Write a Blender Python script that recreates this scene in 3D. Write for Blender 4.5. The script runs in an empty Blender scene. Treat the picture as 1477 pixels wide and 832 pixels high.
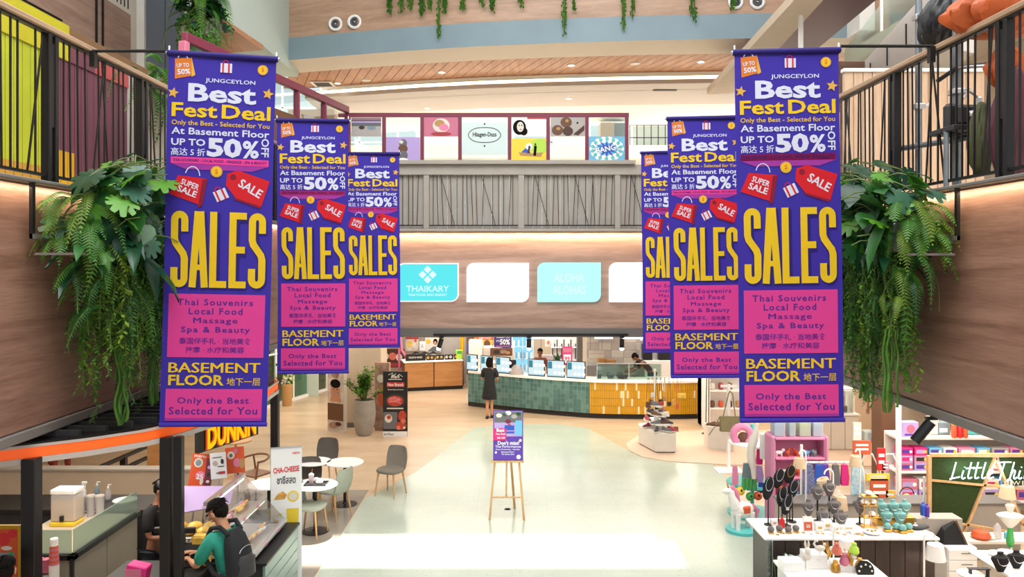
import bpy, math, random
from mathutils import Vector, Matrix
PI = math.pi
R = math.radians
random.seed(7)
SC = bpy.context.scene
COL = SC.collection
# ---------------------------------------------------------------- camera, light, exposure
FPX, CX, HY, CZ = 1100.0, 738.5, 378.0, 4.2
cam_d = bpy.data.cameras.new('camera')
cam = bpy.data.objects.new('camera', cam_d)
COL.objects.link(cam)
cam.location = (0, 0, CZ)
cam.rotation_euler = (R(90), 0, 0)
cam_d.sensor_fit = 'HORIZONTAL'
cam_d.sensor_width = 36
cam_d.lens = 36 * FPX / 1477
cam_d.shift_y = -(416 - HY) / 1477
cam_d.clip_end = 300
SC.camera = cam
w = bpy.data.worlds.new('sky'); SC.world = w; w.use_nodes = True
bgn = w.node_tree.nodes['Background']
bgn.inputs[0].default_value = (0.84, 0.92, 1.0, 1)
bgn.inputs[1].default_value = .8
SC.view_settings.view_transform = 'Standard'
SC.view_settings.look = 'None'
SC.view_settings.exposure = 0.42
SC.view_settings.gamma = 1
SC.view_settings.use_curve_mapping = False
def lamp(name, kind, loc, energy, color=(1, 1, 1), size=1, size_y=None, rot=(0, 0, 0), spread=None, angle=None):
    d = bpy.data.lights.new(name, kind)
    d.energy = energy; d.color = color
    if kind == 'AREA':
        d.shape = 'RECTANGLE' if size_y else 'SQUARE'
        d.size = size
        if size_y: d.size_y = size_y
        if spread: d.spread = R(spread)
    if kind == 'SPOT': d.spot_size = R(spread or 60); d.spot_blend = .6; d.shadow_soft_size = size
    if kind == 'POINT': d.shadow_soft_size = size
    if angle: d.angle = angle
    o = bpy.data.objects.new(name, d); COL.objects.link(o)
    o.location = loc; o.rotation_euler = rot
    return o
SUN_T = 0.36
sun = lamp('sun', 'SUN', (0, 16, 30), 16, (1, .97, .9), angle=R(1.2))
sun.rotation_euler = Vector((0.03, SUN_T, 1)).to_track_quat('Z', 'Y').to_euler()
lamp('daylight_fill', 'AREA', (0, 5.2, 13.6), 1900, (.95, .98, 1), 9, 12.5)  # added soft fill standing in for daylight, under the closed part of the roof
WARM = (1, .91, .79)
NEUT = (1, .95, .88)
lamp('ceiling_light_basement', 'AREA', (-5.8, 12.5, 2.62), 85, WARM, 2.0, 7)
lamp('ceiling_light_basement', 'AREA', (-5.6, 20.5, 2.62), 110, WARM, 3.5, 5)
lamp('ceiling_light_basement', 'AREA', (1.5, 19.0, 2.62), 210, WARM, 9, 3.2)
lamp('ceiling_light_basement', 'AREA', (1.5, 24.3, 2.62), 270, NEUT, 11, 3)
lamp('ceiling_light_shop', 'AREA', (6.3, 10.5, 2.62), 240, NEUT, 3.4, 7)
lamp('ceiling_light_shop', 'AREA', (7.5, 18.5, 2.62), 130, WARM, 4, 5)
lamp('ceiling_light_kiosk', 'AREA', (-4.6, 8.4, 2.5), 45, WARM, 1.4, 2)
lamp('ceiling_light_gallery', 'AREA', (0, 20, 8.2), 170, NEUT, 14, 4)
lamp('ceiling_light_gallery', 'AREA', (0, 29, 12.6), 500, NEUT, 22, 9)
lamp('ceiling_light_gallery', 'AREA', (-6.3, 8, 8.6), 70, WARM, 1.5, 10)
lamp('ceiling_light_gallery', 'AREA', (6.4, 9, 8.6), 110, NEUT, 2.2, 10)
# light strips tucked under the lip of the balconies, washing the timber below
lamp('light_strip', 'AREA', (-4.08, 8.6, 4.84), 48, (1, .76, .50), .04, 15.6, (0, R(30), 0))
lamp('light_strip', 'AREA', (4.08, 8.6, 4.84), 48, (1, .76, .50), .04, 15.6, (0, R(-30), 0))
lamp('light_strip', 'AREA', (0, 16.42, 4.80), 40, (1, .74, .46), 8.2, .04, (R(30), 0, 0))

# ---------------------------------------------------------------- helpers
def WX(px, d): return (px - CX) * d / FPX
def WZ(py, d): return CZ - (py - HY) * d / FPX
def FD(py, z=0): return (CZ - z) * FPX / (py - HY)
def hexc(h):
    h = h.lstrip('#'); o = []
    for i in (0, 2, 4):
        c = int(h[i:i+2], 16) / 255
        o.append(c / 12.92 if c <= .04045 else ((c + .055) / 1.055) ** 2.4)
    return tuple(o) + (1,)
M = {}
def _nt(name):
    m = bpy.data.materials.new(name); m.use_nodes = True
    return m, m.node_tree.nodes, m.node_tree.links
def mat(name, col, rough=.5, metal=0, var=0.0, vs=6.0, bump=0.0, bs=40.0, emis=0, ecol=None, trans=0, alpha=1, coat=0, stretch=None, col2=None, transl=0, spec=None):
    m, N, L = _nt(name)
    p = N['Principled BSDF']
    c = hexc(col)
    p.inputs['Base Color'].default_value = c
    p.inputs['Roughness'].default_value = rough
    p.inputs['Metallic'].default_value = metal
    if spec is not None: p.inputs['Specular IOR Level'].default_value = spec
    if coat: p.inputs['Coat Weight'].default_value = coat
    if trans: p.inputs['Transmission Weight'].default_value = trans
    if alpha < 1: p.inputs['Alpha'].default_value = alpha
    if emis:
        p.inputs['Emission Color'].default_value = hexc(ecol or col)
        p.inputs['Emission Strength'].default_value = emis
    tc = mp = None
    if var or bump or col2:
        tc = N.new('ShaderNodeTexCoord'); mp = N.new('ShaderNodeMapping')
        L.new(tc.outputs['Object'], mp.inputs[0])
        if stretch: mp.inputs['Scale'].default_value = stretch
    if var or col2:
        n = N.new('ShaderNodeTexNoise'); n.inputs['Scale'].default_value = vs; n.inputs['Detail'].default_value = 6
        L.new(mp.outputs[0], n.inputs[0])
        r = N.new('ShaderNodeMapRange'); r.inputs[1].default_value = .3; r.inputs[2].default_value = .7
        L.new(n.outputs[0], r.inputs[0])
        mx = N.new('ShaderNodeMix'); mx.data_type = 'RGBA'
        L.new(r.outputs[0], mx.inputs[0])
        if col2: a, b = c, hexc(col2)
        else: a = tuple(x * (1 - var) for x in c[:3]) + (1,); b = tuple(min(1, x * (1 + var)) for x in c[:3]) + (1,)
        mx.inputs[6].default_value = a; mx.inputs[7].default_value = b
        L.new(mx.outputs[2], p.inputs['Base Color'])
    if bump:
        n2 = N.new('ShaderNodeTexNoise'); n2.inputs['Scale'].default_value = bs; n2.inputs['Detail'].default_value = 4
        L.new(mp.outputs[0], n2.inputs[0])
        bp = N.new('ShaderNodeBump'); bp.inputs['Strength'].default_value = bump; bp.inputs['Distance'].default_value = .02
        L.new(n2.outputs[0], bp.inputs['Height']); L.new(bp.outputs[0], p.inputs['Normal'])
    if transl:
        t = N.new('ShaderNodeBsdfTranslucent'); t.inputs[0].default_value = c
        if var or col2: L.new(mx.outputs[2], t.inputs[0])
        ms = N.new('ShaderNodeMixShader'); ms.inputs[0].default_value = transl
        L.new(p.outputs[0], ms.inputs[1]); L.new(t.outputs[0], ms.inputs[2])
        L.new(ms.outputs[0], N['Material Output'].inputs[0])
    M[name] = m
    return m
def wood(name, c1, c2, stretch, rough=.45, scale=2.2, fine=.35):
    m, N, L = _nt(name); p = N['Principled BSDF']; p.inputs['Roughness'].default_value = rough
    tc = N.new('ShaderNodeTexCoord'); mp = N.new('ShaderNodeMapping'); L.new(tc.outputs['Object'], mp.inputs[0])
    mp.inputs['Scale'].default_value = stretch
    n = N.new('ShaderNodeTexNoise'); n.inputs['Scale'].default_value = scale; n.inputs['Detail'].default_value = 8; n.inputs['Roughness'].default_value = .62; n.inputs['Distortion'].default_value = .6
    L.new(mp.outputs[0], n.inputs[0])
    n3 = N.new('ShaderNodeTexNoise'); n3.inputs['Scale'].default_value = scale * 9; n3.inputs['Detail'].default_value = 4
    L.new(mp.outputs[0], n3.inputs[0])
    ad = N.new('ShaderNodeMath'); ad.operation = 'MULTIPLY_ADD'; ad.inputs[1].default_value = fine
    L.new(n3.outputs[0], ad.inputs[0]); L.new(n.outputs[0], ad.inputs[2])
    r = N.new('ShaderNodeMapRange'); r.inputs[1].default_value = .38 + fine * .35; r.inputs[2].default_value = .62 + fine * .62
    L.new(ad.outputs[0], r.inputs[0])
    mx = N.new('ShaderNodeMix'); mx.data_type = 'RGBA'; L.new(r.outputs[0], mx.inputs[0])
    mx.inputs[6].default_value = hexc(c1); mx.inputs[7].default_value = hexc(c2)
    L.new(mx.outputs[2], p.inputs['Base Color'])
    bp = N.new('ShaderNodeBump'); bp.inputs['Strength'].default_value = .12; bp.inputs['Distance'].default_value = .01
    L.new(n3.outputs[0], bp.inputs['Height']); L.new(bp.outputs[0], p.inputs['Normal'])
    M[name] = m; return m
def emit(name, col, s):
    m, N, L = _nt(name); N.remove(N['Principled BSDF'])
    e = N.new('ShaderNodeEmission'); e.inputs[0].default_value = hexc(col); e.inputs[1].default_value = s
    L.new(e.outputs[0], N['Material Output'].inputs[0]); M[name] = m; return m
def glass(name, col='#ffffff', mixv=.12, rough=.03):
    # thin clear pane: mostly see-through with a sharp reflection
    m, N, L = _nt(name); N.remove(N['Principled BSDF'])
    t = N.new('ShaderNodeBsdfTransparent'); t.inputs[0].default_value = hexc(col)
    g = N.new('ShaderNodeBsdfGlossy'); g.inputs['Roughness'].default_value = rough
    ms = N.new('ShaderNodeMixShader'); ms.inputs[0].default_value = mixv
    L.new(t.outputs[0], ms.inputs[1]); L.new(g.outputs[0], ms.inputs[2]); L.new(ms.outputs[0], N['Material Output'].inputs[0])
    M[name] = m; return m
def frosted(name, col, k=.5):
    m, N, L = _nt(name); N.remove(N['Principled BSDF'])
    t = N.new('ShaderNodeBsdfTransparent'); t.inputs[0].default_value = hexc(col)
    g = N.new('ShaderNodeBsdfDiffuse'); g.inputs[0].default_value = hexc(col)
    ms = N.new('ShaderNodeMixShader'); ms.inputs[0].default_value = k
    L.new(t.outputs[0], ms.inputs[1]); L.new(g.outputs[0], ms.inputs[2]); L.new(ms.outputs[0], N['Material Output'].inputs[0])
    M[name] = m; return m

_txt = {}
def glyphs(s, bold=0.0, shear=0.0, sp=1.0):
    k = (s, bold, shear, sp)
    if k in _txt: return _txt[k]
    c = bpy.data.curves.new('t', 'FONT'); c.body = s; c.resolution_u = 2; c.offset = bold; c.shear = shear; c.space_character = sp
    o = bpy.data.objects.new('t', c)
    me = o.to_mesh()
    vs = [tuple(v.co[:2]) for v in me.vertices]; fs = [tuple(p.vertices) for p in me.polygons]
    o.to_mesh_clear(); bpy.data.objects.remove(o); bpy.data.curves.remove(c)
    if not vs: vs, fs = [(0, 0), (1, 0), (1, 1)], []
    xs = [v[0] for v in vs]; ys = [v[1] for v in vs]
    _txt[k] = (vs, fs, min(xs), max(xs), min(ys), max(ys))
    return _txt[k]

class MB:
    def __init__(s, m=None):
        s.v = []; s.f = []; s.mi = []; s.ms = []; s.c = 0
        if m: s.mat(m)
    def mat(s, m):
        m = M[m] if isinstance(m, str) else m
        if m not in s.ms: s.ms.append(m)
        s.c = s.ms.index(m); return s
    def add(s, vs, fs, T=None):
        n = len(s.v)
        for v in vs: s.v.append(tuple(T @ Vector(v)) if T else tuple(v))
        for f in fs: s.f.append([n + i for i in f]); s.mi.append(s.c)
        return s
    def box(s, x0, x1, y0, y1, z0, z1, b=0, T=None):
        if x1 < x0: x0, x1 = x1, x0
        if y1 < y0: y0, y1 = y1, y0
        if z1 < z0: z0, z1 = z1, z0
        if b <= 0:
            vs = [(x0,y0,z0),(x1,y0,z0),(x1,y1,z0),(x0,y1,z0),(x0,y0,z1),(x1,y0,z1),(x1,y1,z1),(x0,y1,z1)]
            fs = [(0,3,2,1),(4,5,6,7),(0,1,5,4),(1,2,6,5),(2,3,7,6),(3,0,4,7)]
            return s.add(vs, fs, T)
        b = min(b, (x1-x0)*.49, (y1-y0)*.49, (z1-z0)*.49)
        vs = []; idx = {}
        X = (x0, x1); Y = (y0, y1); Z = (z0, z1)
        for i in (0, 1):
            for j in (0, 1):
                for k in (0, 1):
                    px, py, pz = X[i], Y[j], Z[k]
                    ix, iy, iz = px + (b if i == 0 else -b), py + (b if j == 0 else -b), pz + (b if k == 0 else -b)
                    idx[(i,j,k,0)] = len(vs); vs.append((px, iy, iz))
                    idx[(i,j,k,1)] = len(vs); vs.append((ix, py, iz))
                    idx[(i,j,k,2)] = len(vs); vs.append((ix, iy, pz))
        fs = []
        for i in (0, 1): fs.append([idx[(i,j,k,0)] for j, k in ((0,0),(1,0),(1,1),(0,1))][::(1 if i else -1)])
        for j in (0, 1): fs.append([idx[(i,j,k,1)] for i, k in ((0,0),(1,0),(1,1),(0,1))][::(-1 if j else 1)])
        for k in (0, 1): fs.append([idx[(i,j,k,2)] for i, j in ((0,0),(1,0),(1,1),(0,1))][::(1 if k else -1)])
        for i in (0, 1):
            for j in (0, 1):
                q = [idx[(i,j,0,0)], idx[(i,j,1,0)], idx[(i,j,1,1)], idx[(i,j,0,1)]]; fs.append(q if (i + j) % 2 else q[::-1])
            for k in (0, 1):
                q = [idx[(i,0,k,0)], idx[(i,1,k,0)], idx[(i,1,k,2)], idx[(i,0,k,2)]]; fs.append(q[::-1] if (i + k) % 2 else q)
        for j in (0, 1):
            for k in (0, 1):
                q = [idx[(0,j,k,1)], idx[(1,j,k,1)], idx[(1,j,k,2)], idx[(0,j,k,2)]]; fs.append(q if (j + k) % 2 else q[::-1])
        for i in (0, 1):
            for j in (0, 1):
                for k in (0, 1):
                    q = [idx[(i,j,k,0)], idx[(i,j,k,1)], idx[(i,j,k,2)]]; fs.append(q if (i + j + k) % 2 else q[::-1])
        return s.add(vs, fs, T)
    def bar(s, p, q, w, h=None, up=(0, 0, 1)):
        p = Vector(p); q = Vector(q); d = q - p; L = d.length; h = h or w
        z = d.normalized(); u = Vector(up)
        if abs(z.dot(u)) > .98: u = Vector((0, 1, 0))
        x = u.cross(z).normalized(); y = z.cross(x)
        T = Matrix((( x.x, y.x, z.x, p.x), (x.y, y.y, z.y, p.y), (x.z, y.z, z.z, p.z), (0, 0, 0, 1)))
        return s.box(-w/2, w/2, -h/2, h/2, 0, L, 0, T)
    def tube(s, pts, r, n=8, cap=True):
        pts = [Vector(p) for p in pts]; rs = r if isinstance(r, (list, tuple)) else [r] * len(pts)
        vs = []; fs = []; prev = None
        for i, p in enumerate(pts):
            t = (pts[min(i+1, len(pts)-1)] - pts[max(i-1, 0)])
            t = t.normalized() if t.length > 1e-9 else Vector((0, 0, 1))
            if prev is None:
                a = Vector((0, 0, 1)) if abs(t.z) < .9 else Vector((1, 0, 0))
                x = a.cross(t).normalized()
            else:
                x = (prev - t * prev.dot(t)); x = x.normalized() if x.length > 1e-6 else Vector((1, 0, 0))
            prev = x; y = t.cross(x)
            for k in range(n):
                a = 2 * PI * k / n
                vs.append(tuple(p + (x * math.cos(a) + y * math.sin(a)) * rs[i]))
        for i in range(len(pts) - 1):
            for k in range(n):
                k2 = (k + 1) % n
                fs.append((i*n+k, i*n+k2, (i+1)*n+k2, (i+1)*n+k))
        if cap: fs.append(list(range(n))[::-1]); fs.append([(len(pts)-1)*n + k for k in range(n)])
        return s.add(vs, fs)
    def lathe(s, prof, c=(0, 0, 0), n=20, sx=1, sy=1, T=None, cap=True):
        vs = []; fs = []
        for r, z in prof:
            for k in range(n):
                a = 2 * PI * k / n; vs.append((c[0] + r * sx * math.cos(a), c[1] + r * sy * math.sin(a), c[2] + z))
        for i in range(len(prof) - 1):
            for k in range(n):
                k2 = (k + 1) % n; fs.append((i*n+k, i*n+k2, (i+1)*n+k2, (i+1)*n+k))
        if cap:
            if prof[0][0] > 1e-4: fs.append(list(range(n))[::-1])
            if prof[-1][0] > 1e-4: fs.append([(len(prof)-1)*n + k for k in range(n)])
        return s.add(vs, fs, T)
    def ball(s, c, r, n=12, m=8, T=None, cut=-1.0):
        rx, ry, rz = r if isinstance(r, (list, tuple)) else (r, r, r)
        prof = []
        for i in range(m + 1):
            a = -PI / 2 + PI * i / m
            if math.sin(a) < cut - 1e-6: continue
            prof.append((max(math.cos(a), 1e-3), math.sin(a)))
        vs = []; fs = []
        for pr, pz in prof:
            for k in range(n):
                a = 2 * PI * k / n; vs.append((c[0] + rx * pr * math.cos(a), c[1] + ry * pr * math.sin(a), c[2] + rz * pz))
        for i in range(len(prof) - 1):
            for k in range(n):
                k2 = (k + 1) % n; fs.append((i*n+k, i*n+k2, (i+1)*n+k2, (i+1)*n+k))
        fs.append(list(range(n))[::-1]); fs.append([(len(prof)-1)*n + k for k in range(n)])
        return s.add(vs, fs, T)
    def prism(s, poly, z0, z1, T=None):
        n = len(poly); vs = [(x, y, z0) for x, y in poly] + [(x, y, z1) for x, y in poly]
        ar = sum(poly[i][0]*poly[(i+1)%n][1] - poly[(i+1)%n][0]*poly[i][1] for i in range(n))
        fl = 1 if ar > 0 else -1
        fs = [list(range(n))[::-fl], [n + i for i in range(n)][::fl]]
        for i in range(n):
            j = (i + 1) % n; q = [i, j, n + j, n + i]; fs.append(q[::fl])
        return s.add(vs, fs, T)
    def poly(s, pts): return s.add(pts, [list(range(len(pts)))])
    def text(s, t, x0, x1, z0, z1, y, bold=0, shear=0, sp=1.0, T=None, rot=0, capfit=False):
        # flat lettering in the XZ plane facing -Y, fitted to a box; rot turns it about its centre
        vs, fs, a, b, c, d = glyphs(t, bold, shear, sp)
        cx, cz = (x0 + x1) / 2, (z0 + z1) / 2; kx = (x1 - x0) / (b - a); kz = (z1 - z0) / (d - c)
        ca, sa = math.cos(rot), math.sin(rot); out = []
        for px, pz in vs:
            u = (px - (a + b) / 2) * kx; v = (pz - (c + d) / 2) * kz
            out.append((cx + u * ca - v * sa, y, cz + u * sa + v * ca))
        return s.add(out, fs, T)
    def disc(s, cx, cz, r, y, n=20, rz=None, T=None):
        rz = rz or r
        return s.add([(cx + r*math.cos(2*PI*k/n), y, cz + rz*math.sin(2*PI*k/n)) for k in range(n)], [list(range(n))], T)
    def rect(s, x0, x1, z0, z1, y, T=None):
        return s.add([(x0, y, z0), (x1, y, z0), (x1, y, z1), (x0, y, z1)], [(0, 1, 2, 3)], T)
    def xz(s, pts, y, T=None):
        return s.add([(p[0], y, p[1]) for p in pts], [list(range(len(pts)))], T)
    def ribbon(s, pts, wd, y, closed=False, T=None):
        n = len(pts); P = [Vector((p[0], p[1])) for p in pts]; vs = []; fs = []
        for i in range(n):
            a = P[i-1] if (i > 0 or closed) else P[i]; b = P[(i+1) % n] if (i < n-1 or closed) else P[i]
            t = (b - a).normalized(); nn = Vector((-t.y, t.x))
            k = 1.0
            if a != P[i] and b != P[i]:
                t1 = (P[i] - a).normalized(); k = 1 / max(.5, abs(t.dot(t1)))
            for sg in (1, -1):
                q = P[i] + nn * (wd / 2 * k * sg); vs.append((q.x, y, q.y))
        for i in range(n if closed else n - 1):
            j = (i + 1) % n; fs.append((2*i, 2*i+1, 2*j+1, 2*j))
        return s.add(vs, fs, T)
    def mesh(s, name, sharp=35, smooth=True):
        me = bpy.data.meshes.new(name); me.from_pydata(s.v, [], s.f)
        for m in s.ms: me.materials.append(m)
        me.polygons.foreach_set('material_index', s.mi)
        if smooth:
            me.polygons.foreach_set('use_smooth', [True] * len(s.f))
            me.set_sharp_from_angle(angle=R(sharp))
        me.update()
        return me
    def obj(s, name, parent=None, loc=None, wp=False, label=None, sharp=35, smooth=True, stuff=False, rot=None):
        o = bpy.data.objects.new(name, s.mesh(name, sharp, smooth)); COL.objects.link(o)
        if parent:
            o.parent = parent
            if wp: o.matrix_parent_inverse = Matrix.Translation(-Vector(parent.location))
        if loc: o.location = loc
        if rot: o.rotation_euler = rot
        if label: o['label'] = label
        if stuff: o['kind'] = 'stuff'
        return o
def tag(o, label, cat, group=None, kind=None):
    o['label'] = label
    if cat: o['category'] = cat
    if group: o['group'] = group
    if kind: o['kind'] = kind
    return o
def thing(name, label, cat, loc=(0, 0, 0), rz=0, group=None):
    o = bpy.data.objects.new(name, None); COL.objects.link(o); o.empty_display_size = .1
    o.location = loc; o.rotation_euler = (0, 0, rz)
    return tag(o, label, cat, group)
def struct(name, mb, label=None, **k):
    o = mb.obj(name, **k); o['kind'] = 'structure'
    if label: o['label'] = label
    return o
KIDS = {}
def kids(o):
    return [c for c in o.children]
def dup(root, loc, rz=None, label=None, group=None, scale=None):
    r = root.copy(); COL.objects.link(r); r.location = loc
    if rz is not None: r.rotation_euler = (0, 0, rz)
    if label: r['label'] = label
    if group: r['group'] = group
    if scale: r.scale = (scale,) * 3
    for ch in list(root.children):
        c = ch.copy(); COL.objects.link(c); c.parent = r
        for g in list(ch.children):
            d = g.copy(); COL.objects.link(d); d.parent = c
    return r
def inst(me, name, parent, loc, rot=(0, 0, 0), sc=1):
    o = bpy.data.objects.new(name, me); COL.objects.link(o); o.parent = parent
    o.location = loc; o.rotation_euler = rot; o.scale = (sc, sc, sc) if not isinstance(sc, tuple) else sc
    return o
# ---------------------------------------------------------------- materials
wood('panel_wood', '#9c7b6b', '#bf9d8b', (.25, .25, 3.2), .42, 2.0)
wood('panel_wood_shaded', '#745244', '#947060', (.25, .25, 3.2), .42, 2.0)  # panel_wood timber with the side walls' shade put into its colour
wood('panel_wood_light', '#a07e66', '#bd9a80', (.3, .3, 3.0), .45, 2.0)
wood('soffit_wood', '#a8714f', '#c48e68', (3.0, .3, 3.0), .5, 2.2)
wood('handrail_wood', '#8f7259', '#b19377', (8, .3, 8), .4, 3)
wood('oak', '#b98d5c', '#d6ac7a', (6, 6, .8), .45, 3)
wood('walnut_dark', '#2b2220', '#3a2d29', (6, 6, .8), .45, 3)
wood('walnut', '#6d4630', '#8a5c3f', (6, 6, .8), .45, 3)
wood('counter_wood', '#a8713f', '#c08a54', (.5, .5, 4), .4, 2)
wood('floor_wood', '#c0a588', '#d4bda0', (.5, 2.2, 1), .28, 1.1)
wood('plank_pale', '#c3a184', '#d9bca0', (5, 5, .4), .5, 3)
mat('terrazzo', '#b6c1b2', .2, var=.06, vs=1.2, bump=0)
mat('floor_grey', '#8d857a', .35, var=.1, vs=3)
mat('floor_pink', '#d8bda6', .5, var=.04, vs=3)
mat('white_paint', '#e6e2da', .6, var=.02, vs=2)
mat('cream_paint', '#dccfbd', .65, var=.02, vs=2)
mat('grey_trim', '#6f6a66', .5)
mat('grey_column', '#656c76', .5, var=.07, vs=1.5, stretch=(1, 1, .4))
mat('mint_wall', '#b9c6bd', .6)
mat('blue_grey', '#7f929a', .55, var=.08, vs=.9)
mat('beige_wall', '#c9b7a1', .6, var=.03)
mat('stone_rail', '#aaa197', .6, var=.05, vs=3)
mat('black_metal', '#1c1a1b', .4, .3)
mat('black', '#121213', .5)
mat('black_plastic', '#151517', .35)
mat('charcoal', '#2d2b2c', .6, var=.1, vs=20)
mat('chrome', '#b9bcc0', .25, .9)
mat('galvanised', '#8b9298', .4, .7, var=.1, vs=8)
mat('magenta', '#7a2740', .45)
mat('magenta_dark', '#55102b', .5)
mat('magenta_pale', '#c9708a', .5)
mat('orange', '#f2621c', .4, emis=.25, ecol='#ff5a10')
mat('pale_rim', '#b9aea6', .4)
mat('mural_yellow', '#b3a91a', .55, var=.06, vs=3)
mat('mural_lime', '#a9ae24', .55, var=.06, vs=3)
mat('mural_ochre', '#b3852f', .55, var=.08, vs=3)
mat('mural_plum', '#6b3a48', .55, var=.08, vs=3)
mat('mural_green', '#2f5a45', .55, var=.08, vs=3)
mat('mural_gold', '#c9970f', .5)
mat('mural_brown', '#7a5a3a', .55)
mat('mural_red', '#b34a4a', .55)
mat('corrugated', '#b0a8a2', .55, var=.03)
mat('white', '#f1efec', .45)
mat('cabinet', '#97907f', .35, var=.04, vs=2)
mat('mint_board', '#7a8f87', .4, var=.03)
mat('white_gloss', '#f4f3f0', .2)
mat('offwhite', '#ddd6ca', .5, var=.03)
mat('teal_tile', '#456f6c', .2, var=.22, vs=2.2)
mat('teal_tile_b', '#5c857f', .2, var=.15, vs=2.2)
mat('grout', '#a9bcb0', .7)
mat('yellow_tile', '#c9951c', .22, var=.1, vs=3)
mat('yellow_grout', '#a98326', .7)
mat('cream_tile', '#ecd9ac', .25)
mat('kitchen_tile', '#c9bdb6', .35, var=.04, vs=6)
mat('chair_grey', '#7b7367', .75, bump=.15, bs=120, var=.06, vs=30)
mat('chair_green', '#a3a898', .75, bump=.15, bs=120, var=.05, vs=30)
mat('chair_dark', '#57504a', .75, bump=.15, bs=120)
mat('pot', '#9a9288', .7, var=.12, vs=5, bump=.2, bs=20)
mat('soil', '#3b2d22', .9, bump=.5, bs=30)
mat('leaf', '#296127', .42, var=.3, vs=4, transl=.3)
mat('leaf_dark', '#1a452a', .32, var=.3, vs=4, transl=.25)
mat('leaf_bright', '#5d9a2c', .42, var=.25, vs=4, transl=.35)
mat('leaf_blue', '#3a6650', .34, var=.25, vs=5, transl=.25)
mat('fern', '#447d26', .5, var=.3, vs=5, transl=.35)
mat('fern_yellow', '#789a30', .5, var=.25, vs=5, transl=.35)
mat('vine', '#56862f', .5, var=.25, vs=6, transl=.3)
mat('stem', '#5a6a2e', .6)
mat('skin', '#c58c6a', .5, var=.04)
mat('skin_dark', '#8f5f44', .5, var=.04)
mat('hair', '#120c0a', .8, bump=.4, bs=90, spec=.15)
mat('ceiling_white', '#cdc5c0', .7)
mat('cloth_black', '#17171a', .85, bump=.2, bs=30)
mat('cloth_green', '#1f8a74', .8, bump=.25, bs=18, var=.1, vs=6)
mat('cloth_jeans', '#2c3340', .85, bump=.2, bs=60)
mat('cloth_red', '#8b3a30', .85)
mat('cloth_grey', '#6d6c6e', .85)
mat('lips', '#9a4a3e', .5)
mat('eye_white', '#e8e4df', .3)
mat('eye_dark', '#1a1210', .2)
mat('silver', '#c9c9cc', .3, .8)
mat('gold', '#c99a45', .3, .8)
mat('brass', '#d2aa63', .35, .6)
mat('teal_bust', '#6fa7a4', .6, var=.06, vs=8)
mat('grey_bust', '#6a6462', .7, var=.05)
mat('shade_cream', '#ead3b4', .6, transl=.4)
mat('pink', '#e58bb0', .5)
mat('pink_shelf', '#cf86a8', .5)
mat('hot_pink', '#d5277c', .5)
mat('red', '#d8282c', .45)
mat('yellow', '#f0cf3a', .5)
mat('sky', '#6fb8dd', .5)
mat('blue', '#2d57b8', .5)
mat('lilac', '#b79fd6', .5)
mat('purple', '#5a3aa2', .5)
mat('green', '#3fa24c', .5)
mat('lime', '#b2d94a', .5)
mat('turq', '#58c3c0', .4)
mat('terracotta', '#cf5b35', .5)
mat('brown', '#6a4630', .6)
mat('khaki', '#7e7350', .7, var=.1, vs=8)
mat('tan', '#b98c55', .6)
mat('crimson', '#a8343c', .55)
mat('grass_mat', '#2b3d0a', .95, var=.35, vs=60, bump=.8, bs=160)
mat('tarp_black', '#141416', .55, bump=.6, bs=5)
mat('tarp_orange', '#ad4d16', .55, bump=.5, bs=5, var=.15, vs=3)
mat('tarp_maroon', '#572430', .6, bump=.5, bs=5)
mat('tarp_olive', '#4a4c2a', .7, bump=.5, bs=5)
mat('pastry', '#d9a04a', .5, var=.25, vs=25)
mat('icing_pink', '#e27fa0', .35)
mat('choc', '#4a2718', .35)
mat('wrap_yellow', '#e8b94a', .35, var=.3, vs=9)
mat('purple_board', '#3d2a78', .5)
mat('meat', '#b5402c', .5, var=.35, vs=14)
mat('meat_b', '#d8705a', .5, var=.3, vs=14)
mat('poster_sepia', '#a58474', .6, var=.5, vs=5)
mat('poster_pale', '#cdbfb4', .6, var=.25, vs=6)
emit('led_warm', '#ffe2bd', 3.6)
emit('lamp_white', '#fff6e6', 14)
emit('lamp_soft', '#ffeed2', 3.2)
emit('panel_lit', '#ffffff', 2.0)
emit('screen_white', '#fdf9fc', 1.15)
emit('screen_cyan', '#5ee0e6', .85)
emit('screen_pale', '#b4f2f4', .9)
emit('screen_text', '#c9f6f7', 1.0)
emit('screen_faint', '#c6f7f9', .97)
emit('screen_menu', '#dcf2f6', .75)
emit('screen_teal', '#4f9db0', .6)
emit('fridge_blue', '#8fd2ee', .9)
emit('neon', '#d8f6ff', 2.2)
emit('sign_yellow', '#ffb41a', 1.0)
emit('menu_warm', '#f3c9a4', .6)
glass('clear_glass', '#f4faf8', .10)
glass('green_glass', '#d2e6dc', .10)
glass('case_glass', '#f2f2f0', .16, .08)
frosted('frost_glass', '#c8d6cc', .35)
frosted('plastic_clear', '#e6e4e6', .45)
frosted('magenta_film', '#c58ea4', .45)
def clothmat(name, col, wr=.25):
    m = mat(name, col, .62, bump=wr, bs=2.6, transl=.22, spec=.3); return m
clothmat('b_purple', '#4030a8')
clothmat('b_deep', '#2c1f74')
clothmat('b_pink', '#ea459c')
clothmat('b_pinkdk', '#a93aa4')
clothmat('b_ink', '#5c2a94')
clothmat('b_yellow', '#f5cc22')
clothmat('b_white', '#e4e6f6')
clothmat('b_red', '#dd1f2b')
clothmat('b_reddk', '#8f1733')
clothmat('b_orange', '#e38232')
clothmat('b_gold', '#eab54a')
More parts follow.
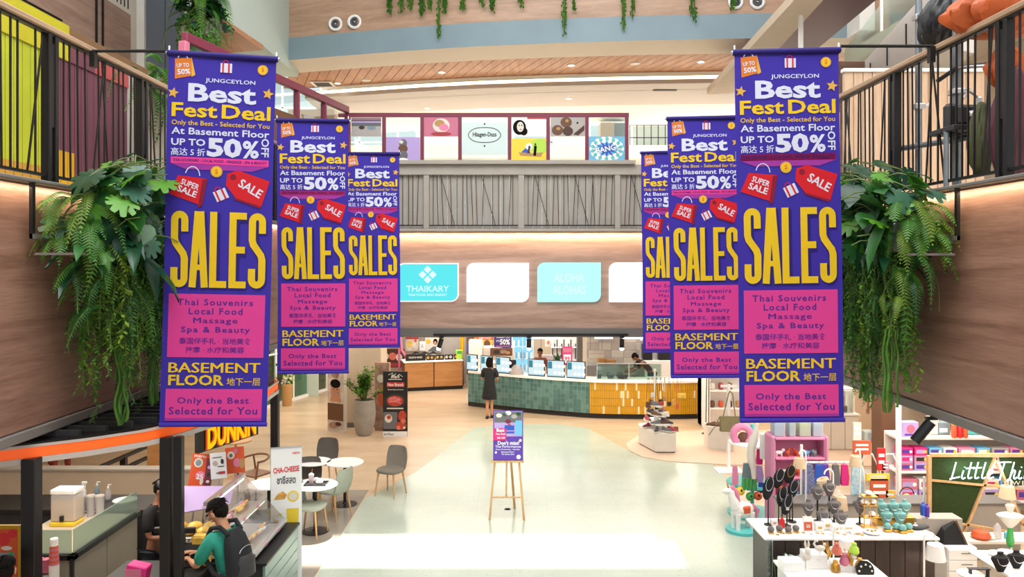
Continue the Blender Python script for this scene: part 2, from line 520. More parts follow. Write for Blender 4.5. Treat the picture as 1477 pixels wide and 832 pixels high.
# ================================================================ THE SETTING
def slab(name, poly, z0, z1, m, label=None):
    b = MB(m); b.prism(poly, z0, z1); return struct(name, b, label)
slab('floor', [(-16, -6), (16, -6), (16, 42), (-16, 42)], -.3, 0, 'floor_wood', 'pale timber floor of the basement')
tz = slab('terrazzo_floor', [(-2.62, 2), (3.2, 2), (3.35, 10.1), (3.75, 11.8), (4.2, 14.2), (4.2, 15.84), (3.2, 16.12), (2.75, 16.5), (2.55, 17.1), (1.95, 19.2), (1.2, 19.75), (-.3, 19.7), (-.95, 19.35), (-1.92, 15.25), (-2.62, 13.5)], .0, .006, 'terrazzo', 'pale green terrazzo floor between the kiosks')
slab('grey_floor', [(-5.2, 6), (-2.64, 6), (-2.64, 14.05), (-5.2, 14.05)], .0, .005, 'floor_grey', 'grey brown floor under the cafe tables')
slab('pink_floor', [(2.62, 17.6), (2.6, 17.0), (2.8, 16.4), (3.25, 16.05), (4.5, 15.75), (9, 15.6), (9, 19.2), (4.3, 18.9), (3.1, 18.5)], .0, .02, 'floor_pink', 'pale pink shop floor island')
# fine speckle and joints of the terrazzo
m = M['terrazzo']; N = m.node_tree.nodes; L = m.node_tree.links; p = N['Principled BSDF']
tc = N.new('ShaderNodeTexCoord'); vo = N.new('ShaderNodeTexVoronoi'); vo.inputs['Scale'].default_value = 13
L.new(tc.outputs['Object'], vo.inputs[0])
gt = N.new('ShaderNodeMath'); gt.operation = 'LESS_THAN'; gt.inputs[1].default_value = .17; L.new(vo.outputs['Distance'], gt.inputs[0])
mx = N.new('ShaderNodeMix'); mx.data_type = 'RGBA'; mx.inputs[7].default_value = hexc('#8f9a86')
src = p.inputs['Base Color'].links[0].from_socket
sc_ = N.new('ShaderNodeMath'); sc_.operation = 'MULTIPLY'; sc_.inputs[1].default_value = .45; L.new(gt.outputs[0], sc_.inputs[0])
L.new(sc_.outputs[0], mx.inputs[0]); L.new(src, mx.inputs[6])
br = N.new('ShaderNodeTexBrick'); br.offset = 0; br.inputs['Scale'].default_value = 1; br.inputs['Brick Width'].default_value = .6; br.inputs['Row Height'].default_value = .6; br.inputs['Mortar Size'].default_value = .006
L.new(tc.outputs['Object'], br.inputs[0])
mx2 = N.new('ShaderNodeMix'); mx2.data_type = 'RGBA'; mx2.inputs[7].default_value = hexc('#b0bba9')
L.new(br.outputs['Fac'], mx2.inputs[0]); L.new(mx.outputs[2], mx2.inputs[6]); L.new(mx2.outputs[2], p.inputs['Base Color'])

WXL, ZB, ZT = 4.15, 2.7, 4.86        # balcony fascia: half width of the void, bottom, top
DEND = 16.5
# balcony slabs with timber fascias
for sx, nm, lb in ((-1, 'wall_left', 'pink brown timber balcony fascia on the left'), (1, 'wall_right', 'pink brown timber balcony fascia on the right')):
    b = MB('panel_wood_shaded'); b.box(sx*WXL, sx*(WXL+.06), -3, DEND-.02, ZB+.08, ZT)
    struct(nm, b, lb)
    b = MB('grey_trim'); b.box(sx*(WXL-.03), sx*(WXL+.12), -3, DEND, ZB-.02, ZB+.07, .01)
    struct('trim_1' if sx < 0 else 'trim_2', b, 'grey metal edge under the timber fascia')
    b = MB('cream_paint'); b.box(sx*(WXL+.06), sx*16, -3, DEND+.2, ZB+.1, ZT, 0)
    struct('floor_gallery_left' if sx < 0 else 'floor_gallery_right', b, 'gallery floor behind the railing')
    b = MB('grey_trim'); b.box(sx*(WXL-.10), sx*(WXL+.16), -3, DEND, ZT+.015, ZT+.05, .008)
    struct('trim_3' if sx < 0 else 'trim_4', b, 'narrow ledge under the railing')
b = MB('panel_wood'); b.box(-WXL, 9.5, DEND, DEND+.06, ZB+.08, ZT)
struct('wall_back', b, 'timber balcony fascia at the far end above the food counters')
b = MB('grey_trim'); b.box(-WXL, 9.5, DEND-.04, DEND+.3, ZB-.12, ZB+.08, .01); struct('trim_5', b, 'grey metal edge under the far fascia')
b = MB('cream_paint'); b.box(-16, 16, DEND+.07, 40, ZB+.1, ZT); struct('floor_gallery_back', b, 'gallery floor beyond the far railing')
b = MB('stone_rail'); b.box(-WXL, 9.5, DEND-.12, DEND+.2, ZT, ZT+.06, .01); struct('trim_6', b, 'narrow ledge under the far railing')
# basement walls far away
b = MB('cream_paint'); b.box(-16, 16, 27.4, 27.6, 0, 2.8); struct('wall_basement_back', b, 'pale wall at the back of the food hall')
b = MB('cream_paint'); b.box(-13, -12.8, -3, 27.4, 0, 2.8); struct('wall_basement_left', b, 'pale wall far left in the basement')
b = MB('cream_paint'); b.box(10.4, 10.6, -3, 27.4, 0, 2.8); struct('wall_basement_right', b, 'pale wall far right in the basement')
# unseen roof over the void, openings placed to shape sun and sky light
b = MB('white_paint')
HX0, HX1, HY0, HY1 = -2.8, 2.75, 15.6, 16.8
b.box(-16, 16, -6, HY0, 14, 14.3); b.box(-16, 16, HY1, 27, 14, 14.3); b.box(-16, 16, 39, 42, 14, 14.3); b.box(-16, HX0, HY0, HY1, 14, 14.3); b.box(HX1, 16, HY0, HY1, 14, 14.3)
struct('ceiling', b, 'unseen roof with openings placed for the sun patch and daylight')

# ---------------------------------------------------------------- railings
BARM = {}
def bar_obj(par, p, q, w=.014):
    k = (round(q[0]-p[0], 3), round(q[1]-p[1], 3), round(q[2]-p[2], 3), w)
    if k not in BARM:
        b = MB('black_metal'); b.bar((0, 0, 0), (k[0], k[1], k[2]), w, w); BARM[k] = b.mesh('bar')
    return inst(BARM[k], 'bar', par, p)
def side_railing(sx, label, posts, seed, DEND=16.5):
    rnd = random.Random(seed)
    x = sx * (WXL - .0)
    t = thing('railing', label, 'railing', (x, 0, ZT+.05))
    b = MB('handrail_wood'); b.box(-.05, .05, 2.0, DEND-.1, 1.34, 1.40, .012); b.mat('black_metal'); b.box(-.025, .025, 2.0, DEND-.1, 1.32, 1.34); b.obj('handrail', t)
    b = MB('black_metal'); b.box(-.02, .02, 2.0, DEND-.2, .05, .075); b.obj('bottom_rail', t)
    for y in posts:
        b = MB('black_metal'); b.box(-.04, .04, -.075, -.025, 0, 1.33, .006); b.box(-.04, .04, .025, .075, 0, 1.33, .006); b.box(-.03, .03, -.03, .03, .5, 1.25)
        b.obj('post', t, loc=(0, y, 0))
    y = 5.0; k = 0
    while y < DEND-.35:
        if min(abs(y - p) for p in posts) > .1:
            if k % 9 == 4: bar_obj(t, (0, y, .075), (0, y + .22, 1.32))
            elif k % 9 == 7: bar_obj(t, (0, y, .075), (0, y - .13, 1.32))
            else: bar_obj(t, (0, y, .075), (0, y + rnd.choice([0, 0, .02, -.02]), 1.32))
        y += rnd.choice([.09, .11, .13]); k += 1
    return t
side_railing(-1, 'black bar railing with wood handrail in front of the yellow mural', [5.15, 6.85, 8.55, 10.3, 12, 13.3], 3, 13.6)
b = MB('panel_wood_shaded'); b.prism([(-4.15, 13.5), (-3.42, 16.48), (-4.15, 16.48)], ZB+.1, ZT+.05); struct('floor_gallery_corner', b, 'chamfered corner of the left gallery')
side_railing(1, 'black bar railing with wood handrail in front of the pale planks and scaffold', [4.75, 6.42, 8.27, 10.0, 11.8, 13.6, 15.4], 5)
# far balustrade: stone posts and cap, backing slabs, thin bars in front
t = thing('balustrade', 'far stone coloured balustrade with thin slanted black bars', 'balustrade', (0, DEND, ZT+.06))
b = MB('stone_rail'); b.box(-4.15, 9.4, -.06, .12, 1.16, 1.38, .01); b.obj('cap_beam', t)
b = MB('stone_rail'); b.box(-3.0, 2.65, -.16, .18, 1.38, 1.47, .01); b.obj('sill', t)
posts = [-4.0, -1.85, .2, 2.28, 4.4, 6.5, 8.6]
for x in posts:
    b = MB('stone_rail'); b.box(-.06, .06, -.05, .09, 0, 1.16, .008); b.obj('post', t, loc=(x, 0, 0))
rnd = random.Random(11)
for a, c in zip(posts[:-1], posts[1:]):
    n = 10; wdt = (c - a - .12) / n
    for i in range(n):
        x0 = a + .06 + i * wdt
        b = MB('stone_rail'); b.box(x0 + .004, x0 + wdt - .004, .04, .07, .0, 1.16, .003); b.obj('backing_slat', t)
    x = a + .15; k = 0
    b = MB('black_metal'); b.box(a + .07, c - .07, -.045, -.025, .06, .085); b.obj('bottom_rail', t)
    while x < c - .12:
        dx = rnd.choice([0, .03, -.03, .05, -.05])
        if k in (3, 11): dx = -.3
        bar_obj(t, (x + .15, -.035, .085), (x - .15, -.035, 1.16), .012) if dx < -.2 else bar_obj(t, (x, -.035, .085), (x + dx, -.035, 1.16), .012)
        x += rnd.choice([.09, .11, .13]); k += 1

# ---------------------------------------------------------------- gallery level, left
# mural: vertical boards behind the left railing, painted in big shapes
mur = MB('mural_yellow')
bands = [(2.0, 5.9, 'mural_green'), (5.9, 6.15, 'mural_ochre'), (6.15, 7.75, 'mural_yellow'), (7.75, 8.3, 'mural_lime'), (8.3, 9.35, 'mural_lime'), (9.35, 11.2, 'mural_plum'), (11.2, 16.0, 'corrugated')]
XM = -5.65
t = None
b0 = MB('mural_brown'); b0.box(XM-.25, XM-.03, 0, 16, ZT, 7.2); struct('wall_gallery_left', b0, 'wall behind the left gallery railing')
def mural_mat(y, z):
    for a, c, m_ in bands:
        if a <= y < c: base = m_
    if base == 'mural_yellow' and z < 5.9 - .55*(y-6.15): return 'mural_ochre'
    if base == 'mural_lime' and z < 5.35: return 'mural_ochre'
    if base == 'mural_green' and z < 5.6: return 'mural_brown'
    if base == 'mural_plum' and z < 5.2 and y > 10.4: return 'mural_red'
    if base == 'mural_plum' and z < 5.6 and y < 9.8: return 'mural_gold'
    return base
wl = bpy.data.objects['wall_gallery_left']
y = 4.0
while y < 15.9:
    b = MB(); zs = [ZT+.02, 5.2, 5.35, 5.6, 5.9, 6.3, 6.75]
    for z0, z1 in zip(zs[:-1], zs[1:]):
        b.mat(mural_mat(y, (z0+z1)/2)); b.box(XM-.03, XM, y+.006, y+.144, z0, z1)
    if y < 9.6: b.mat('mural_gold' if y < 8.1 else 'mural_yellow'); b.box(XM-.03, XM+.02, y, y+.15, 6.75, 7.2)
    elif y < 11.2: b.mat('mural_red' if y > 10.2 else 'mural_plum'); b.box(XM-.03, XM+.02, y, y+.15, 6.75, 7.0)
    else: b.mat('corrugated'); b.box(XM-.03, XM, y+.006, y+.144, 6.75, 7.0)
    b.obj('board', wl); y += .15
# upper left timber fascia and its floor edge
b = MB('panel_wood'); b.box(-9.0, -8.8, 2, 17.6, 8.1, 9.9)
b.mat('black_metal')
struct('trim_7', b, 'timber fascia of the upper floor on the left')
b = MB('black_metal')
for k, (y, z) in enumerate([(10.5, 9.55), (12.0, 9.2), (13.6, 8.9), (15.2, 8.6)]): b.box(-8.8, -8.78, y, y + 1.3, z, z + .035)
for y in (16.1, 16.35, 12.9, 13.1): b.box(-8.8, -8.77, y, y + .05, 8.7, 9.9)
b.obj('dark_slot', bpy.data.objects['trim_7'])
b = MB('cream_paint'); b.box(-16, -9.0, -3, 40, 8.1, 8.4); struct('ceiling_gallery_left', b, 'soffit above the left gallery')
t = thing('railing', 'dark railing of the upper floor at the top left corner', 'railing', (-8.8, 0, 9.9))
b = MB('black_metal'); b.box(-.03, .03, 8, 17.6, 1.1, 1.16); b.obj('handrail', t)
yy = 9.0
while yy < 17.5: bar_obj(t, (0, yy, .1), (0, yy, 1.1), .02); yy += .16
# grey clad column
def panel_col(name, x0, x1, y0, y1, z0, z1, m, label, seams=1):
    b = MB(m); n = seams + 1; w_ = (x1 - x0) / n
    b.box(x0 + .01, x1 - .01, y0 + .01, y1, z0, z1); o = struct(name, b, label)
    for i in range(n):
        for j in range(3):
            h = (z1 - z0) / 3; p_ = MB(m); p_.box(x0 + i*w_ + .006, x0 + (i+1)*w_ - .006, y0 - .02, y0 + .02, z0 + j*h + .006, z0 + (j+1)*h - .006, .004); p_.obj('panel', o)
    return o
panel_col('column_1', -8.15, -7.3, 17.0, 18, ZT, 14, 'grey_column', 'tall grey panelled column behind the left railing')
b = MB('white_paint'); b.box(-8.32, -8.15, 16.9, 17.8, ZT, 14); struct('trim_8', b, 'white edge of the grey column')
b = MB('mint_wall'); b.box(-7.3, -6.3, 17.6, 18, ZT, 14); struct('wall_upper_left', b, 'pale green wall behind the hanging plants')
# white box pier with timber soffit
b = MB('mint_wall'); b.prism([(-6.15, 14.3), (-5.35, 14.3), (-5.2, 15.9), (-5.2, 18.6), (-6.5, 18.6)], 8.72, 14); struct('wall_pier', b, 'pale pier at the upper left')
b = MB('soffit_wood'); b.prism([(-6.1, 14.28), (-5.33, 14.28), (-5.18, 15.9), (-5.9, 16.1), (-6.3, 15.3)], 8.62, 8.72); struct('ceiling_pier', b, 'timber soffit under the pale pier')

# ---------------------------------------------------------------- curved upper floor at the far end
def arc(px_py, z):
    return [(WX(px, d), d) for px, d in ((px, F_ / (378 - py)) for (px, py), F_ in ((q, (z - CZ) * FPX) for q in px_py))]
EDGE = [(-5.6, 17.9), (-4.2, 17.5), (-2.4, 17.0), (-.8, 16.65), (.9, 16.4), (2.8, 16.2), (5.0, 16.05), (8, 16.0), (12, 16.0)]
def curve_band(pts, off0, off1, z0, z1, z2=None):
    # a strip following the curved edge; off = distance behind the edge
    vs = []; fs = []
    n = len(pts)
    for x, y in pts: vs += [(x, y + off0, z0), (x, y + off1, z1)]
    for i in range(n - 1): fs.append((2*i, 2*i+1, 2*i+3, 2*i+2))
    return vs, fs
def dens(pts, k=4):
    out = []
    for (a, b_), (c, d) in zip(pts[:-1], pts[1:]):
        for i in range(k): out.append((a + (c-a)*i/k, b_ + (d-b_)*i/k))
    out.append(pts[-1]); return out
E = dens(EDGE)
def cb(name, m, off0, off1, z0, z1, label, thick=.03):
    b = MB(m); vs, fs = curve_band(E, off0, off1, z0, z1); b.add(vs, fs); o = struct(name, b, label); return o
cb('wall_upper_back', 'panel_wood_light', 0, 0, 9.42, 11.6, 'curved timber fascia of the upper floor')
cb('trim_9', 'blue_grey', -.03, -.03, 8.90, 9.42, 'blue grey band below the curved timber fascia')
cb('ceiling_band', 'cream_paint', -.03, 1.05, 8.9, 8.88, 'pale soffit ring of the upper floor')
cb('trim_10', 'ceiling_white', 2.75, 3.6, 8.62, 8.60, 'pale step below the light cove')
cb('trim_11', 'cream_paint', 2.72, 2.72, 8.62, 8.72, 'lip of the light cove')
b = MB('led_warm'); vs, fs = curve_band(E, 2.86, 2.84, 8.68, 8.83); b.add(vs, fs); tag(b.obj('cove_light'), 'warm light strip in the curved ceiling cove', 'light')
cb('ceiling_cove', 'cream_paint', 2.75, 3.4, 8.80, 8.98, 'ceiling of the light cove')
cb('ceiling_far', 'ceiling_white', 3.4, 5.2, 8.60, 8.60, 'white gallery ceiling at the far end')
cb('trim_13', 'led_warm', 5.2, 5.2, 8.60, 8.72, 'lit edge at the end of the white ceiling')
cb('ceiling_hall', 'white_paint', 5.3, 9, 8.72, 8.72, 'raised white ceiling of the far hall')
cb('ceiling_cover', 'white_paint', 0, 9, 9.3, 9.3, 'upper slab')
cb('trim_14', 'white_paint', 9, 9, 8.72, 9.3, 'slab edge')
# timber soffit planks, one by one
sof = cb('ceiling_timber', 'black', 1.02, 2.85, 8.93, 8.93, 'timber plank soffit with downlights')
def eY(x):
    for (a, b_), (c, d) in zip(E[:-1], E[1:]):
        if a <= x <= c: return b_ + (d - b_) * (x - a) / (c - a)
    return E[-1][1]
x = -5.5; dx = .27; sl = -.35
while x < 9.5:
    b = MB('soffit_wood'); g = .008
    vs = []
    for z in (8.90, 8.925):
        for (u, o_) in ((x + g, 1.05), (x + dx - g, 1.05), (x + dx - g + sl*2, 2.75), (x + g + sl*2, 2.75)):
            vs.append((u, eY(max(-5.6, u)) + o_, z))
    b.add(vs, [(0,3,2,1),(4,5,6,7),(0,1,5,4),(1,2,6,5),(2,3,7,6),(3,0,4,7)]); b.obj('plank', sof); x += dx
# downlights on the soffit
dl = thing('downlight', 'x', 'light', (0, 0, 0), 0, 'round downlights in the curved timber soffit')
b = MB('white'); b.lathe([(.07, 0), (.10, 0), (.10, -.015), (.07, -.015)], n=16, cap=False); b.obj('ring', dl)
b = MB('lamp_white'); b.lathe([(.001, -.004), (.07, -.004)], n=16, cap=False); b.obj('bulb', dl)
first = True
for px, py, z in [(487, 120, 8.895), (637, 104, 8.895), (824, 94, 8.895), (1011, 89, 8.895), (616, 156, 8.595), (821, 142, 8.595), (693, 164, 8.595)]:
    d = (z - CZ) * FPX / (378 - py)
    o = dl if first else dup(dl, (0, 0, 0)); first = False
    o.location = (WX(px, d), d, z)
    o['label'] = {487: 'lit downlight in the timber soffit beside the air grille', 637: 'lit downlight in the timber soffit, second from the left', 824: 'lit downlight in the timber soffit, second from the right', 1011: 'lit downlight in the timber soffit, rightmost', 616: 'small downlight in the white ceiling, left one above the pink poster', 821: 'small downlight in the white ceiling above the chocolate poster', 693: 'small downlight in the white ceiling nearest the screens, above the oval emblem'}[px]
    o['group'] = 'soffit downlights' if z > 8.7 else 'white ceiling downlights'
for px, py, lb in [(528, 116, 'round pale speaker grille in the timber soffit on the left'), (916, 92, 'slim pale grille in the timber soffit right of centre')]:
    d = 4.69 * FPX / (378 - py); b = MB('offwhite'); b.lathe([(.001, -.012), (.12, -.012), (.13, 0)], n=20, cap=False)
    tag(b.obj('speaker_grille', loc=(WX(px, d), d, 8.897)), lb, 'speaker')
d = 4.69 * FPX / (378 - 121); t = thing('access_hatch', 'square air grille in the timber soffit at far left', 'vent', (WX(466, d), d, 8.89))
b = MB('white'); b.box(-.28, .28, -.28, .28, -.015, 0); b.obj('frame', t); b = MB('charcoal')
for i in range(5): b.box(-.2, .2, -.2 + i*.09, -.16 + i*.09, -.025, -.014)
b.obj('slat', t)
b = MB('grey_trim'); b.box(-.3, .3, -.05, .05, -.02, 0); tag(b.obj('vent', loc=(WX(987, 17.3), 19.5, 8.597)), 'thin dark slot vent in the white ceiling', 'vent')
# jet nozzles on the fascia
jn = thing('jet_nozzle', 'left round jet nozzle of the left pair on the timber fascia', 'vent', (0, 0, 0), 0, 'jet nozzles')
b = MB('white'); b.lathe([(.105, 0), (.16, 0), (.16, .03), (.13, .05), (.105, .03)], n=24, cap=False, T=Matrix.Rotation(R(90), 4, 'X')); b.obj('rim', jn)
b = MB('charcoal'); b.lathe([(.001, .0), (.108, .0)], n=20, cap=False, T=Matrix.Rotation(R(90), 4, 'X')); b.obj('throat', jn)
b = MB('silver')
for r in (.08, .05): b.lathe([(r-.008, .02), (r, .04), (r+.008, .02)], n=20, cap=False, T=Matrix.Rotation(R(90), 4, 'X'))
b.lathe([(.001, .045), (.022, .03)], n=12, cap=False, T=Matrix.Rotation(R(90), 4, 'X')); b.obj('cone_ring', jn)
spots = [(484, 35, 'left round jet nozzle of the pair at left on the timber fascia'), (511.5, 32, 'right round jet nozzle of the pair at left on the timber fascia'), (1061, 3, 'left round jet nozzle of the pair at right on the timber fascia'), (1092, 3, 'right round jet nozzle of the pair at right on the timber fascia')]
for i, (px, py, lb) in enumerate(spots):
    x = WX(px, 17.0); yy = eY(x); x = WX(px, yy); yy = eY(x)
    o = jn if i == 0 else dup(jn, (0, 0, 0)); o.location = (x, yy - .01, WZ(py, yy)); o['label'] = lb
    o.rotation_euler = (0, 0, 0)

# ---------------------------------------------------------------- bright space beyond the far railing
b = MB('white_paint'); b.box(-16, 16, 30, 40, 8.3, 8.8); struct('floor_hall_upper', b, 'upper floor edge in the far hall')
wn = MB('white')
for i in range(17): wn.box(-16 + i*2, -15.9 + i*2, 39.7, 39.82, ZT, 14)
for z in (ZT, 6.9, 8.8, 10.4, 12.2): wn.box(-16, 16, 39.7, 39.82, z, z + .08)
o = struct('window_1', wn, 'wall of bright daylight windows at the far end')
b = MB('clear_glass'); b.box(-16, 16, 39.76, 39.77, ZT, 14); b.obj('pane', o)
b = MB('corrugated'); b.lathe([(.35, 0), (.35, 6)], c=(WX(1000, 27.5), 27.5, ZT), n=20); struct('column_2', b, 'round pale column beyond the balustrade at right')
b = MB('beige_wall'); b.box(WX(866, 24), WX(886, 24), 24, 24.6, ZT, 8.6, .01); b.mat('blue_grey'); b.box(WX(886, 24), WX(905, 24), 24.1, 24.6, ZT, 8.6); struct('column_3', b, 'square beige column beyond the poster screens')
b = MB('beige_wall'); b.box(WX(400, 21), WX(470, 21), 22, 22.4, ZT, 8.6); struct('column_4', b, 'beige wall end beyond the left of the balustrade')
# stores seen beyond: coloured counters, rails
def blk(name, label, cat, x0, x1, y0, y1, z0, z1, m, extra=None):
    z0 = 8.8 if y0 >= 30 else z0; z1 = z1 + 3.1 if y0 >= 30 else z1
    t = thing(name, label, cat, ((x0+x1)/2, (y0+y1)/2, z0))
    a, c = (x1-x0)/2, (y1-y0)/2
    b = MB(m); b.box(-a, a, -c, c, 0, z1-z0-.06, .01); b.obj('body', t)
    b = MB('white'); b.box(-a-.04, a+.04, -c-.04, c+.04, z1-z0-.06, z1-z0, .01); b.obj('top', t)
    return t
blk('shop_counter', 'mint green shop counter beyond the balustrade right of the screens', 'counter', WX(915, 30), WX(985, 30), 30.5, 31.5, ZT, 6.6, 'mint_wall')
blk('shop_counter', 'lime and cream display block beyond the balustrade right of the screens', 'counter', WX(925, 34), WX(990, 34), 34, 35, ZT, 7.6, 'lime')
blk('shop_counter', 'pale counter in the bright hall seen through the middle screens', 'counter', WX(600, 30), WX(700, 30), 30, 31, ZT, 6.3, 'white')
blk('shop_counter', 'grey kiosk block in the bright hall behind the left screens', 'counter', WX(515, 26), WX(548, 26), 26, 27, ZT, 7.0, 'cloth_grey')
blk('shop_counter', 'white counter in the bright hall behind the right screens', 'counter', WX(800, 32), WX(850, 32), 32, 33, ZT, 6.9, 'white_gloss')
t = thing('railing', 'thin dark guard rail beyond the balustrade near the mint counter', 'railing', (WX(908, 30.1), 30.1, 8.8))
b = MB('charcoal')
for i in range(9): b.box(i*.28, i*.28+.03, 0, .03, 0, 1.5)
for z in (.3, .8, 1.2, 1.5): b.box(0, 2.27, 0, .03, z, z+.03)
b.obj('rail_frame', t)

b = MB('cream_paint'); b.box(-16, -8.1, 18.2, 18.4, ZT, 14); struct('wall_gallery_end', b, 'pale wall at the end of the left gallery')
# ================================================================ SALE BANNERS
BW = 1.0; PXM = 1 / 149.0
class Ban(MB):
    # banner layout units: x 0..150 to the right, y 0..537 downwards
    def X(s, x): return (x - 75) * PXM
    def Z(s, y): return -y * PXM
    def L(s, k): return -.003 - .0017 * k
    def tx(s, t, x0, x1, y0, y1, m, k=2, bold=.0, rot=0, shear=0, sp=1.0):
        s.mat(m)
        if 'M' in t and bold > .008:
            # letters with tight inner corners: thicken by offset copies
            e = (y1 - y0) * .035
            for q in (-e, 0, e): s.text(t, s.X(x0+q), s.X(x1+q), s.Z(y1), s.Z(y0), s.L(k) - .0002*(q + e), 0, shear, sp, None, R(rot))
            return s
        s.text(t, s.X(x0), s.X(x1), s.Z(y1), s.Z(y0), s.L(k), bold, shear, sp, None, R(rot)); return s
    def re(s, x0, x1, y0, y1, m, k=1):
        s.mat(m); nx = max(1, int(abs(x1-x0)/10)); ny = max(1, int(abs(y1-y0)/20)); vs = []; fs = []
        for j in range(ny+1):
            for i in range(nx+1): vs.append((s.X(x0 + (x1-x0)*i/nx), s.L(k), s.Z(y1 + (y0-y1)*j/ny)))
        for j in range(ny):
            for i in range(nx): a = j*(nx+1)+i; fs.append((a, a+1, a+nx+2, a+nx+1))
        s.add(vs, fs); return s
    def pg(s, pts, m, k=1): s.mat(m); s.xz([(s.X(x), s.Z(y)) for x, y in pts][::-1], s.L(k)); return s
    def dc(s, x, y, r, m, k=1, n=20): s.mat(m); s.disc(s.X(x), s.Z(y), r * PXM, s.L(k), n); return s
    def rb(s, pts, w_, m, k=1): s.mat(m); s.ribbon([(s.X(x), s.Z(y)) for x, y in pts], w_ * PXM, s.L(k)); return s
def arcpts(cx, cy, rx, ry, a0, a1, n=8): return [(cx + rx*math.cos(R(a0+(a1-a0)*i/n)), cy - ry*math.sin(R(a0+(a1-a0)*i/n))) for i in range(n+1)]
def star(b, cx, cy, r, m, k=2):
    # five triangles and a core so that the shape stays a clean star
    P = [(cx + (r if i % 2 == 0 else r*.45) * math.sin(i*PI/5 + .2), cy - (r if i % 2 == 0 else r*.45) * math.cos(i*PI/5 + .2)) for i in range(10)]
    for i in range(0, 10, 2): b.pg([P[i-1], P[i], P[i+1]], m, k)
    b.pg([P[i] for i in (1, 3, 5, 7, 9)], m, k)
def rotp(pts, cx, cy, a):
    c, s_ = math.cos(R(a)), math.sin(R(a)); return [(cx + x*c - y*s_, cy + x*s_ + y*c) for x, y in pts]
def gift(b, cx, cy, s_, a, k=2):
    b.pg(rotp([(-s_, -s_*.7), (s_, -s_*.7), (s_, s_), (-s_, s_)], cx, cy, a), 'b_white', k)
    for o_ in (-.55, .45): b.pg(rotp([(s_*o_-s_*.14, -s_*.7), (s_*o_+s_*.14, -s_*.7), (s_*o_+s_*.14, s_), (s_*o_-s_*.14, s_)], cx, cy, a), 'b_red', k+1)
    b.rb(rotp(arcpts(-s_*.1, -s_*.75, s_*.45, s_*.45, 0, 180, 6), cx, cy, a), 1.2, 'b_red', k+1)
def coin(b, cx, cy, r, k=3):
    b.dc(cx, cy, r, 'b_gold', k); b.dc(cx, cy, r*.75, 'b_yellow', k+1); b.tx('$', cx-r*.28, cx+r*.28, cy-r*.5, cy+r*.5, 'b_orange', k+2, .02)
def sales(b, x0, x1, y0, y1, m, k, w_):
    n = 5; g = 3.0; lw = (x1 - x0 - g*(n-1)) / n; h = y1 - y0; q = w_ / 2
    for i, ch in enumerate('SALES'):
        a = x0 + i * (lw + g); c = a + lw; l, r_ = a + q, c - q; t, bt = y0 + q, y1 - q; mx_ = (l + r_) / 2; rx = (r_ - l) / 2
        if ch == 'S':
            ry = rx * 1.15; ml = y0 + h * .36; mr = y0 + h * .62
            pts = [(r_, y0 + h*.27)] + arcpts(mx_, t + ry, rx, ry, 0, 180, 8) + [(l, ml)] + [(l + rx*.25, ml + h*.06), (mx_, (ml+mr)/2), (r_ - rx*.25, mr - h*.06)] + [(r_, mr)] + [(r_, bt - ry)] + arcpts(mx_, bt - ry, rx, ry, 0, -180, 8)[1:] + [(l, y1 - h*.26)]
            b.rb(pts, w_, m, k)
        elif ch == 'A':
            b.rb([(l - q*.3, y1), (mx_ - q*.35, y0)], w_, m, k); b.rb([(mx_ + q*.35, y0), (r_ + q*.3, y1)], w_, m, k); b.re(mx_ - q*1.1, mx_ + q*1.1, y0, y0 + w_, m, k); b.re(l + 2, r_ - 2, y1 - h*.3, y1 - h*.3 + w_*.8, m, k)
        elif ch == 'L':
            b.rb([(l, y0), (l, y1)], w_, m, k); b.re(l - q, c, y1 - w_, y1, m, k)
        elif ch == 'E':
            b.rb([(l, y0), (l, y1)], w_, m, k)
            for yy in (y0, y0 + h*.45, y1 - w_): b.re(l - q, c - (2 if yy == y0 + h*.45 else 0), yy, yy + w_, m, k)
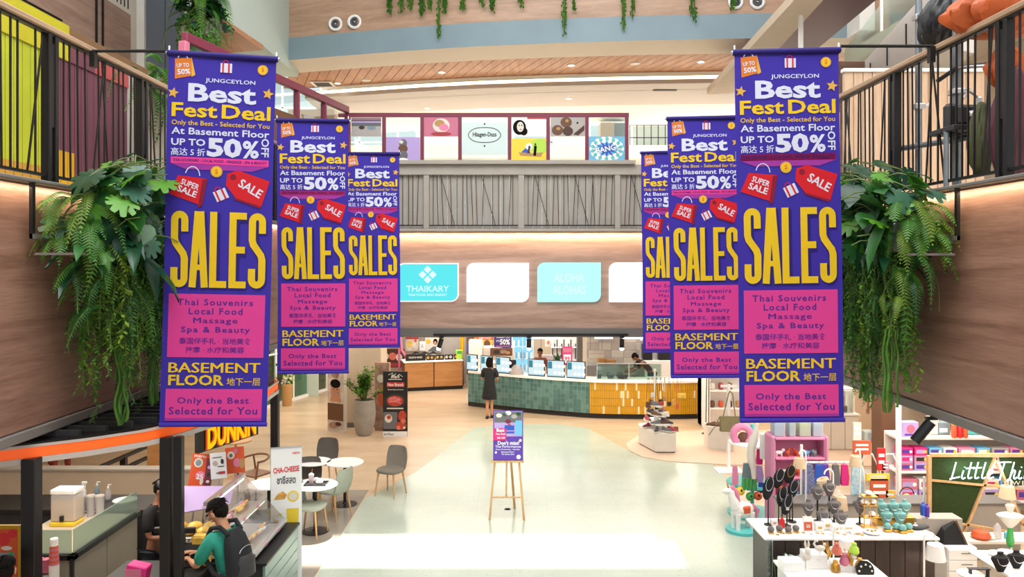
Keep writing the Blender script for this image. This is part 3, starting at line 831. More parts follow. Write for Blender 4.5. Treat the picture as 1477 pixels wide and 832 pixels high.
def banner_mesh():
    b = Ban()
    b.mat('b_purple')
    # the cloth itself: a fine grid, hemmed edges
    nx, nz = 16, 40
    vs = []; fs = []
    for s_ in (0, 1):
        for j in range(nz+1):
            for i in range(nx+1): vs.append((-.5 + i/nx, .002*s_, -3.6*j/nz))
    for j in range(nz):
        for i in range(nx):
            a = j*(nx+1)+i; fs.append((a, a+nx+1, a+nx+2, a+1)); o_ = (nx+1)*(nz+1); fs.append((o_+a, o_+a+1, o_+a+nx+2, o_+a+nx+1))
    b.add(vs, fs)
    b.re(0, 150, 0, 9, 'b_deep', 1)
    b.pg([(9, 11), (32, 8), (38, 33), (10, 40)], 'b_orange', 1); b.pg([(32, 8), (38, 33), (33, 36)], 'b_gold', 2)
    b.rb(arcpts(20, 11, 7, 6, 10, 170, 6), 1.2, 'b_white', 2)
    b.tx('UP TO', 12, 29, 17, 23, 'b_white', 3, .02, 6); b.tx('50%', 13, 31, 25, 33, 'b_white', 3, .03, 6)
    gift(b, 80, 19, 8, 0); coin(b, 131, 20, 7.4)
    b.tx('JUNGCEYLON', 52, 121, 36.5, 44, 'b_white', 2, .012)
    b.tx('Best', 29, 123, 45, 71.5, 'b_white', 2, .03)
    star(b, 8.5, 60, 8, 'b_gold'); star(b, 139.5, 54.6, 8.5, 'b_gold')
    b.tx('Fest', 7, 70, 73.5, 94, 'b_yellow', 2, .024); b.tx('Deal', 76, 144, 73.5, 94, 'b_yellow', 2, .024)
    b.tx('Only the Best - Selected for You', 7.5, 143, 98.5, 107.5, 'b_yellow', 2, .008)
    b.tx('At Basement Floor', 7.5, 143, 109, 119, 'b_white', 2, .018)
    b.tx('UP TO', 7.5, 54.6, 125, 135, 'b_white', 2, .025); b.tx('高达 5 折', 7.5, 54.6, 138.5, 149.5, 'b_white', 2, .008)
    b.tx('50', 57, 105, 122, 150, 'b_white', 2, .045); b.tx('%', 106, 129, 124, 150, 'b_white', 2, .03)
    b.tx('OFF', 124, 151, 128, 139, 'b_white', 2, .02, -90)
    b.re(7.5, 143, 151.5, 160.6, 'b_pinkdk', 1)
    for q_ in range(8): b.re(7.5 + q_*2.8, 143 - q_*3.1, 160.5 + q_*1.05, 161.6 + q_*1.05, 'b_pinkdk', 1); b.re(7.5, 143, 151.5, 160.5, 'b_pink', 2)
    b.tx('THAI SOUVENIRS - LOCAL FOOD - MASSAGE - SPA & BEAUTY', 10, 140, 154, 158, 'b_deep', 3, .01)
    b.pg([(18, 178), (59, 182), (52, 221), (6, 205)], 'b_red', 2); b.pg([(59, 182), (52, 221), (46, 224), (52, 183)], 'b_reddk', 3)
    b.rb(arcpts(38, 178, 10, 13, 0, 165, 8), 1.3, 'b_white', 3)
    b.tx('SUPER', 22, 48, 186.5, 195, 'b_white', 4, .02, -20); b.tx('SALE', 17, 45, 196, 205.5, 'b_white', 4, .025, -20)
    b.pg([(86, 173), (101, 168), (145, 182), (134, 219), (98, 208), (84, 190)], 'b_red', 2); b.dc(94, 178, 4.3, 'b_reddk', 3); b.pg([(98, 208), (134, 219), (132, 222), (95, 210)], 'b_reddk', 3)
    b.tx('SALE', 101, 136, 187, 200, 'b_white', 4, .022, -30)
    coin(b, 71, 171, 8.2); gift(b, 77, 203, 9, -25)
    sales(b, 11, 143, 231, 341, 'b_deep', 2, 12.5); sales(b, 9.5, 141, 229, 338.5, 'b_yellow', 3, 9.8)
    b.re(8, 142, 348, 439.5, 'b_pink', 1)
    for t_, x0, x1, y0, y1 in (('Thai Souvenirs', 20, 125, 355, 364.5), ('Local Food', 36, 111, 368, 377.5), ('Massage', 43, 104, 382, 392.5), ('Spa & Beauty', 26, 122, 395, 406)):
        b.tx(t_, x0, x1, y0, y1, 'b_ink', 2, .02, 0, 0, 1.2)
    b.tx('泰国伴手礼 · 当地美食', 24, 124, 411, 420.5, 'b_ink', 2, .012); b.tx('按摩 · 水疗和美容', 33, 115, 424, 433, 'b_ink', 2, .012)
    b.tx('BASEMENT', 11, 138, 447, 461.5, 'b_yellow', 2, .022); b.tx('FLOOR', 11, 88, 464.5, 480, 'b_yellow', 2, .026); b.tx('地下一层', 92, 139, 468.5, 480, 'b_yellow', 2, .004)
    b.re(8, 142, 485, 531, 'b_pink', 1)
    b.tx('Only the Best', 24, 124, 497, 509, 'b_ink', 2, .02, 0, 0, 1.15); b.tx('Selected for You', 13, 136, 511, 522, 'b_ink', 2, .02, 0, 0, 1.12)
    b.re(8, 142, 527, 531, 'b_pinkdk', 3)
    # soft waves and a slight belly, so that the cloth hangs rather than stands
    out = []
    for x, y, z in b.v:
        out.append((x + .004*math.sin(z*2.1), y + .007*math.sin(x*5.2 + z*.8) + .007*math.sin(z*1.5), z))
    b.v = out
    return b
_bm = banner_mesh()
BANNER = _bm.mesh('cloth')
print('banner faces', len(BANNER.polygons))
_t = MB('b_deep'); _t.tube([(-.515, -.0, -.02), (.515, -.0, -.02)], .03, 12); _t.mat('chrome'); _t.ball((-.52, 0, -.02), .018, 8, 6); _t.ball((.52, 0, -.02), .018, 8, 6)
_t.mat('white'); _t.bar((-.5, -.0, .0), (-.5, 0, .05), .012); _t.bar((.5, 0, 0), (.5, 0, .05), .012)
TOPROD = _t.mesh('top_rod')
_t = MB('b_purple'); _t.tube([(-.5, 0, -3.6), (.5, 0, -3.6)], .022, 10); BOTROD = _t.mesh('bottom_rod')
# x of left edge, y of top, y of bottom, lean, yaw, label, rod side
BN = [
 (248, 78, 612, 1.45, 8, 'largest sale banner on the left, in front of the hanging ferns', -1),
 (400.5, 172, 537, -.1, 4, 'middle sale banner of the left row, between the large and the small one', -1),
 (498, 220, 500, -.3, 3, 'smallest and farthest sale banner of the left row, next to the pale lit screens', -1),
 (1060, 71, 606, -.9, -2, 'largest sale banner on the right, beside the scaffold railing', 1),
 (963, 168, 543, -.8, -3, 'middle sale banner of the right row, partly behind the largest', 1),
 (925, 218, 507, -.6, -3, 'farthest sale banner of the right row, mostly hidden behind the middle one', 1)]
for i, (px, py, pb, lean, yaw, lb, sd) in enumerate(BN):
    d = 3.6 * FPX / (pb - py)
    t = thing('sale_banner', 'purple and pink cloth hanging banner: ' + lb, 'banner', (WX(px, d) + .5, d, WZ(py, d)), 0, 'sale banners')
    t['label'] = lb
    t.rotation_euler = (0, R(lean), R(yaw))
    inst(BANNER, 'cloth', t, (0, 0, 0)); inst(TOPROD, 'top_rod', t, (0, 0, 0)); inst(BOTROD, 'bottom_rod', t, (0, 0, 0))
    zt = WZ(py, d) + .03
    b = MB('black_metal'); x0 = WX(px, d) + (-.03 if sd < 0 else 1.03)
    b.tube([(x0, d + .0, zt), (sd*4.08, d, zt)], .016, 8); b.box(sd*4.07 - .025, sd*4.07 + .025, d - .03, d + .03, zt - .16, zt - .005)
    tag(b.obj('banner_arm'), 'thin black arm carrying the ' + lb.split(',')[0], 'bracket')

# ================================================================ POSTER SCREENS ON THE FAR BALUSTRADE
DP = DEND + .02
def PX(px): return WX(px, DP)
def PZ(py): return WZ(py, DP)
ZS = 6.39
t = thing('poster_screen', 'magenta framed glass poster screen standing on the far balustrade', 'screen', (0, DP, ZS))
def lp(b, x0, x1, z0, z1, y0=-.02, y1=.02): b.box(PX(x0), PX(x1), y0, y1, z0 - ZS, z1 - ZS)
top = PZ(163)
b = MB('magenta'); lp(b, 488, 907, top - .09, top, -.03, .03); b.obj('top_rail', t)
mull = [503, 554, 609, 663.5, 735, 790.5, 846.5, 904]
for x in mull:
    b = MB('magenta'); lp(b, x - 2.6, x + 2.6, ZS, top - .09, -.03, .03); b.obj('mullion', t)
for a, c in zip(mull[:-1], mull[1:]):
    b = MB('clear_glass'); lp(b, a + 2.6, c - 2.6, ZS + .02, top - .09, -.004, .004); b.obj('glass_pane', t)
mid = 199
def poster(name, lb, x0, x1, y0, y1, draw):
    b = MB('white'); xa, xb, za, zb = PX(x0), PX(x1), PZ(y1), PZ(y0)
    cx_, cz_ = (xa+xb)/2, (za+zb)/2
    b.box(xa-cx_, xb-cx_, -.004, .0, za-cz_, zb-cz_)
    draw(b, (xb-xa)/2, (zb-za)/2)
    o = b.obj(name, loc=(cx_, DP - .012, cz_)); tag(o, lb, 'poster'); return o
def blobs(b, W, H, items, y0=-.008):
    for k, it in enumerate(items):
        y = y0 - .0012 * k
        if it[0] == 'r': b.mat(it[5]); b.rect(W*it[1], W*it[2], H*it[3], H*it[4], y)
        elif it[0] == 'd': b.mat(it[5]); b.disc(W*it[1], H*it[2], W*it[3], y, 18, H*it[4])
        elif it[0] == 't': b.mat(it[6]); b.text(it[1], W*it[2], W*it[3], H*it[4], H*it[5], y, it[7] if len(it) > 7 else .01)
        elif it[0] == 'p': b.mat(it[2]); b.xz([(W*u, H*v) for u, v in it[1]], y)
        elif it[0] == 'l': b.mat(it[3]); b.ribbon([(W*u, H*v) for u, v in it[1]], it[2], y)
F_ = True
poster('poster', 'poster of parked cars in the top left bay of the screens', 507, 550, 170, 197, lambda b, W, H: blobs(b, W, H, [('r', -1, 1, -1, 1, 'corrugated'), ('r', -1, 1, .1, 1, 'cloth_grey'), ('d', .35, -.1, .3, .22, 'blue_grey'), ('d', -.3, -.05, .2, .2, 'charcoal'), ('r', -1, 1, .45, .6, 'lilac'), ('r', -1, 1, .8, .9, 'magenta_pale')]))
poster('poster', 'lavender poster with a stack of ice cream scoops', 557, 606, 198, 233, lambda b, W, H: blobs(b, W, H, [('r', -1, 1, -1, 1, 'lilac'), ('d', 0, .5, .24, .34, 'cloth_grey'), ('d', 0, .05, .28, .34, 'brown'), ('d', .0, -.5, .28, .4, 'cloth_grey'), ('d', -.1, .6, .12, .14, 'offwhite'), ('d', 0, -.9, .3, .2, 'white')]))
poster('poster', 'pink poster with a whipped dessert', 612, 661, 168, 197, lambda b, W, H: blobs(b, W, H, [('r', -1, 1, -1, 1, 'magenta_pale'), ('d', 0, .1, .5, .7, 'offwhite'), ('d', -.1, .3, .3, .35, 'tan'), ('d', .15, -.1, .28, .35, 'icing_pink'), ('d', 0, -.75, .6, .2, 'crimson')]))
def hd(b, W, H):
    blobs(b, W, H, [('r', -1, 1, -1, 1, 'white_gloss'), ('r', -1, 1, -1, .8, 'corrugated')]); b.ms[-1] = M['poster_mint']
    P = [(.68*math.cos(2*PI*k/40)*(1 + .04*math.cos(8*PI*k/40)), .1 + .48*math.sin(2*PI*k/40)*(1 + .12*math.cos(4*PI*k/40))) for k in range(41)]
    b.mat('charcoal'); b.ribbon([(W*u, H*v) for u, v in P], .016, -.012)
    b.text('Häagen-Dazs', -W*.52, W*.52, -H*.06, H*.26, -.013, .025)
    for s_ in (1, -1): b.rect(-.008, .008, H*(.1 + s_*.54) - .02, H*(.1 + s_*.54) + .06*s_, -.012) if False else b.disc(0, H*(.1 + s_*.62), .02, -.012, 8)
mat('poster_mint', '#d3e3e0', .4)
poster('poster', 'large pale mint poster with a black oval emblem', 666, 732, 172, 223, hd)
poster('poster', 'white poster with the face of a woman with curly dark hair', 738, 788, 168, 197, lambda b, W, H: blobs(b, W, H, [('r', -1, 1, -1, 1, 'white'), ('d', -.55, -.1, .38, .75, 'hair'), ('d', -.3, -.5, .22, .4, 'hair'), ('d', -.5, -.05, .2, .5, 'offwhite'), ('d', -.56, .1, .04, .06, 'hair'), ('d', -.42, .1, .04, .06, 'hair'), ('d', -.48, -.3, .06, .05, 'crimson'), ('r', -.1, 1, .75, 1, 'crimson')]))
poster('poster', 'yellow poster with open hands and two small figures', 738, 788, 200, 233, lambda b, W, H: blobs(b, W, H, [('r', -1, 1, -1, 1, 'yellow'), ('d', .6, .3, .5, .7, 'lime'), ('p', [(-.5, -.5), (.7, -.6), (.8, -.2), (0, -.3), (-.6, -.2)], 'tan'), ('p', [(-.45, -.2), (-.1, .3), (.1, -.3)], 'blue'), ('d', 0, .3, .2, .3, 'white'), ('p', [(.25, -.5), (.4, -.5), (.45, .35), (.3, .4)], 'hair'), ('p', [(-.1, -.3), (0, -.3), (.1, .3), (-.02, .4)], 'charcoal'), ('d', .37, .5, .05, .08, 'hair')]))
poster('poster', 'poster of chocolate balls on white', 794, 844, 167, 197, lambda b, W, H: blobs(b, W, H, [('r', -1, 1, -1, 1, 'corrugated'), ('d', -.6, -.4, .33, .5, 'brown'), ('d', -.1, .35, .33, .5, 'brown'), ('d', 0, -.5, .3, .45, 'choc'), ('p', [(.3, -.8), (.95, .1), (.95, -.4), (.6, -.9)], 'choc'), ('d', .55, .3, .06, .08, 'hair'), ('d', -.55, -.25, .12, .15, 'tan'), ('d', -.05, .5, .1, .15, 'tan')]))
def bang(b, W, H):
    blobs(b, W, H, [('r', -1, 1, -1, 1, 'sky')])
    for k in range(14):
        a = 2*PI*k/14; b.mat('white'); b.disc(W*.78*math.cos(a), H*.75*math.sin(a), .07, -.0095, 12); b.mat('turq'); b.disc(W*.8*math.cos(a+.2), H*.78*math.sin(a+.2), .04, -.0105, 10)
    b.mat('blue')
    for k in range(12):
        a = 2*PI*k/12; b.xz([(0, 0), (W*.3*math.cos(a-.26), H*.3*math.sin(a-.26)), (W*.75*math.cos(a), H*.72*math.sin(a)), (W*.3*math.cos(a+.26), H*.3*math.sin(a+.26))], -.0115)
    b.mat('white'); b.text('BANG!', -W*.6, W*.6, -H*.2, H*.25, -.014, .02, 0, 1, None, R(12))
poster('poster', 'blue burst poster in the lower bay at the right end of the screens', 849, 901, 197, 233, bang)
# side wing of the screens, seen at left behind the railing
def wing(lb, A, Bp, z0, z1, nbay, fm='magenta'):
    A = Vector((A[0], A[1], z0)); Bv = Vector((Bp[0], Bp[1], z0)); L_ = (Bv - A).length; rz = math.atan2(Bv.y - A.y, Bv.x - A.x)
    t = thing('poster_screen', lb, 'screen', tuple(A), rz); h = z1 - z0
    b = MB(fm); b.box(0, L_, -.05, .05, h-.14, h, .01); b.obj('top_rail', t)
    for i in range(nbay+1):
        b = MB('magenta_pale' if i == 0 else fm); x = i * L_ / nbay; wd = .11 if i == 0 else .05; b.box(x-wd/2, x+wd/2, -.06, .06, 0, h-.14, .01); b.obj('mullion', t)
    for i in range(nbay):
        b = MB('clear_glass'); b.box(i*L_/nbay+.06, (i+1)*L_/nbay-.03, -.004, .004, .05, h-.14); b.obj('glass_pane', t)
    b = MB(fm); b.box(0, L_, -.05, .05, 0, .08); b.obj('bottom_rail', t)
    return t, L_, rz
t, L_, rz = wing('magenta framed glass screen running back along the left gallery', (-4.73, 11.0), (-3.52, 16.3), 5.0, 7.52, 5)
def wing_poster(x0, x1, z0, z1, m, lb, T0, items=()):
    b = MB(m); b.box(-(x1-x0)/2, (x1-x0)/2, -.01, .0, -(z1-z0)/2, (z1-z0)/2)
    blobs(b, (x1-x0)/2, (z1-z0)/2, items, -.012)
    p_ = T0.location + Matrix.Rotation(T0.rotation_euler[2], 3, 'Z') @ Vector(((x0+x1)/2, -.02, (z0+z1)/2))
    o = b.obj('poster', loc=p_, rot=(0, 0, T0.rotation_euler[2])); tag(o, lb, 'poster')
wing_poster(1.3, 2.25, 1.2, 2.15, 'white', 'white poster with a dark round motif in the left side screen', t, [('d', .1, -.6, .4, .5, 'purple'), ('t', 'SALE', -.6, .5, .2, .5, 'magenta')])
wing_poster(2.4, 3.3, .2, 1.9, 'brown', 'brown poster with pale lettering in the left side screen', t, [('d', 0, .3, .6, .4, 'offwhite'), ('t', 'Road', -.7, .7, .2, .6, 'brown')])
wing_poster(3.5, 4.5, .2, 2.0, 'corrugated', 'grey white poster with handwriting lines in the left side screen', t, [('l', [(-.8, .2), (-.5, .7), (-.3, 0), (0, .6), (.2, -.1), (.5, .5), (.8, 0)], .03, 'cloth_grey'), ('l', [(-.8, -.5), (-.4, -.1), (0, -.6), (.4, -.1), (.8, -.6)], .03, 'cloth_grey')])
# right: translucent magenta canopy fascia sloping away above the banners
b = MB('beige_wall'); z0 = 8.15
A = (WX(1023, 17.6), 17.6); 
b = MB('beige_wall'); b.prism([(4.6, 18.0), (4.15, 9.5), (4.5, 9.5), (5.3, 17.8)], 8.15, 8.3)
b.mat('magenta_dark'); b.prism([(4.85, 17.5), (4.5, 9.5), (5.6, 9.5), (6.1, 17.3)], 8.35, 8.6)
o = struct('trim_12', b, 'beige and magenta ceiling ribbon above the right banners')
# recessed light discs on the ribbon
for px, py in ((1147, 30), (1118, 61)):
    d = (8.34 - CZ) * FPX / (378 - py); b = MB('white'); b.lathe([(.10, 0), (.14, -.02), (.16, 0)], n=18, cap=False); b.mat('lamp_white'); b.lathe([(.001, -.006), (.10, -.006)], n=18, cap=False)
    tag(b.obj('downlight', loc=(WX(px, d), d, 8.352)), 'lit downlight in the magenta ceiling ribbon, ' + ('upper' if py < 40 else 'lower') + ' one', 'light')

# ================================================================ HANGING PLANTERS
def leafmesh(kind, m, sz):
    b = MB(m)
    if kind == 'monstera':
        ang = [];  n = 40
        rim = []
        for k in range(n + 1):
            a = -PI*.94 + 2*PI*.94*k/n
            r = (.5 + .10*math.cos(a)) * (1 if k % 4 in (0, 1) else .97 if k % 4 == 3 else .66)
            rim.append((r*math.sin(a), .42 + r*math.cos(a)*1.05))
        vs = [(0, 0, 0), (0, .45, .04)]; fs = []
        for x, y in rim: vs.append((x, y, .10*abs(x) - .22*max(0, y-.4)**2*2 - .12*abs(x)**2))
        for k in range(n): fs.append((1, 2+k, 3+k))
        fs.append((1, 0, 2)); fs.append((1, 2+n, 0))
        b.add([(x*sz, y*sz, z*sz) for x, y, z in vs], fs)
        b.mat('stem'); b.tube([(0, .45*sz, .02*sz), (0, 0, 0), (0, -.45*sz, -.15*sz), (0, -.8*sz, -.45*sz)], .008*sz*3, 5)
    elif kind == 'heart':
        pts = [(0, 0), (.18, -.08), (.38, .05), (.46, .3), (.36, .6), (.16, .85), (0, 1.05), (-.16, .85), (-.36, .6), (-.46, .3), (-.38, .05), (-.18, -.08)]
        vs = [(0, .4, .0)] + [(x, y, .12*abs(x) - .15*y*y) for x, y in pts]
        b.add([(x*sz, y*sz, z*sz) for x, y, z in vs], [(0, 1+k, 1+(k+1) % 12) for k in range(12)])
        b.mat('stem'); b.tube([(0, .1*sz, 0), (0, -.3*sz, -.1*sz), (0, -.6*sz, -.4*sz)], .02*sz, 5)
    elif kind == 'long':
        pts = [(0, 0, 0), (.10, .25, .02), (.12, .55, -.03), (.07, .85, -.14), (0, 1.05, -.28)]
        L_ = [(x, y, z) for x, y, z in pts]; Rr = [(-x, y, z) for x, y, z in pts]
        vs = L_ + Rr + [(0, y, z - .03) for x, y, z in pts]; fs = []
        for i in range(4): fs += [(10+i, i, i+1, 11+i), (5+i, 10+i, 11+i, 6+i)]
        b.add([(x*sz, y*sz, z*sz) for x, y, z in vs], fs)
    return b.mesh('leaf', 60)
def frond(m, L_, droop, pin, n=18, seed=1):
    rnd = random.Random(seed); b = MB(m); P = []
    for i in range(n + 1):
        u = i / n; P.append(Vector((0, L_*(u - droop*.32*u*u), L_*(.30*u - droop*u*u*.9))))
    for i in range(1, n + 1):
        u = i / n; p_ = P[i]; t_ = (P[i] - P[i-1]).normalized(); ln = pin * (math.sin(PI*min(1, u*.9 + .12)))**.7 + .01
        for sg in (1, -1):
            side = Vector((sg, 0, 0)); dirv = (side + t_*.45 + Vector((0, 0, -.25))).normalized(); wv = t_ * (L_/n*.36)
            a = p_ - wv; c = p_ + wv; tip = p_ + dirv*ln
            b.add([tuple(a), tuple(p_ + dirv*ln*.5 - wv*.8), tuple(tip), tuple(p_ + dirv*ln*.5 + wv*.8), tuple(c)], [(0, 1, 2, 3, 4)])
    b.mat('stem'); b.tube(P[::3], .004, 3, False)
    return b.mesh('frond', 60)
def hang(m, L_, seed, leafy=.05, n=26):
    # a trailing stem with small leaves, hanging straight down
    rnd = random.Random(seed); b = MB(m); P = [Vector((.02*math.sin(i*.7+seed), .02*math.cos(i*.5+seed), -L_*i/n)) for i in range(n+1)]
    for i in range(1, n+1):
        for sg in (1, -1):
            a = rnd.uniform(0, 2*PI); d_ = Vector((math.cos(a)*sg, math.sin(a), -.7)).normalized(); q = P[i] + d_*leafy*rnd.uniform(.7, 1.3); s_ = Vector((-math.sin(a), math.cos(a), .2))*leafy*.22; mid_ = (P[i]+q)/2
            b.add([tuple(P[i]), tuple(mid_+s_), tuple(q), tuple(mid_-s_)], [(0, 1, 2, 3)])
    b.mat('stem'); b.tube(P[::4] + [P[-1]], .004, 3, False)
    return b.mesh('trailing_stem', 60)
def rope(m, L_, seed, k=7):
    # a bundle of long thin strings
    rnd = random.Random(seed); b = MB(m)
    for j in range(k):
        x, y = rnd.uniform(-.055, .055), rnd.uniform(-.055, .055); l = L_*rnd.uniform(.85, 1); ph = rnd.uniform(0, 6)
        b.tube([(x + .015*math.sin(i*1.1+ph), y + .015*math.cos(i*.9+ph), -l*i/10) for i in range(11)], [.007 + .006*i/10 for i in range(11)], 4, False)
    return b.mesh('string_vine', 60)
LEAVES = [leafmesh('monstera', m_, s_) for m_, s_ in (('leaf_dark', .36), ('leaf_blue', .34), ('leaf', .32))] + [leafmesh('monstera', 'leaf_bright', .32), leafmesh('heart', 'leaf_dark', .30), leafmesh('heart', 'leaf', .30)]
LONG = [leafmesh('long', 'leaf_dark', .55), leafmesh('long', 'leaf', .5)]
FRONDS = [frond('fern', .55, .8, .085, 20, 1), frond('fern_yellow', .55, 1.0, .075, 20, 2), frond('leaf', .7, 1.15, .085, 22, 3), frond('fern', .8, 1.45, .10, 24, 4)]
HANGS = [hang('fern', .9, 1, .07, 30), hang('vine', 1.15, 2, .06, 36), hang('fern_yellow', .8, 3, .08, 26), hang('leaf', 1.0, 4, .06, 32)]
ROPES = [rope('vine', .85, 1), rope('vine', .8, 2), rope('vine', .6, 3)]
def planter(sx, y0, y1, lb, seed, ropes, ends):
    rnd = random.Random(seed); yc = (y0 + y1)/2; xw = sx*WXL
    t = thing('hanging_planter', lb, 'planter', (xw - sx*.32, yc, 4.30))
    hl = (y1 - y0)/2
    b = MB('grey_trim'); b.box(-.2, .2, -hl, hl, 0, .28, .01); b.obj('trough', t)
    for e in (-1, 1):
        b = MB('grey_trim'); yy = e*(hl - .02) if e > 0 else -hl - .28
        b.box(-.2, .2, yy - .03, yy + .03, -.04, -.02);
        b.mat('black_metal'); b.box(sx*.24 - .015, sx*.24 + .015, yy - .02, yy + .02, .1, .6); b.obj('bracket', t)
    b = MB('grey_trim'); b.box(sx*.22, sx*.25, -hl-.3, hl, .1, .14); b.obj('rail', t)
    b = MB('soil'); b.box(-.18, .18, -hl+.02, hl-.02, .2, .29); b.obj('soil', t)
    def R_(p_): return inst
    for k in range(180):
        y = rnd.uniform(-hl-.05, hl+.1); big = rnd.random()
        m_ = rnd.choice(LEAVES); z = rnd.uniform(.02, 1.0)*(1 - .25*abs(y)/hl); tilt = rnd.uniform(20, 80); yaw = rnd.gauss(150 if sx < 0 else 210, 55)
        inst(m_, 'leaf', t, (-sx*rnd.uniform(-.15, .45)*1.0, y, z), (R(-tilt*.9 + 10), R(rnd.uniform(-25, 25)), R(yaw)), rnd.uniform(.6, 1.0))
    for k in range(60):
        inst(rnd.choice(LONG), 'long_leaf', t, (-sx*rnd.uniform(-.1, .3), rnd.uniform(-hl, hl), rnd.uniform(.0, .45)), (R(rnd.uniform(-65, -10)), 0, R(rnd.gauss(180 if rnd.random() < .7 else sx*90, 40))), rnd.uniform(.8, 1.2))
    for k in range(230):
        y = rnd.uniform(-hl-.12, hl+.05); z = rnd.uniform(-.5, .45); ya = rnd.gauss(180, 55) if rnd.random() < .6 else rnd.gauss(sx*90, 40)
        inst(rnd.choice(FRONDS), 'frond', t, (-sx*rnd.uniform(-.1, .22), y, z), (R(rnd.uniform(-35, 10)), R(rnd.uniform(-15, 15)), R(ya)), rnd.uniform(.7, 1.1) * (1 - .45*abs(math.sin(R(ya)))))
    for k in range(30):   # the near end
        inst(FRONDS[k % 2], 'frond', t, (rnd.uniform(-.15, .15), -hl + rnd.uniform(-.02, .15), rnd.uniform(.1, .5)), (R(rnd.uniform(-20, 12)), 0, R(rnd.gauss(180, 45))), rnd.uniform(.8, 1.1))
    for k in range(230):
        y = rnd.uniform(-hl+.1, hl+.05); z = rnd.uniform(-.6, .2) * (1 if k % 3 else .3)
        o = inst(rnd.choice(HANGS), 'trailing_stem', t, (-sx*rnd.uniform(-.15, .38), y, z), (R(rnd.uniform(-6, 6)), R(rnd.uniform(-6, 6)), R(rnd.uniform(0, 360))), rnd.uniform(.6, 1.0))
    for k, (yy, top_, sc_) in enumerate(ropes):
        inst(ROPES[k % 3], 'string_vine', t, (-sx*.18, yy, top_), (0, 0, k), (1.1, 1.1, sc_))
        inst(ROPES[(k+1) % 3], 'string_vine', t, (-sx*.12, yy + .05, top_ + .25), (0, 0, k + 2), (1, 1, sc_*.9))
    return t
planter(-1, 6.75, 8.75, 'wall planter on the left with big split leaves, ferns and long trailing strings', 21, [(-.55, -.8, 1.0), (.0, -.75, 1.05), (.6, -.75, 1.0), (.9, -.6, .9)], None)
planter(1, 7.25, 8.95, 'wall planter on the right with rounder glossy leaves, ferns and trailing strings', 33, [(-.75, -.75, .95), (-.25, -.8, .95), (.3, -.55, .8), (.75, -.8, .9)], None)
# planting on the upper left, beside the pale pier
def bush(name, lb, loc, r, n, meshes, seed, hs=(), up_=1.2, low=-.3):
    rnd = random.Random(seed); t = thing(name, lb, 'plant', loc)
    b = MB('pot'); b.box(-r*.8, r*.8, -.15, .15, low, 0, .02); b.obj('trough', t)
    for k in range(n):
        a = rnd.uniform(0, 360); inst(rnd.choice(meshes), 'leaf', t, (rnd.uniform(-r, r)*.7, rnd.uniform(-.2, .1), rnd.uniform(-.3, r*up_)), (R(rnd.uniform(-50, 30)), 0, R(a)), rnd.uniform(.7, 1.3))
    for k in range(hs and hs[0] or 0):
        inst(rnd.choice(HANGS), 'trailing_stem', t, (rnd.uniform(-r, r)*.9, -.2, 0), (0, 0, k), rnd.uniform(hs[1]*.6, hs[1]))
    return t
d = 14.0
bush('hanging_plant', 'dense green planting at the upper left in front of the pale pier', (WX(290, d), d, WZ(30, d)), .42, 90, LEAVES + FRONDS, 4, (24, .8), 1.6)
bush('potted_fern', 'fern behind the left railing beside the largest left banner', (WX(228, 10.4), 10.4, WZ(128, 10.4)), .28, 34, FRONDS, 6, (), 1.2, -1.65)
# moss panel behind the first bay of the left side screen
b = MB('fern'); rnd = random.Random(3)
for k in range(500):
    x, y, z = rnd.uniform(-.28, .28), rnd.uniform(-.05, .05), rnd.uniform(-.6, .6); a = rnd.uniform(0, 6.28)
    b.add([(x, y, z), (x+.04*math.cos(a), y-.03, z+.04*math.sin(a)), (x+.02*math.cos(a+1.4), y-.02, z+.05*math.sin(a+1.4))], [(0, 1, 2)])
o = b.obj('moss_panel', loc=(-4.75, 11.75, WZ(95, 11.75)), stuff=True, rot=(0, 0, R(60))); tag(o, 'green moss panel in the first bay of the left side screen', 'plant', None, 'stuff')
# vines trailing over the upper curved fascia
for k, (px, py) in enumerate([(560, 22), (578, 16), (590, 12), (608, 22), (622, 14), (633, 56), (641, 20), (668, 14), (697, 10), (712, 16), (752, 10), (812, 50), (824, 12), (893, 44), (907, 28), (987, 30), (1040, 12)]):
    x = WX(px, 16.8); yy = eY(x) - .12; ztip = WZ(py, yy); top_ = 10.6
    t = thing('trailing_vine', '%s vine over the curved upper fascia, %s' % ('long' if py > 40 else 'short', ['first from the left', 'second from the left', 'third from the left', 'fourth from the left', 'fifth from the left', 'longest, left of centre', 'right next to the longest left one', 'eighth from the left', 'ninth from the left', 'tenth from the left', 'alone above the middle screens', 'longest right of the middle', 'just right of the longest middle one', 'second long one right of the middle', 'medium one just right of the second long one', 'medium one near the right nozzles', 'nearest the right nozzles'][k]), 'plant', (x, yy, ztip), 0, 'vines over the upper fascia')
    L_ = top_ - ztip
    b = MB('vine' if k % 3 else 'fern'); rnd = random.Random(k)
    for j in range(3 if py > 25 else 4):
        ox = rnd.uniform(-.05, .05); l = rnd.uniform(0, .15) if j else 0
        b.tube([(ox + .012*math.sin(i+k), 0, l + (L_-l)*i/8) for i in range(9)], .010, 4, False)
        for i in range(26):
            z = l + (L_-l)*rnd.random(); a = rnd.uniform(0, 6.28); b.add([(ox, 0, z), (ox+.06*math.cos(a), -.03, z-.04), (ox+.03*math.cos(a), .02, z-.08)], [(0, 1, 2)])
    b.obj('strand', t)
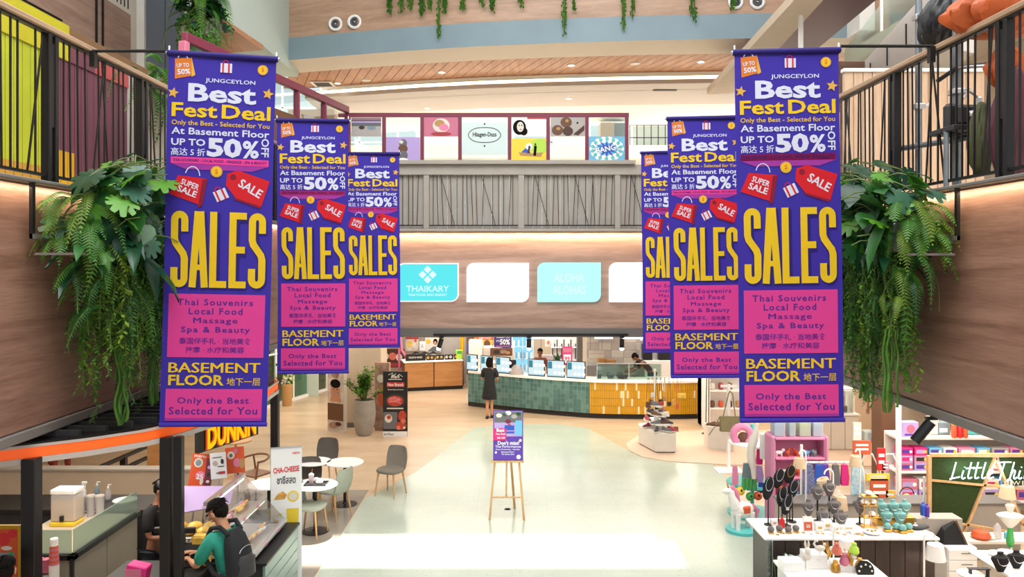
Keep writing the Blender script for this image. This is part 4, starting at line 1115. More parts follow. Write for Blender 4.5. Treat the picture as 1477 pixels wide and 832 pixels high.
# ================================================================ CAFE TABLES AND CHAIRS
def table(lb, px, py, r, lvl=.74, wooden=False):
    d = FD(py, lvl); x = WX(px, d)
    t = thing('cafe_table', lb, 'table', (x, d, 0.005), 0, 'round cafe tables')
    b = MB('oak' if wooden else 'white'); b.lathe([(r-.02, 0), (r, .008), (r, .02), (r-.012, .03)], (0, 0, lvl-.03), 32); b.obj('tabletop', t)
    b = MB('black_metal'); b.lathe([(.028, .02), (.028, lvl-.03)], n=12); b.lathe([(.12, 0), (.10, .012)], (0, 0, lvl-.045), 16); b.obj('column', t)
    b = MB('black_metal'); b.lathe([(.21, 0), (.21, .008), (.05, .02), (.03, .04)], n=28); b.obj('base', t)
    return x, d
table('white round cafe table beside the empty grey chair, nearest the terrazzo', 497.5, 666, .32)
table('white round cafe table behind the others, in front of the dark chair back', 453, 665, .30)
tx3, td3 = table('white round cafe table with a black tray and drink on it', 455, 698, .34)
table('white round cafe table half hidden left of the white price banner', 388, 697, .33)
def chair(lb, x, y, face, m, grp='upholstered cafe chairs'):
    # face: heading of the sitter in degrees, 0 = away from the camera (+Y), 90 = to the left
    t = thing('cafe_chair', lb, 'chair', (x, y, .005), R(face), grp)
    def shell(rows):
        vs = []; fs = []; n = 8
        for (w_, yy, z, c) in rows:
            for s_ in (0, 1):
                for i in range(n+1):
                    u = -1 + 2*i/n; vs.append((u*w_/2, yy + c*(1-u*u) * (1 if True else 0) - s_*.0, z + 0 - s_*0))
        return vs
    # seat: rounded pad
    b = MB(m); pts = []
    for k in range(20):
        a = 2*PI*k/20; rx, ry = .235, .22; p_ = 2.8
        ca, sa = math.cos(a), math.sin(a); q = (abs(ca)**p_ + abs(sa)**p_) ** (-1/p_); pts.append((rx*ca*q, ry*sa*q + .01))
    vs = []
    for s_, z in ((.93, .425), (1, .44), (1, .465), (.94, .482)): vs += [(x_*s_, y_*s_, z) for x_, y_ in pts]
    fs = [list(range(20))[::-1], [60+k for k in range(20)]]
    for r_ in range(3):
        for k in range(20): k2 = (k+1) % 20; fs.append((r_*20+k, r_*20+k2, (r_+1)*20+k2, (r_+1)*20+k))
    b.add(vs, fs); b.obj('seat', t)
    b = MB(m); vs = []; fs = []; n = 8; rows = [(.40, -.19, .45), (.42, -.215, .52), (.43, -.235, .62), (.41, -.25, .72), (.37, -.262, .80), (.30, -.268, .835)]
    for th in (0, 1):
        for w_, yy, z in rows:
            for i in range(n+1):
                u = -1 + 2*i/n; vs.append((u*w_/2, yy + .05*u*u - th*.028, z))
    nr = len(rows); o_ = nr*(n+1)
    for j in range(nr-1):
        for i in range(n):
            a = j*(n+1)+i; fs.append((a+1, a, a+n+1, a+n+2)); fs.append((o_+a, o_+a+1, o_+a+n+2, o_+a+n+1))
    for i in range(n): a = (nr-1)*(n+1)+i; fs.append((a+1, a, o_+a, o_+a+1)); fs.append((i, i+1, o_+i+1, o_+i))
    for j in range(nr-1):
        a = j*(n+1); c = a+n+1; fs.append((a, a+o_, c+o_, c)); a += n; c += n; fs.append((a, c, c+o_, a+o_))
    b.add(vs, fs); b.obj('backrest', t, sharp=50)
    for sx_, sy_ in ((-1, 1), (1, 1), (-1, -1), (1, -1)):
        b = MB('oak'); b.tube([(sx_*.16, sy_*.14+.01, .43), (sx_*.205, sy_*.20+.0, 0)], [.02, .012], 8); b.obj('leg', t)
    b = MB('oak'); b.box(-.15, .15, -.14, .16, .415, .43); b.obj('seat_frame', t)
    return t
chair('lone grey upholstered chair standing on the edge of the terrazzo, seat turned left', WX(563, 13.7), 13.75, 155, 'chair_grey')
chair('dark grey chair behind the two rear tables, back to the food hall', WX(466, 14.3), 14.35, 172, 'chair_dark')
chair('grey green chair between the tables with its back to the terrazzo', WX(481, 12.5), 12.55, 65, 'chair_green')
chair('pale sage chair nearest the camera, beside the white price banner', WX(447, 11.7), 11.72, -100, 'chair_green')
chair('dark chair behind the table with the tray', WX(444, 12.9), 12.92, 190, 'chair_dark')
chair('dark chair left of the white price banner at the half hidden table', WX(382, 11.25), 11.25, -70, 'chair_dark')
# wooden armchair
d = 13.6; t = thing('armchair', 'light wooden armchair with curved back rail behind the kiosk display', 'chair', (WX(369, d), d, .005), R(150))
b = MB('walnut'); b.box(-.22, .22, -.2, .22, .42, .45, .01); b.obj('seat', t)
for sx_, sy_ in ((-1, 1), (1, 1), (-1, -1), (1, -1)):
    b = MB('walnut'); b.tube([(sx_*.23, sy_*.2, 0), (sx_*.235, sy_*.2, .45), (sx_*.24, sy_*.16, .68)], [.014, .02, .015], 8); b.obj('leg', t)
b = MB('walnut'); b.tube([(.25*math.cos(R(a)), .05 + .27*math.sin(R(a)), .69 + .04*max(0, -math.sin(R(a)))) for a in range(-205, 30, 15)], .02, 8); b.obj('back_rail', t)
b = MB('oak'); b.lathe([(.3, 0), (.3, .025)], (0, 0, .70), 24); b.lathe([(.025, 0), (.025, .70)], n=8); b.lathe([(.2, 0), (.03, .02)], n=20)
tag(b.obj('side_table', loc=(WX(340, 14.9), 14.9, .0)), 'small pale wooden table behind the wooden armchair', 'table')
# things on the tray table
z3 = .745
t = thing('serving_tray', 'black serving tray on the white table', 'tray', (tx3 + .02, td3 - .03, z3))
b = MB('black_plastic'); b.box(-.17, .17, -.12, .12, 0, .008, .003); b.obj('base', t); b = MB('black_plastic')
for q in ((-.17, .17, -.12, -.11), (-.17, .17, .11, .12), (-.17, -.16, -.12, .12), (.16, .17, -.12, .12)): b.box(*q, .0, .022)
b.obj('rim', t)
t = thing('drink_cup', 'clear plastic cup of iced drink with lid on the black tray', 'cup', (tx3 - .06, td3 - .02, z3 + .008))
b = MB('plastic_clear'); b.lathe([(.032, 0), (.042, .13)], n=16); b.obj('cup', t); b = MB('icing_pink'); b.lathe([(.030, .005), (.038, .10)], n=16); b.obj('drink', t)
b = MB('plastic_clear'); b.lathe([(.045, .13), (.042, .145), (.02, .165)], n=16); b.obj('lid', t); b = MB('terracotta'); b.tube([(0, 0, .1), (.015, 0, .23)], .004, 6); b.obj('straw', t)
b = MB('white'); b.box(-.05, .05, -.04, .04, 0, .045, .012); b.box(-.03, .035, -.03, .03, .04, .06, .01); tag(b.obj('napkin_pile', loc=(tx3 + .07, td3 - .02, z3 + .009)), 'crumpled white napkins beside the iced drink', 'napkin')
b = MB('white'); b.lathe([(.022, 0), (.028, .07)], n=14); tag(b.obj('paper_cup', loc=(tx3 + .0, td3 + .05, z3 + .008)), 'small white paper cup behind the napkins', 'cup')
# price banner on the counter end
d = 9.45; t = thing('roll_up_banner', 'white roll up banner with red lettering and pictures of iced tea', 'banner', (WX(413, d), d, 0), R(14))
H = WZ(646, d); W2 = .185
b = MB('white_gloss'); b.box(-W2, W2, -.006, .006, .06, H, .002)
b.mat('red'); b.text('CHA-CHEESE', -W2*.84, W2*.84, H-.30, H-.23, -.009, .03, 0, 1, None, R(3)); b.mat('charcoal'); b.text('ชาชีสสด', -W2*.6, W2*.6, H-.44, H-.34, -.009, .02)
b.mat('red'); b.text('NEW', W2*.4, W2*.9, H-.08, H-.05, -.009, .02)
b.mat('pastry'); b.xz([(-.15, H-.63), (-.02, H-.63), (.01, H-.58), (-.04, H-.53), (-.1, H-.56)], -.009); b.xz([(-.16, H-.86), (-.05, H-.9), (-.02, H-1.2), (-.14, H-1.25)], -.009); b.mat('yellow')
b.disc(.08, H-.6, .07, -.0085, 18); b.mat('offwhite'); b.disc(.08, H-.6, .05, -.0095, 18); b.mat('yellow'); b.xz([(0, H-.75), (.15, H-.75), (.13, H-1.25), (.03, H-1.25)], -.009); b.disc(-.07, H-.82, .02, -.0095)
b.mat('tan'); b.xz([(-.1, H-.95), (-.02, H-.95), (-.03, H-1.1), (-.09, H-1.1)], -.0105)
b.obj('print', t)
b = MB('silver'); b.box(-W2-.01, W2+.01, -.06, .06, 0, .06, .01); b.obj('base', t); b = MB('silver'); b.box(-W2, W2, -.01, .01, H, H+.015); b.tube([(0, .03, .05), (0, .03, H)], .008, 6); b.obj('pole', t)

# ================================================================ DOUGHNUT KIOSK
KX = -2.63
# front counter with horizontal pale slabs
t = thing('kiosk_counter', 'kiosk counter clad in pale green horizontal boards with black top', 'counter', (-3.04, 8.75, 0))
for i in range(7):
    b = MB('mint_board'); b.box(.38, .41, -.62, .62, .02 + i*.135, .02 + i*.135 + .128, .004); b.obj('board', t)
b = MB('charcoal'); b.box(-.38, .38, -.6, .6, 0, .965); b.obj('carcass', t)
b = MB('black'); b.box(-.42, .43, -.64, .64, .967, 1.0, .006); b.obj('top', t)
# sloped glass display
t = thing('display_case', 'sloping glass display case of wrapped pastries on the kiosk counter', 'display case', (-3.0, 8.72, 1.002))
Y0, Y1 = -.6, .52
pr = [(.27, .0), (.27, .07), (-.22, .60), (-.30, .60), (-.30, 0)]
for yy in (Y0, Y1 - .008):
    b = MB('case_glass'); n = len(pr); b.add([(x, yy, z) for x, z in pr] + [(x, yy+.008, z) for x, z in pr], [list(range(n)), [n+i for i in range(n)][::-1]] + [(i, (i+1) % n, n+(i+1) % n, n+i) for i in range(n)]); b.obj('side_pane', t)
b = MB('case_glass'); b.add([(.27, Y0, .07), (.27, Y1, .07), (-.22, Y1, .6), (-.22, Y0, .6)], [(0, 1, 2, 3)]); b.obj('front_pane', t)
for k, (x, z) in enumerate(((-.26, .60), (.0, .33), (.24, .05))):
    b = MB('silver'); b.box(x-.03, x+.035, Y0, Y1, z, z+.045, .006); 
    for q in (-.3, .15): b.mat('icing_pink'); b.box(x+.037, x+.04, q, q+.07, z+.005, z+.04)
    b.mat('silver'); b.obj('rail', t)
b = MB('lamp_soft'); b.box(-.25, -.23, Y0+.05, Y1-.05, .58, .598); b.box(.0, .02, Y0+.05, Y1-.05, .315, .328); b.obj('light_tube', t)
for k, (x0, x1, z) in enumerate(((-.28, -.02, .30), (-.28, .22, .03))):
    b = MB('silver'); b.box(x0, x1, Y0+.02, Y1-.02, z, z+.012); b.obj('shelf', t)
rnd = random.Random(5); zb = 1.002
for k in range(30):
    lvl = k % 2; yy = Y0 + .08 + (k//2) * (Y1-Y0-.14)/15; x = (-.17 if lvl == 0 else .05) + rnd.uniform(-.02, .05); z = (.313 if lvl == 0 else .043)
    mm = rnd.choice(['pastry', 'wrap_yellow', 'pastry', 'icing_pink', 'choc', 'offwhite']); b = MB(mm)
    r = .032; ms = []
    n, m_ = 12, 6; vs = []; fs = []
    for i in range(n):
        for j in range(m_):
            a, c = 2*PI*i/n, 2*PI*j/m_; vs.append(((r + .016*math.cos(c))*math.cos(a), (r + .016*math.cos(c))*math.sin(a), .016 + .016*math.sin(c)))
    for i in range(n):
        for j in range(m_): fs.append((i*m_+j, ((i+1) % n)*m_+j, ((i+1) % n)*m_+(j+1) % m_, i*m_+(j+1) % m_))
    b.add(vs, fs, Matrix.Rotation(R(-35), 4, 'Y'))
    tag(b.obj('doughnut', loc=(-3.0 + x, 8.72 + yy, zb + z + .022)), '%s doughnut on the %s display case shelf, %s from the near end' % ({'pastry': 'golden', 'wrap_yellow': 'yellow', 'icing_pink': 'pink iced', 'choc': 'chocolate', 'offwhite': 'pale'}[mm], 'upper' if lvl == 0 else 'lower', 'first second third fourth fifth sixth seventh eighth ninth tenth eleventh twelfth thirteenth fourteenth fifteenth'.split()[k//2]), 'doughnut', 'doughnuts in the display case')
# boards leaning on the display
mat('menu_orange', '#d9562a', .5); mat('menu_maroon', '#6b2a3c', .5); mat('menu_pale', '#dfe1e6', .45)
def menu(lb, px0, px1, py0, py1, d, m, yaw, tilt, items):
    W_ = (px1-px0)*d/FPX/2; H_ = (py1-py0)*d/FPX/2; b = MB(m); b.box(-W_, W_, -.0, .012, -H_, H_, .003); blobs(b, W_, H_, items, -.003)
    o = b.obj('menu_board', loc=(WX((px0+px1)/2, d), d, WZ((py0+py1)/2, d)), rot=(R(-6), R(tilt), R(yaw))); tag(o, lb, 'sign'); b = MB('silver'); b.box(-.01, .01, .012, .02, .0 - WZ((py0+py1)/2, d), H_*.5); b.obj('support', o)
menu('orange doughnut poster at the left of the menu boards over the display', 275, 302, 655, 706, 9.45, 'menu_orange', 12, 8, [('r', -.9, .3, .25, .75, 'terracotta'), ('d', -.3, .5, .45, .26, 'offwhite'), ('d', -.3, .5, .3, .18, 'blue_grey'), ('d', .1, -.2, .5, .25, 'icing_pink'), ('t', '25', -.3, .4, -.4, -.1, 'white', .03), ('d', .3, -.5, .18, .2, 'offwhite'), ('t', 'menu', -.8, .4, .8, .92, 'white')])
menu('dark maroon strip menu right of the orange doughnut poster', 296, 306, 662, 702, 9.40, 'menu_maroon', 12, 6, [('d', 0, -.1, .5, .15, 'charcoal'), ('d', 0, .4, .5, .12, 'lilac'), ('d', 0, -.6, .5, .1, 'offwhite')])
menu('pale printed price list between the menu boards', 304, 326, 653, 690, 9.36, 'menu_pale', 12, -4, [('r', -.7, .5, .6, .68, 'cloth_grey'), ('d', -.4, .2, .3, .2, 'corrugated'), ('d', .5, .3, .2, .2, 'charcoal'), ('r', -.1, .7, -.1, -.04, 'charcoal'), ('r', 0, .8, -.65, -.45, 'crimson'), ('r', -.3, .2, -.6, -.5, 'cloth_grey')])
menu('orange poster with pink doughnuts at the right of the menu boards', 326, 352, 645, 682, 9.5, 'menu_orange', 12, -4, [('d', -.4, .4, .4, .3, 'offwhite'), ('d', -.4, .4, .18, .14, 'cloth_grey'), ('d', .2, -.2, .4, .35, 'icing_pink'), ('d', .7, -.3, .3, .4, 'tan'), ('d', .1, .7, .3, .2, 'magenta_pale')])
b = MB('lilac'); b.prism([(-.35, -.25), (.3, -.12), (.3, .1), (-.3, .1)], 0, .02, Matrix.Rotation(R(50), 4, 'X'))
tag(b.obj('acrylic_panel', loc=(-3.6, 9.02, 1.45)), 'lilac acrylic panel below the menu boards', 'panel')
# lettered sign hanging from the kiosk canopy
t = thing('kiosk_sign', 'big yellow lit letters on a black backing under the kiosk canopy', 'sign', (-3.76, 9.42, 1.86), math.atan2(.78, .28))
b = MB('black'); b.box(-.12, 1.0, .03, .09, .0, .62); b.obj('backing', t)
b = MB('sign_yellow'); b.text('DUNKIN', 0, .92, .02, .32, 0, .045); vs0 = list(b.v); n0 = len(vs0)
b2 = MB('menu_orange'); b2.text('DUNKIN', -.012, .93, .005, .335, .02, .06); b2.obj('letter_shadow', t); b.obj('letter', t)
# canopy ring with black slats
ring = [(-5.2, 5.9), (-4.75, 6.25), (-4.37, 6.5), (-3.85, 6.87), (-3.5, 7.22), (-3.3, 7.6), (-3.12, 8.3), (-3.06, 9.2), (-3.13, 10.2), (-3.3, 10.6)]
t = thing('kiosk_canopy', 'canopy ring with a glowing orange edge and black slats over the doughnut kiosk', 'canopy', (-4.0, 8.2, 2.5))
def wall_strip(b, pts, z0, z1, off=0):
    vs = [];
    for x, y in pts: vs += [(x + off + 4.0, y - 8.2, z0), (x + off + 4.0, y - 8.2, z1)]
    b.add(vs, [(2*i, 2*i+2, 2*i+3, 2*i+1) for i in range(len(pts)-1)])
b = MB('orange'); wall_strip(b, dens(ring), -.0, .09); b.obj('glowing_edge', t)
b = MB('pale_rim')
for z0, z1 in ((-.05, .0), (.09, .115)): wall_strip(b, dens(ring), z0, z1, .012)
vs = []; rr = dens(ring)
for x, y in rr: vs += [(x + 4.012, y - 8.2, -.05), (x + 3.8, y - 8.1, -.05)]
b.add(vs, [(2*i, 2*i+1, 2*i+3, 2*i+2) for i in range(len(rr)-1)]); b.obj('rim', t)
b = MB('black'); b.prism([(x + 3.95, y - 8.2) for x, y in ring] + [(-1.2, 2.4), (-1.2, -2.3)], .105, .125); b.obj('deck', t)
k = 0; y = 6.9
while y < 10.4:
    xe = -3.4 - max(0, 7.6 - y)*.75
    b = MB('charcoal'); b.box(-5.1+4, xe+4, y-8.2, y-8.2+.05, .125, .175); b.obj('slat', t); y += .19
for x, y, w_ in ((-4.17, 6.62, .06), (-3.36, 7.42, .05), (-3.25, 7.44, .04), (-3.2, 10.3, .05)):
    b = MB('black_metal'); b.box(x-w_, x+w_, y-w_, y+w_, 0, 2.5, .006)
    lb = {-4.17: 'dark square canopy post at the far left', -3.36: 'left one of the twin black canopy posts below the largest left banner', -3.25: 'right one of the twin black canopy posts below the largest left banner', -3.2: 'black canopy post behind the menu boards'}[x]
    tag(b.obj('canopy_post'), lb, 'post')
# left serving counter with glass screen
t = thing('serving_counter', 'grey brown kiosk counter with black edge at the lower left', 'counter', (-5.1, 8.9, 0))
for y0, y1 in ((-.62, .05), (.06, .78)): p_ = MB('cabinet'); p_.box(.31, .345, y0, y1, .06, .98, .004); p_.obj('front_panel', t)
p_ = MB('cabinet'); p_.box(-.62, .31, -.66, -.63, .06, .98, .004); p_.obj('end_panel', t)
b = MB('charcoal'); b.box(-.62, .30, -.62, .78, 0, .98); b.obj('carcass', t)
b = MB('black'); b.box(-.66, .38, -.68, -.60, .98, 1.04, .006); b.box(.30, .38, -.68, .82, .98, 1.04, .006); b.box(.34, .37, -.69, -.655, 0, 1.0); b.obj('edge', t)
b = MB('beige_wall'); b.box(-.64, .30, -.60, .80, .975, 1.0); b.obj('worktop', t)
for (q, nm) in (((.33, .342, -.62, .78), 0), ((-.5, .33, -.64, -.628), 1)):
    b = MB('frost_glass'); b.box(*q, 1.04, 1.30, .003); b.obj('glass_screen', t)
# rear counter and dispensers
t = thing('rear_counter', 'dark rear counter of the kiosk carrying bottles and a drinks dispenser', 'counter', (-5.9, 10.25, 0))
b = MB('charcoal'); b.box(-1.2, 1.3, -.3, .3, 0, .92); b.obj('carcass', t); b = MB('black'); b.box(-1.25, 1.35, -.33, .33, .92, .98, .006); b.obj('top', t)
t = thing('low_wall', 'low beige parapet behind the kiosk counters', 'parapet', (-5.9, 12.2, 0))
b = MB('beige_wall'); b.box(-3, 1.25, -.08, .08, 0, .88, .008); b.obj('panel', t)
b = MB('stone_rail'); b.box(-3.02, 1.27, -.11, .11, .88, .92, .006); b.obj('capping', t)
def on_top(px, py, z): d = FD(py, z); return (WX(px, d), d, z)
t = thing('drinks_dispenser', 'clear drinks dispenser of pale yellow juice on the rear counter', 'dispenser', on_top(97, 755, 1.0))
b = MB('plastic_clear'); b.box(-.15, .15, -.1, .1, .05, .38, .015); b.obj('tank', t); b = MB('wrap_yellow'); b.box(-.14, .14, -.09, .09, .06, .30); b.obj('juice', t)
b = MB('white'); b.box(-.155, .155, -.105, .105, .38, .44, .012); b.obj('lid', t); b = MB('yellow'); b.box(-.15, .15, -.12, .1, 0, .05, .008); b.obj('tray', t); b = MB('black_plastic'); b.box(-.02, .02, -.13, -.1, .07, .13); b.obj('tap', t)
for px, lb in ((117, 'left clear plastic pitcher on the kiosk counter'), (131, 'middle clear plastic pitcher on the kiosk counter'), (144, 'right clear plastic pitcher on the kiosk counter')):
    t = thing('pitcher', lb, 'pitcher', on_top(px, 744, 1.0), 0, 'clear pitchers on the kiosk counter')
    b = MB('plastic_clear'); b.lathe([(.045, 0), (.055, .24), (.058, .25)], n=14); b.obj('body', t); b = MB('plastic_clear'); b.tube([(-.05, 0, .2), (-.1, 0, .17), (-.1, 0, .07), (-.05, 0, .05)], .007, 6); b.obj('handle', t)
    b = MB('corrugated'); b.lathe([(.058, .25), (.05, .265)], n=14); b.obj('lid', t)
def spray(lb, px, py, trig=True, m='white', h=.17):
    t = thing('spray_bottle', lb, 'bottle', on_top(px, py, .98))
    b = MB(m); b.lathe([(.035, 0), (.037, .02), (.036, h*.65), (.014, h)], n=14); b.obj('body', t)
    b = MB('white'); b.lathe([(.015, h), (.015, h+.025)], n=10)
    if trig: b.box(-.02, .05, -.012, .012, h+.02, h+.055, .006); b.box(.025, .035, -.008, .008, h-.03, h+.02)
    else: b.tube([(0, 0, h+.02), (0, 0, h+.05), (.04, 0, h+.05)], .007, 6)
    b.obj('trigger' if trig else 'pump', t)
spray('white trigger spray bottle on the rear counter', 120, 718); spray('grey green slim bottle right of the trigger spray', 140, 716, False, 'blue_grey', .15); spray('clear pump bottle, rightmost on the rear counter', 156, 720, False, 'plastic_clear', .15)
b = MB('white'); b.lathe([(.13, 0), (.15, .04)], n=20); tag(b.obj('plate', loc=(WX(180, 10.2), 10.2, .985)), 'wide white round plate behind the glass screen', 'plate')
# cup dispensers at the counter end
for px, h, lb in ((57, .16, 'left pink cup stack in the counter end dispenser'), (67, .18, 'middle pink cup stack in the counter end dispenser')):
    b = MB('magenta_pale'); 
    for k in range(7): b.lathe([(.04, k*.02), (.046, k*.02+.018)], n=14)
    b.mat('silver'); b.lathe([(.052, -.4), (.052, -.02)], n=16); o = b.obj('cup_stack', loc=(WX(px, 8.05), 8.05, WZ(800, 8.05) - .18)); tag(o, lb, 'cups', 'cup stacks at the kiosk counter end')
b = MB('white'); b.lathe([(.05, -.45), (.05, -.1)], n=16)
for k in range(11): b.mat('white' if k > 7 else 'terracotta' if k % 2 else 'magenta_pale'); b.lathe([(.052 - .0012*k, k*.025 - .1), (.046 - .001*k, k*.025 - .076)], n=16)
tag(b.obj('cup_stack', loc=(WX(78, 8.05), 8.05, WZ(800, 8.05))), 'tallest stack of red and white cups at the counter end', 'cups', 'cup stacks at the kiosk counter end')
# yellow standee at the lower left edge
t = thing('standee', 'yellow framed orange standee at the lower left edge', 'sign', (WX(14, 6.9), 6.9, 0)); H = WZ(757, 6.9)
b = MB('mural_gold'); b.box(-.14, .14, -.02, .02, 0, H, .006); b.mat('menu_orange'); b.rect(-.14, .09, .5, H-.03, -.023); b.mat('red'); b.disc(-.04, H-.12, .06, -.025); b.disc(.04, H-.07, .04, -.026); b.mat('offwhite'); b.disc(-.01, H-.2, .05, -.0265, 14, .02); b.mat('blue_grey'); b.rect(-.14, .06, H-.33, H-.24, -.025); b.mat('green'); b.disc(.03, H-.25, .02, -.027); b.obj('board', t)
b = MB('mural_gold'); b.box(.09, .15, -.03, .03, 0, H+.005, .004); b.obj('frame', t)
# till and screens at the staff side
t = thing('till', 'black till with a flat screen on an arm beside the staff member', 'till', (-3.45, 8.0, 1.0))
b = MB('black_plastic'); b.box(-.3, .13, -.02, .02, .36, .42, .006); b.obj('arm', t); b = MB('black_plastic'); b.box(-.02, .02, -.02, .02, 0, .4); b.obj('stand', t)
b = MB('black_plastic'); b.box(-.2, .2, -.015, .015, -.02, .24, .008, Matrix.Translation((.05, -.12, .06)) @ Matrix.Rotation(R(-35), 4, 'X')); b.obj('screen', t)
t = thing('till_counter', 'low black service counter in front of the staff member', 'counter', (-3.75, 7.72, 0))
b = MB('black'); b.box(-.35, .55, -.25, .45, 0, .96); b.obj('carcass', t); b = MB('charcoal'); b.box(-.38, .56, -.28, .47, .96, 1.0, .006); b.obj('top', t)
b = MB('hot_pink'); b.box(-.1, .1, -.07, .07, 0, .16, .01, Matrix.Rotation(R(12), 4, 'Y')); b.mat('magenta_pale'); b.box(-.08, .08, -.075, -.07, .03, .13); tag(b.obj('doughnut_box', loc=(-3.75, 7.62, 1.03)), 'pink doughnut box on the black service counter', 'box')
b = MB('wrap_yellow'); b.box(-.09, .09, -.06, .06, 0, .32, .02); tag(b.obj('paper_bag', loc=(-3.28, 8.05, 1.005)), 'tall yellow paper bag beside the till', 'bag')
b = MB('offwhite'); b.box(-.1, .1, -.06, .06, 0, .03, .01); b.mat('green'); b.ball((.12, 0, .05), (.05, .04, .04)); tag(b.obj('snack_tray', loc=(-3.45, 7.55, 1.005)), 'pale tray with green wrapped snacks at the edge of the service counter', 'tray')
t = thing('pastry_tray', 'tray of yellow wrapped buns behind the black posts', 'tray', (-3.55, 8.5, 1.18))
b = MB('silver'); b.box(-.25, .25, -.2, .2, 0, .02, .005); b.box(-.22, -.18, -.1, .1, -.18, 0); b.box(.18, .22, -.1, .1, -.18, 0); b.obj('tray', t)
for k in range(6): b = MB('wrap_yellow'); b.ball((-.18 + (k % 3)*.17, -.09 + (k//3)*.16, .06), (.085, .075, .045)); b.obj('bun', t)
# wall door and stair rail seen beyond the kiosk
b = MB('counter_wood'); b.box(WX(212, 12.6), WX(238, 12.6), 12.6, 12.7, 0, 2.0, .01); tag(b.obj('timber_screen'), 'upright timber panel beyond the kiosk left of the twin posts', 'panel')
t = thing('stair_rail', 'black double stair rail on a low wall beyond the kiosk', 'railing', (-7.0, 13.5, 0))
for k, dz in enumerate((0, -.22)):
    b = MB('black_metal'); b.bar((WX(120, 12.9)+7.0, -.6, WZ(684, 12.9) + dz), (WX(212, 15)+7.0, 1.5, WZ(644, 15) + dz), .06); b.obj('rail', t)
for q in (.2, .6):
    x = WX(120, 12.9)*(1-q) + WX(212, 15)*q + 7.0; yv = -.6 + 2.1*q; b = MB('black_metal'); b.box(x-.05, x+.05, yv-.05, yv+.05, 0, WZ(684, 12.9)*(1-q) + WZ(644, 15)*q); b.obj('post', t)
# ================================================================ FOOD HALL AT THE BACK
def FP(px, py, z=0): d = FD(py, z); return (WX(px, d), d)
# ---- wooden counter on the left
A = FP(583, 565); Bq = FP(668, 561)
ang = math.atan2(Bq[1]-A[1], Bq[0]-A[0]); LL = math.hypot(Bq[0]-A[0], Bq[1]-A[1])
t = thing('wooden_counter', 'warm wooden food counter left of the teal tiled one', 'counter', (A[0], A[1], 0), ang)
b = MB('black'); b.box(0, LL, .06, .6, 0, .12); b.obj('plinth', t)
for i in range(2): b = MB('counter_wood'); b.box(i*LL/2 + .02, (i+1)*LL/2 - .02, 0, .04, .12, .93, .006); b.obj('panel', t)
b = MB('walnut'); b.box(0, LL, .04, .62, .12, .93); b.obj('carcass', t)
b = MB('white'); b.box(-.03, LL, -.04, .66, .93, .98, .008); b.obj('worktop', t)
def loc(tt, x, y, z): return tuple(Matrix.Translation(tt.location) @ Matrix.Rotation(tt.rotation_euler[2], 4, 'Z') @ Vector((x, y, z)))
def on(tt, name, lb, cat, mb, x, y, z, grp=None):
    o = mb.obj(name, loc=loc(tt, x, y, z), rot=(0, 0, tt.rotation_euler[2])); return tag(o, lb, cat, grp)
b = MB('black'); b.box(-.33, .33, -.01, .01, 0, .22, .004); b.mat('offwhite'); b.text("PICK'N WOK", -.22, .22, .08, .14, -.014, .02)
on(t, 'counter_sign', 'black sign with pale lettering on the wooden counter', 'sign', b, .38, .05, .985)
for k in range(4):
    b = MB('black'); b.box(-.145, .145, -.008, .008, 0, .17, .003)
    for q in (-.08, .05): b.mat(['pastry', 'tan', 'offwhite', 'meat_b'][k]); b.disc(q, .09, .045, -.010, 14); b.mat('lime' if k % 2 else 'brown'); b.disc(q+.01, .1, .02, -.0115, 10)
    on(t, 'menu_card', 'small black picture menu card on the wooden counter, %s' % ['nearest the black sign', 'second from the black sign', 'third from the black sign', 'nearest the green box'][k], 'sign', b, .87 + .31*k, .06, .985, 'picture cards on the wooden counter')
b = MB('lime'); b.box(-.1, .1, -.08, .08, 0, .3, .01); b.mat('green'); b.rect(-.08, .08, .18, .28, -.082); on(t, 'leaflet_box', 'lime green box at the right end of the wooden counter', 'box', b, LL-.12, .1, .985)
# tall curved pink end tube of a stall
b = MB('magenta_pale'); xx, dd = WX(580, 25.6), 25.6
b.tube([(xx+.45, dd, .95), (xx+.15, dd, 1.0), (xx-.02, dd, 1.25), (xx-.1, dd, 2.2)], .05, 8); b.tube([(xx-.1, dd, 0), (xx-.1, dd, 2.2)], .04, 8); b.tube([(xx+.1, dd+.1, 0), (xx+.1, dd+.1, 1.0)], .035, 8); tag(b.obj('pipe_stand'), 'curved pink pipe frame left of the wooden counter', 'frame')
# ---- curved tiled counter
CP = [FP(675, 586), FP(720, 591.5), FP(770, 597), FP(811, 600.5), FP(850.5, 603.5)]
CY = [FP(850.5, 603.5), FP(890, 604.8), FP(940, 605.2), FP(985, 605), FP(1014, 604)]
def chain(P, step):
    out = []; acc = []
    for a, c in zip(P[:-1], P[1:]):
        L_ = math.hypot(c[0]-a[0], c[1]-a[1]); n = max(1, round(L_/step))
        for i in range(n): out.append((a[0]+(c[0]-a[0])*i/n, a[1]+(c[1]-a[1])*i/n))
    out.append(P[-1]); return out
def smooth(P, k=3):
    # Catmull-Rom through the points
    out = []
    for i in range(len(P)-1):
        p0 = P[max(0, i-1)]; p1 = P[i]; p2 = P[i+1]; p3 = P[min(len(P)-1, i+2)]
        for j in range(k*4):
            u = j/(k*4); out.append(tuple(.5*((2*p1[c]) + (-p0[c]+p2[c])*u + (2*p0[c]-5*p1[c]+4*p2[c]-p3[c])*u*u + (-p0[c]+3*p1[c]-3*p2[c]+p3[c])*u**3) for c in (0, 1)))
    out.append(P[-1]); return out
ALL = smooth(CP + CY[1:], 4)
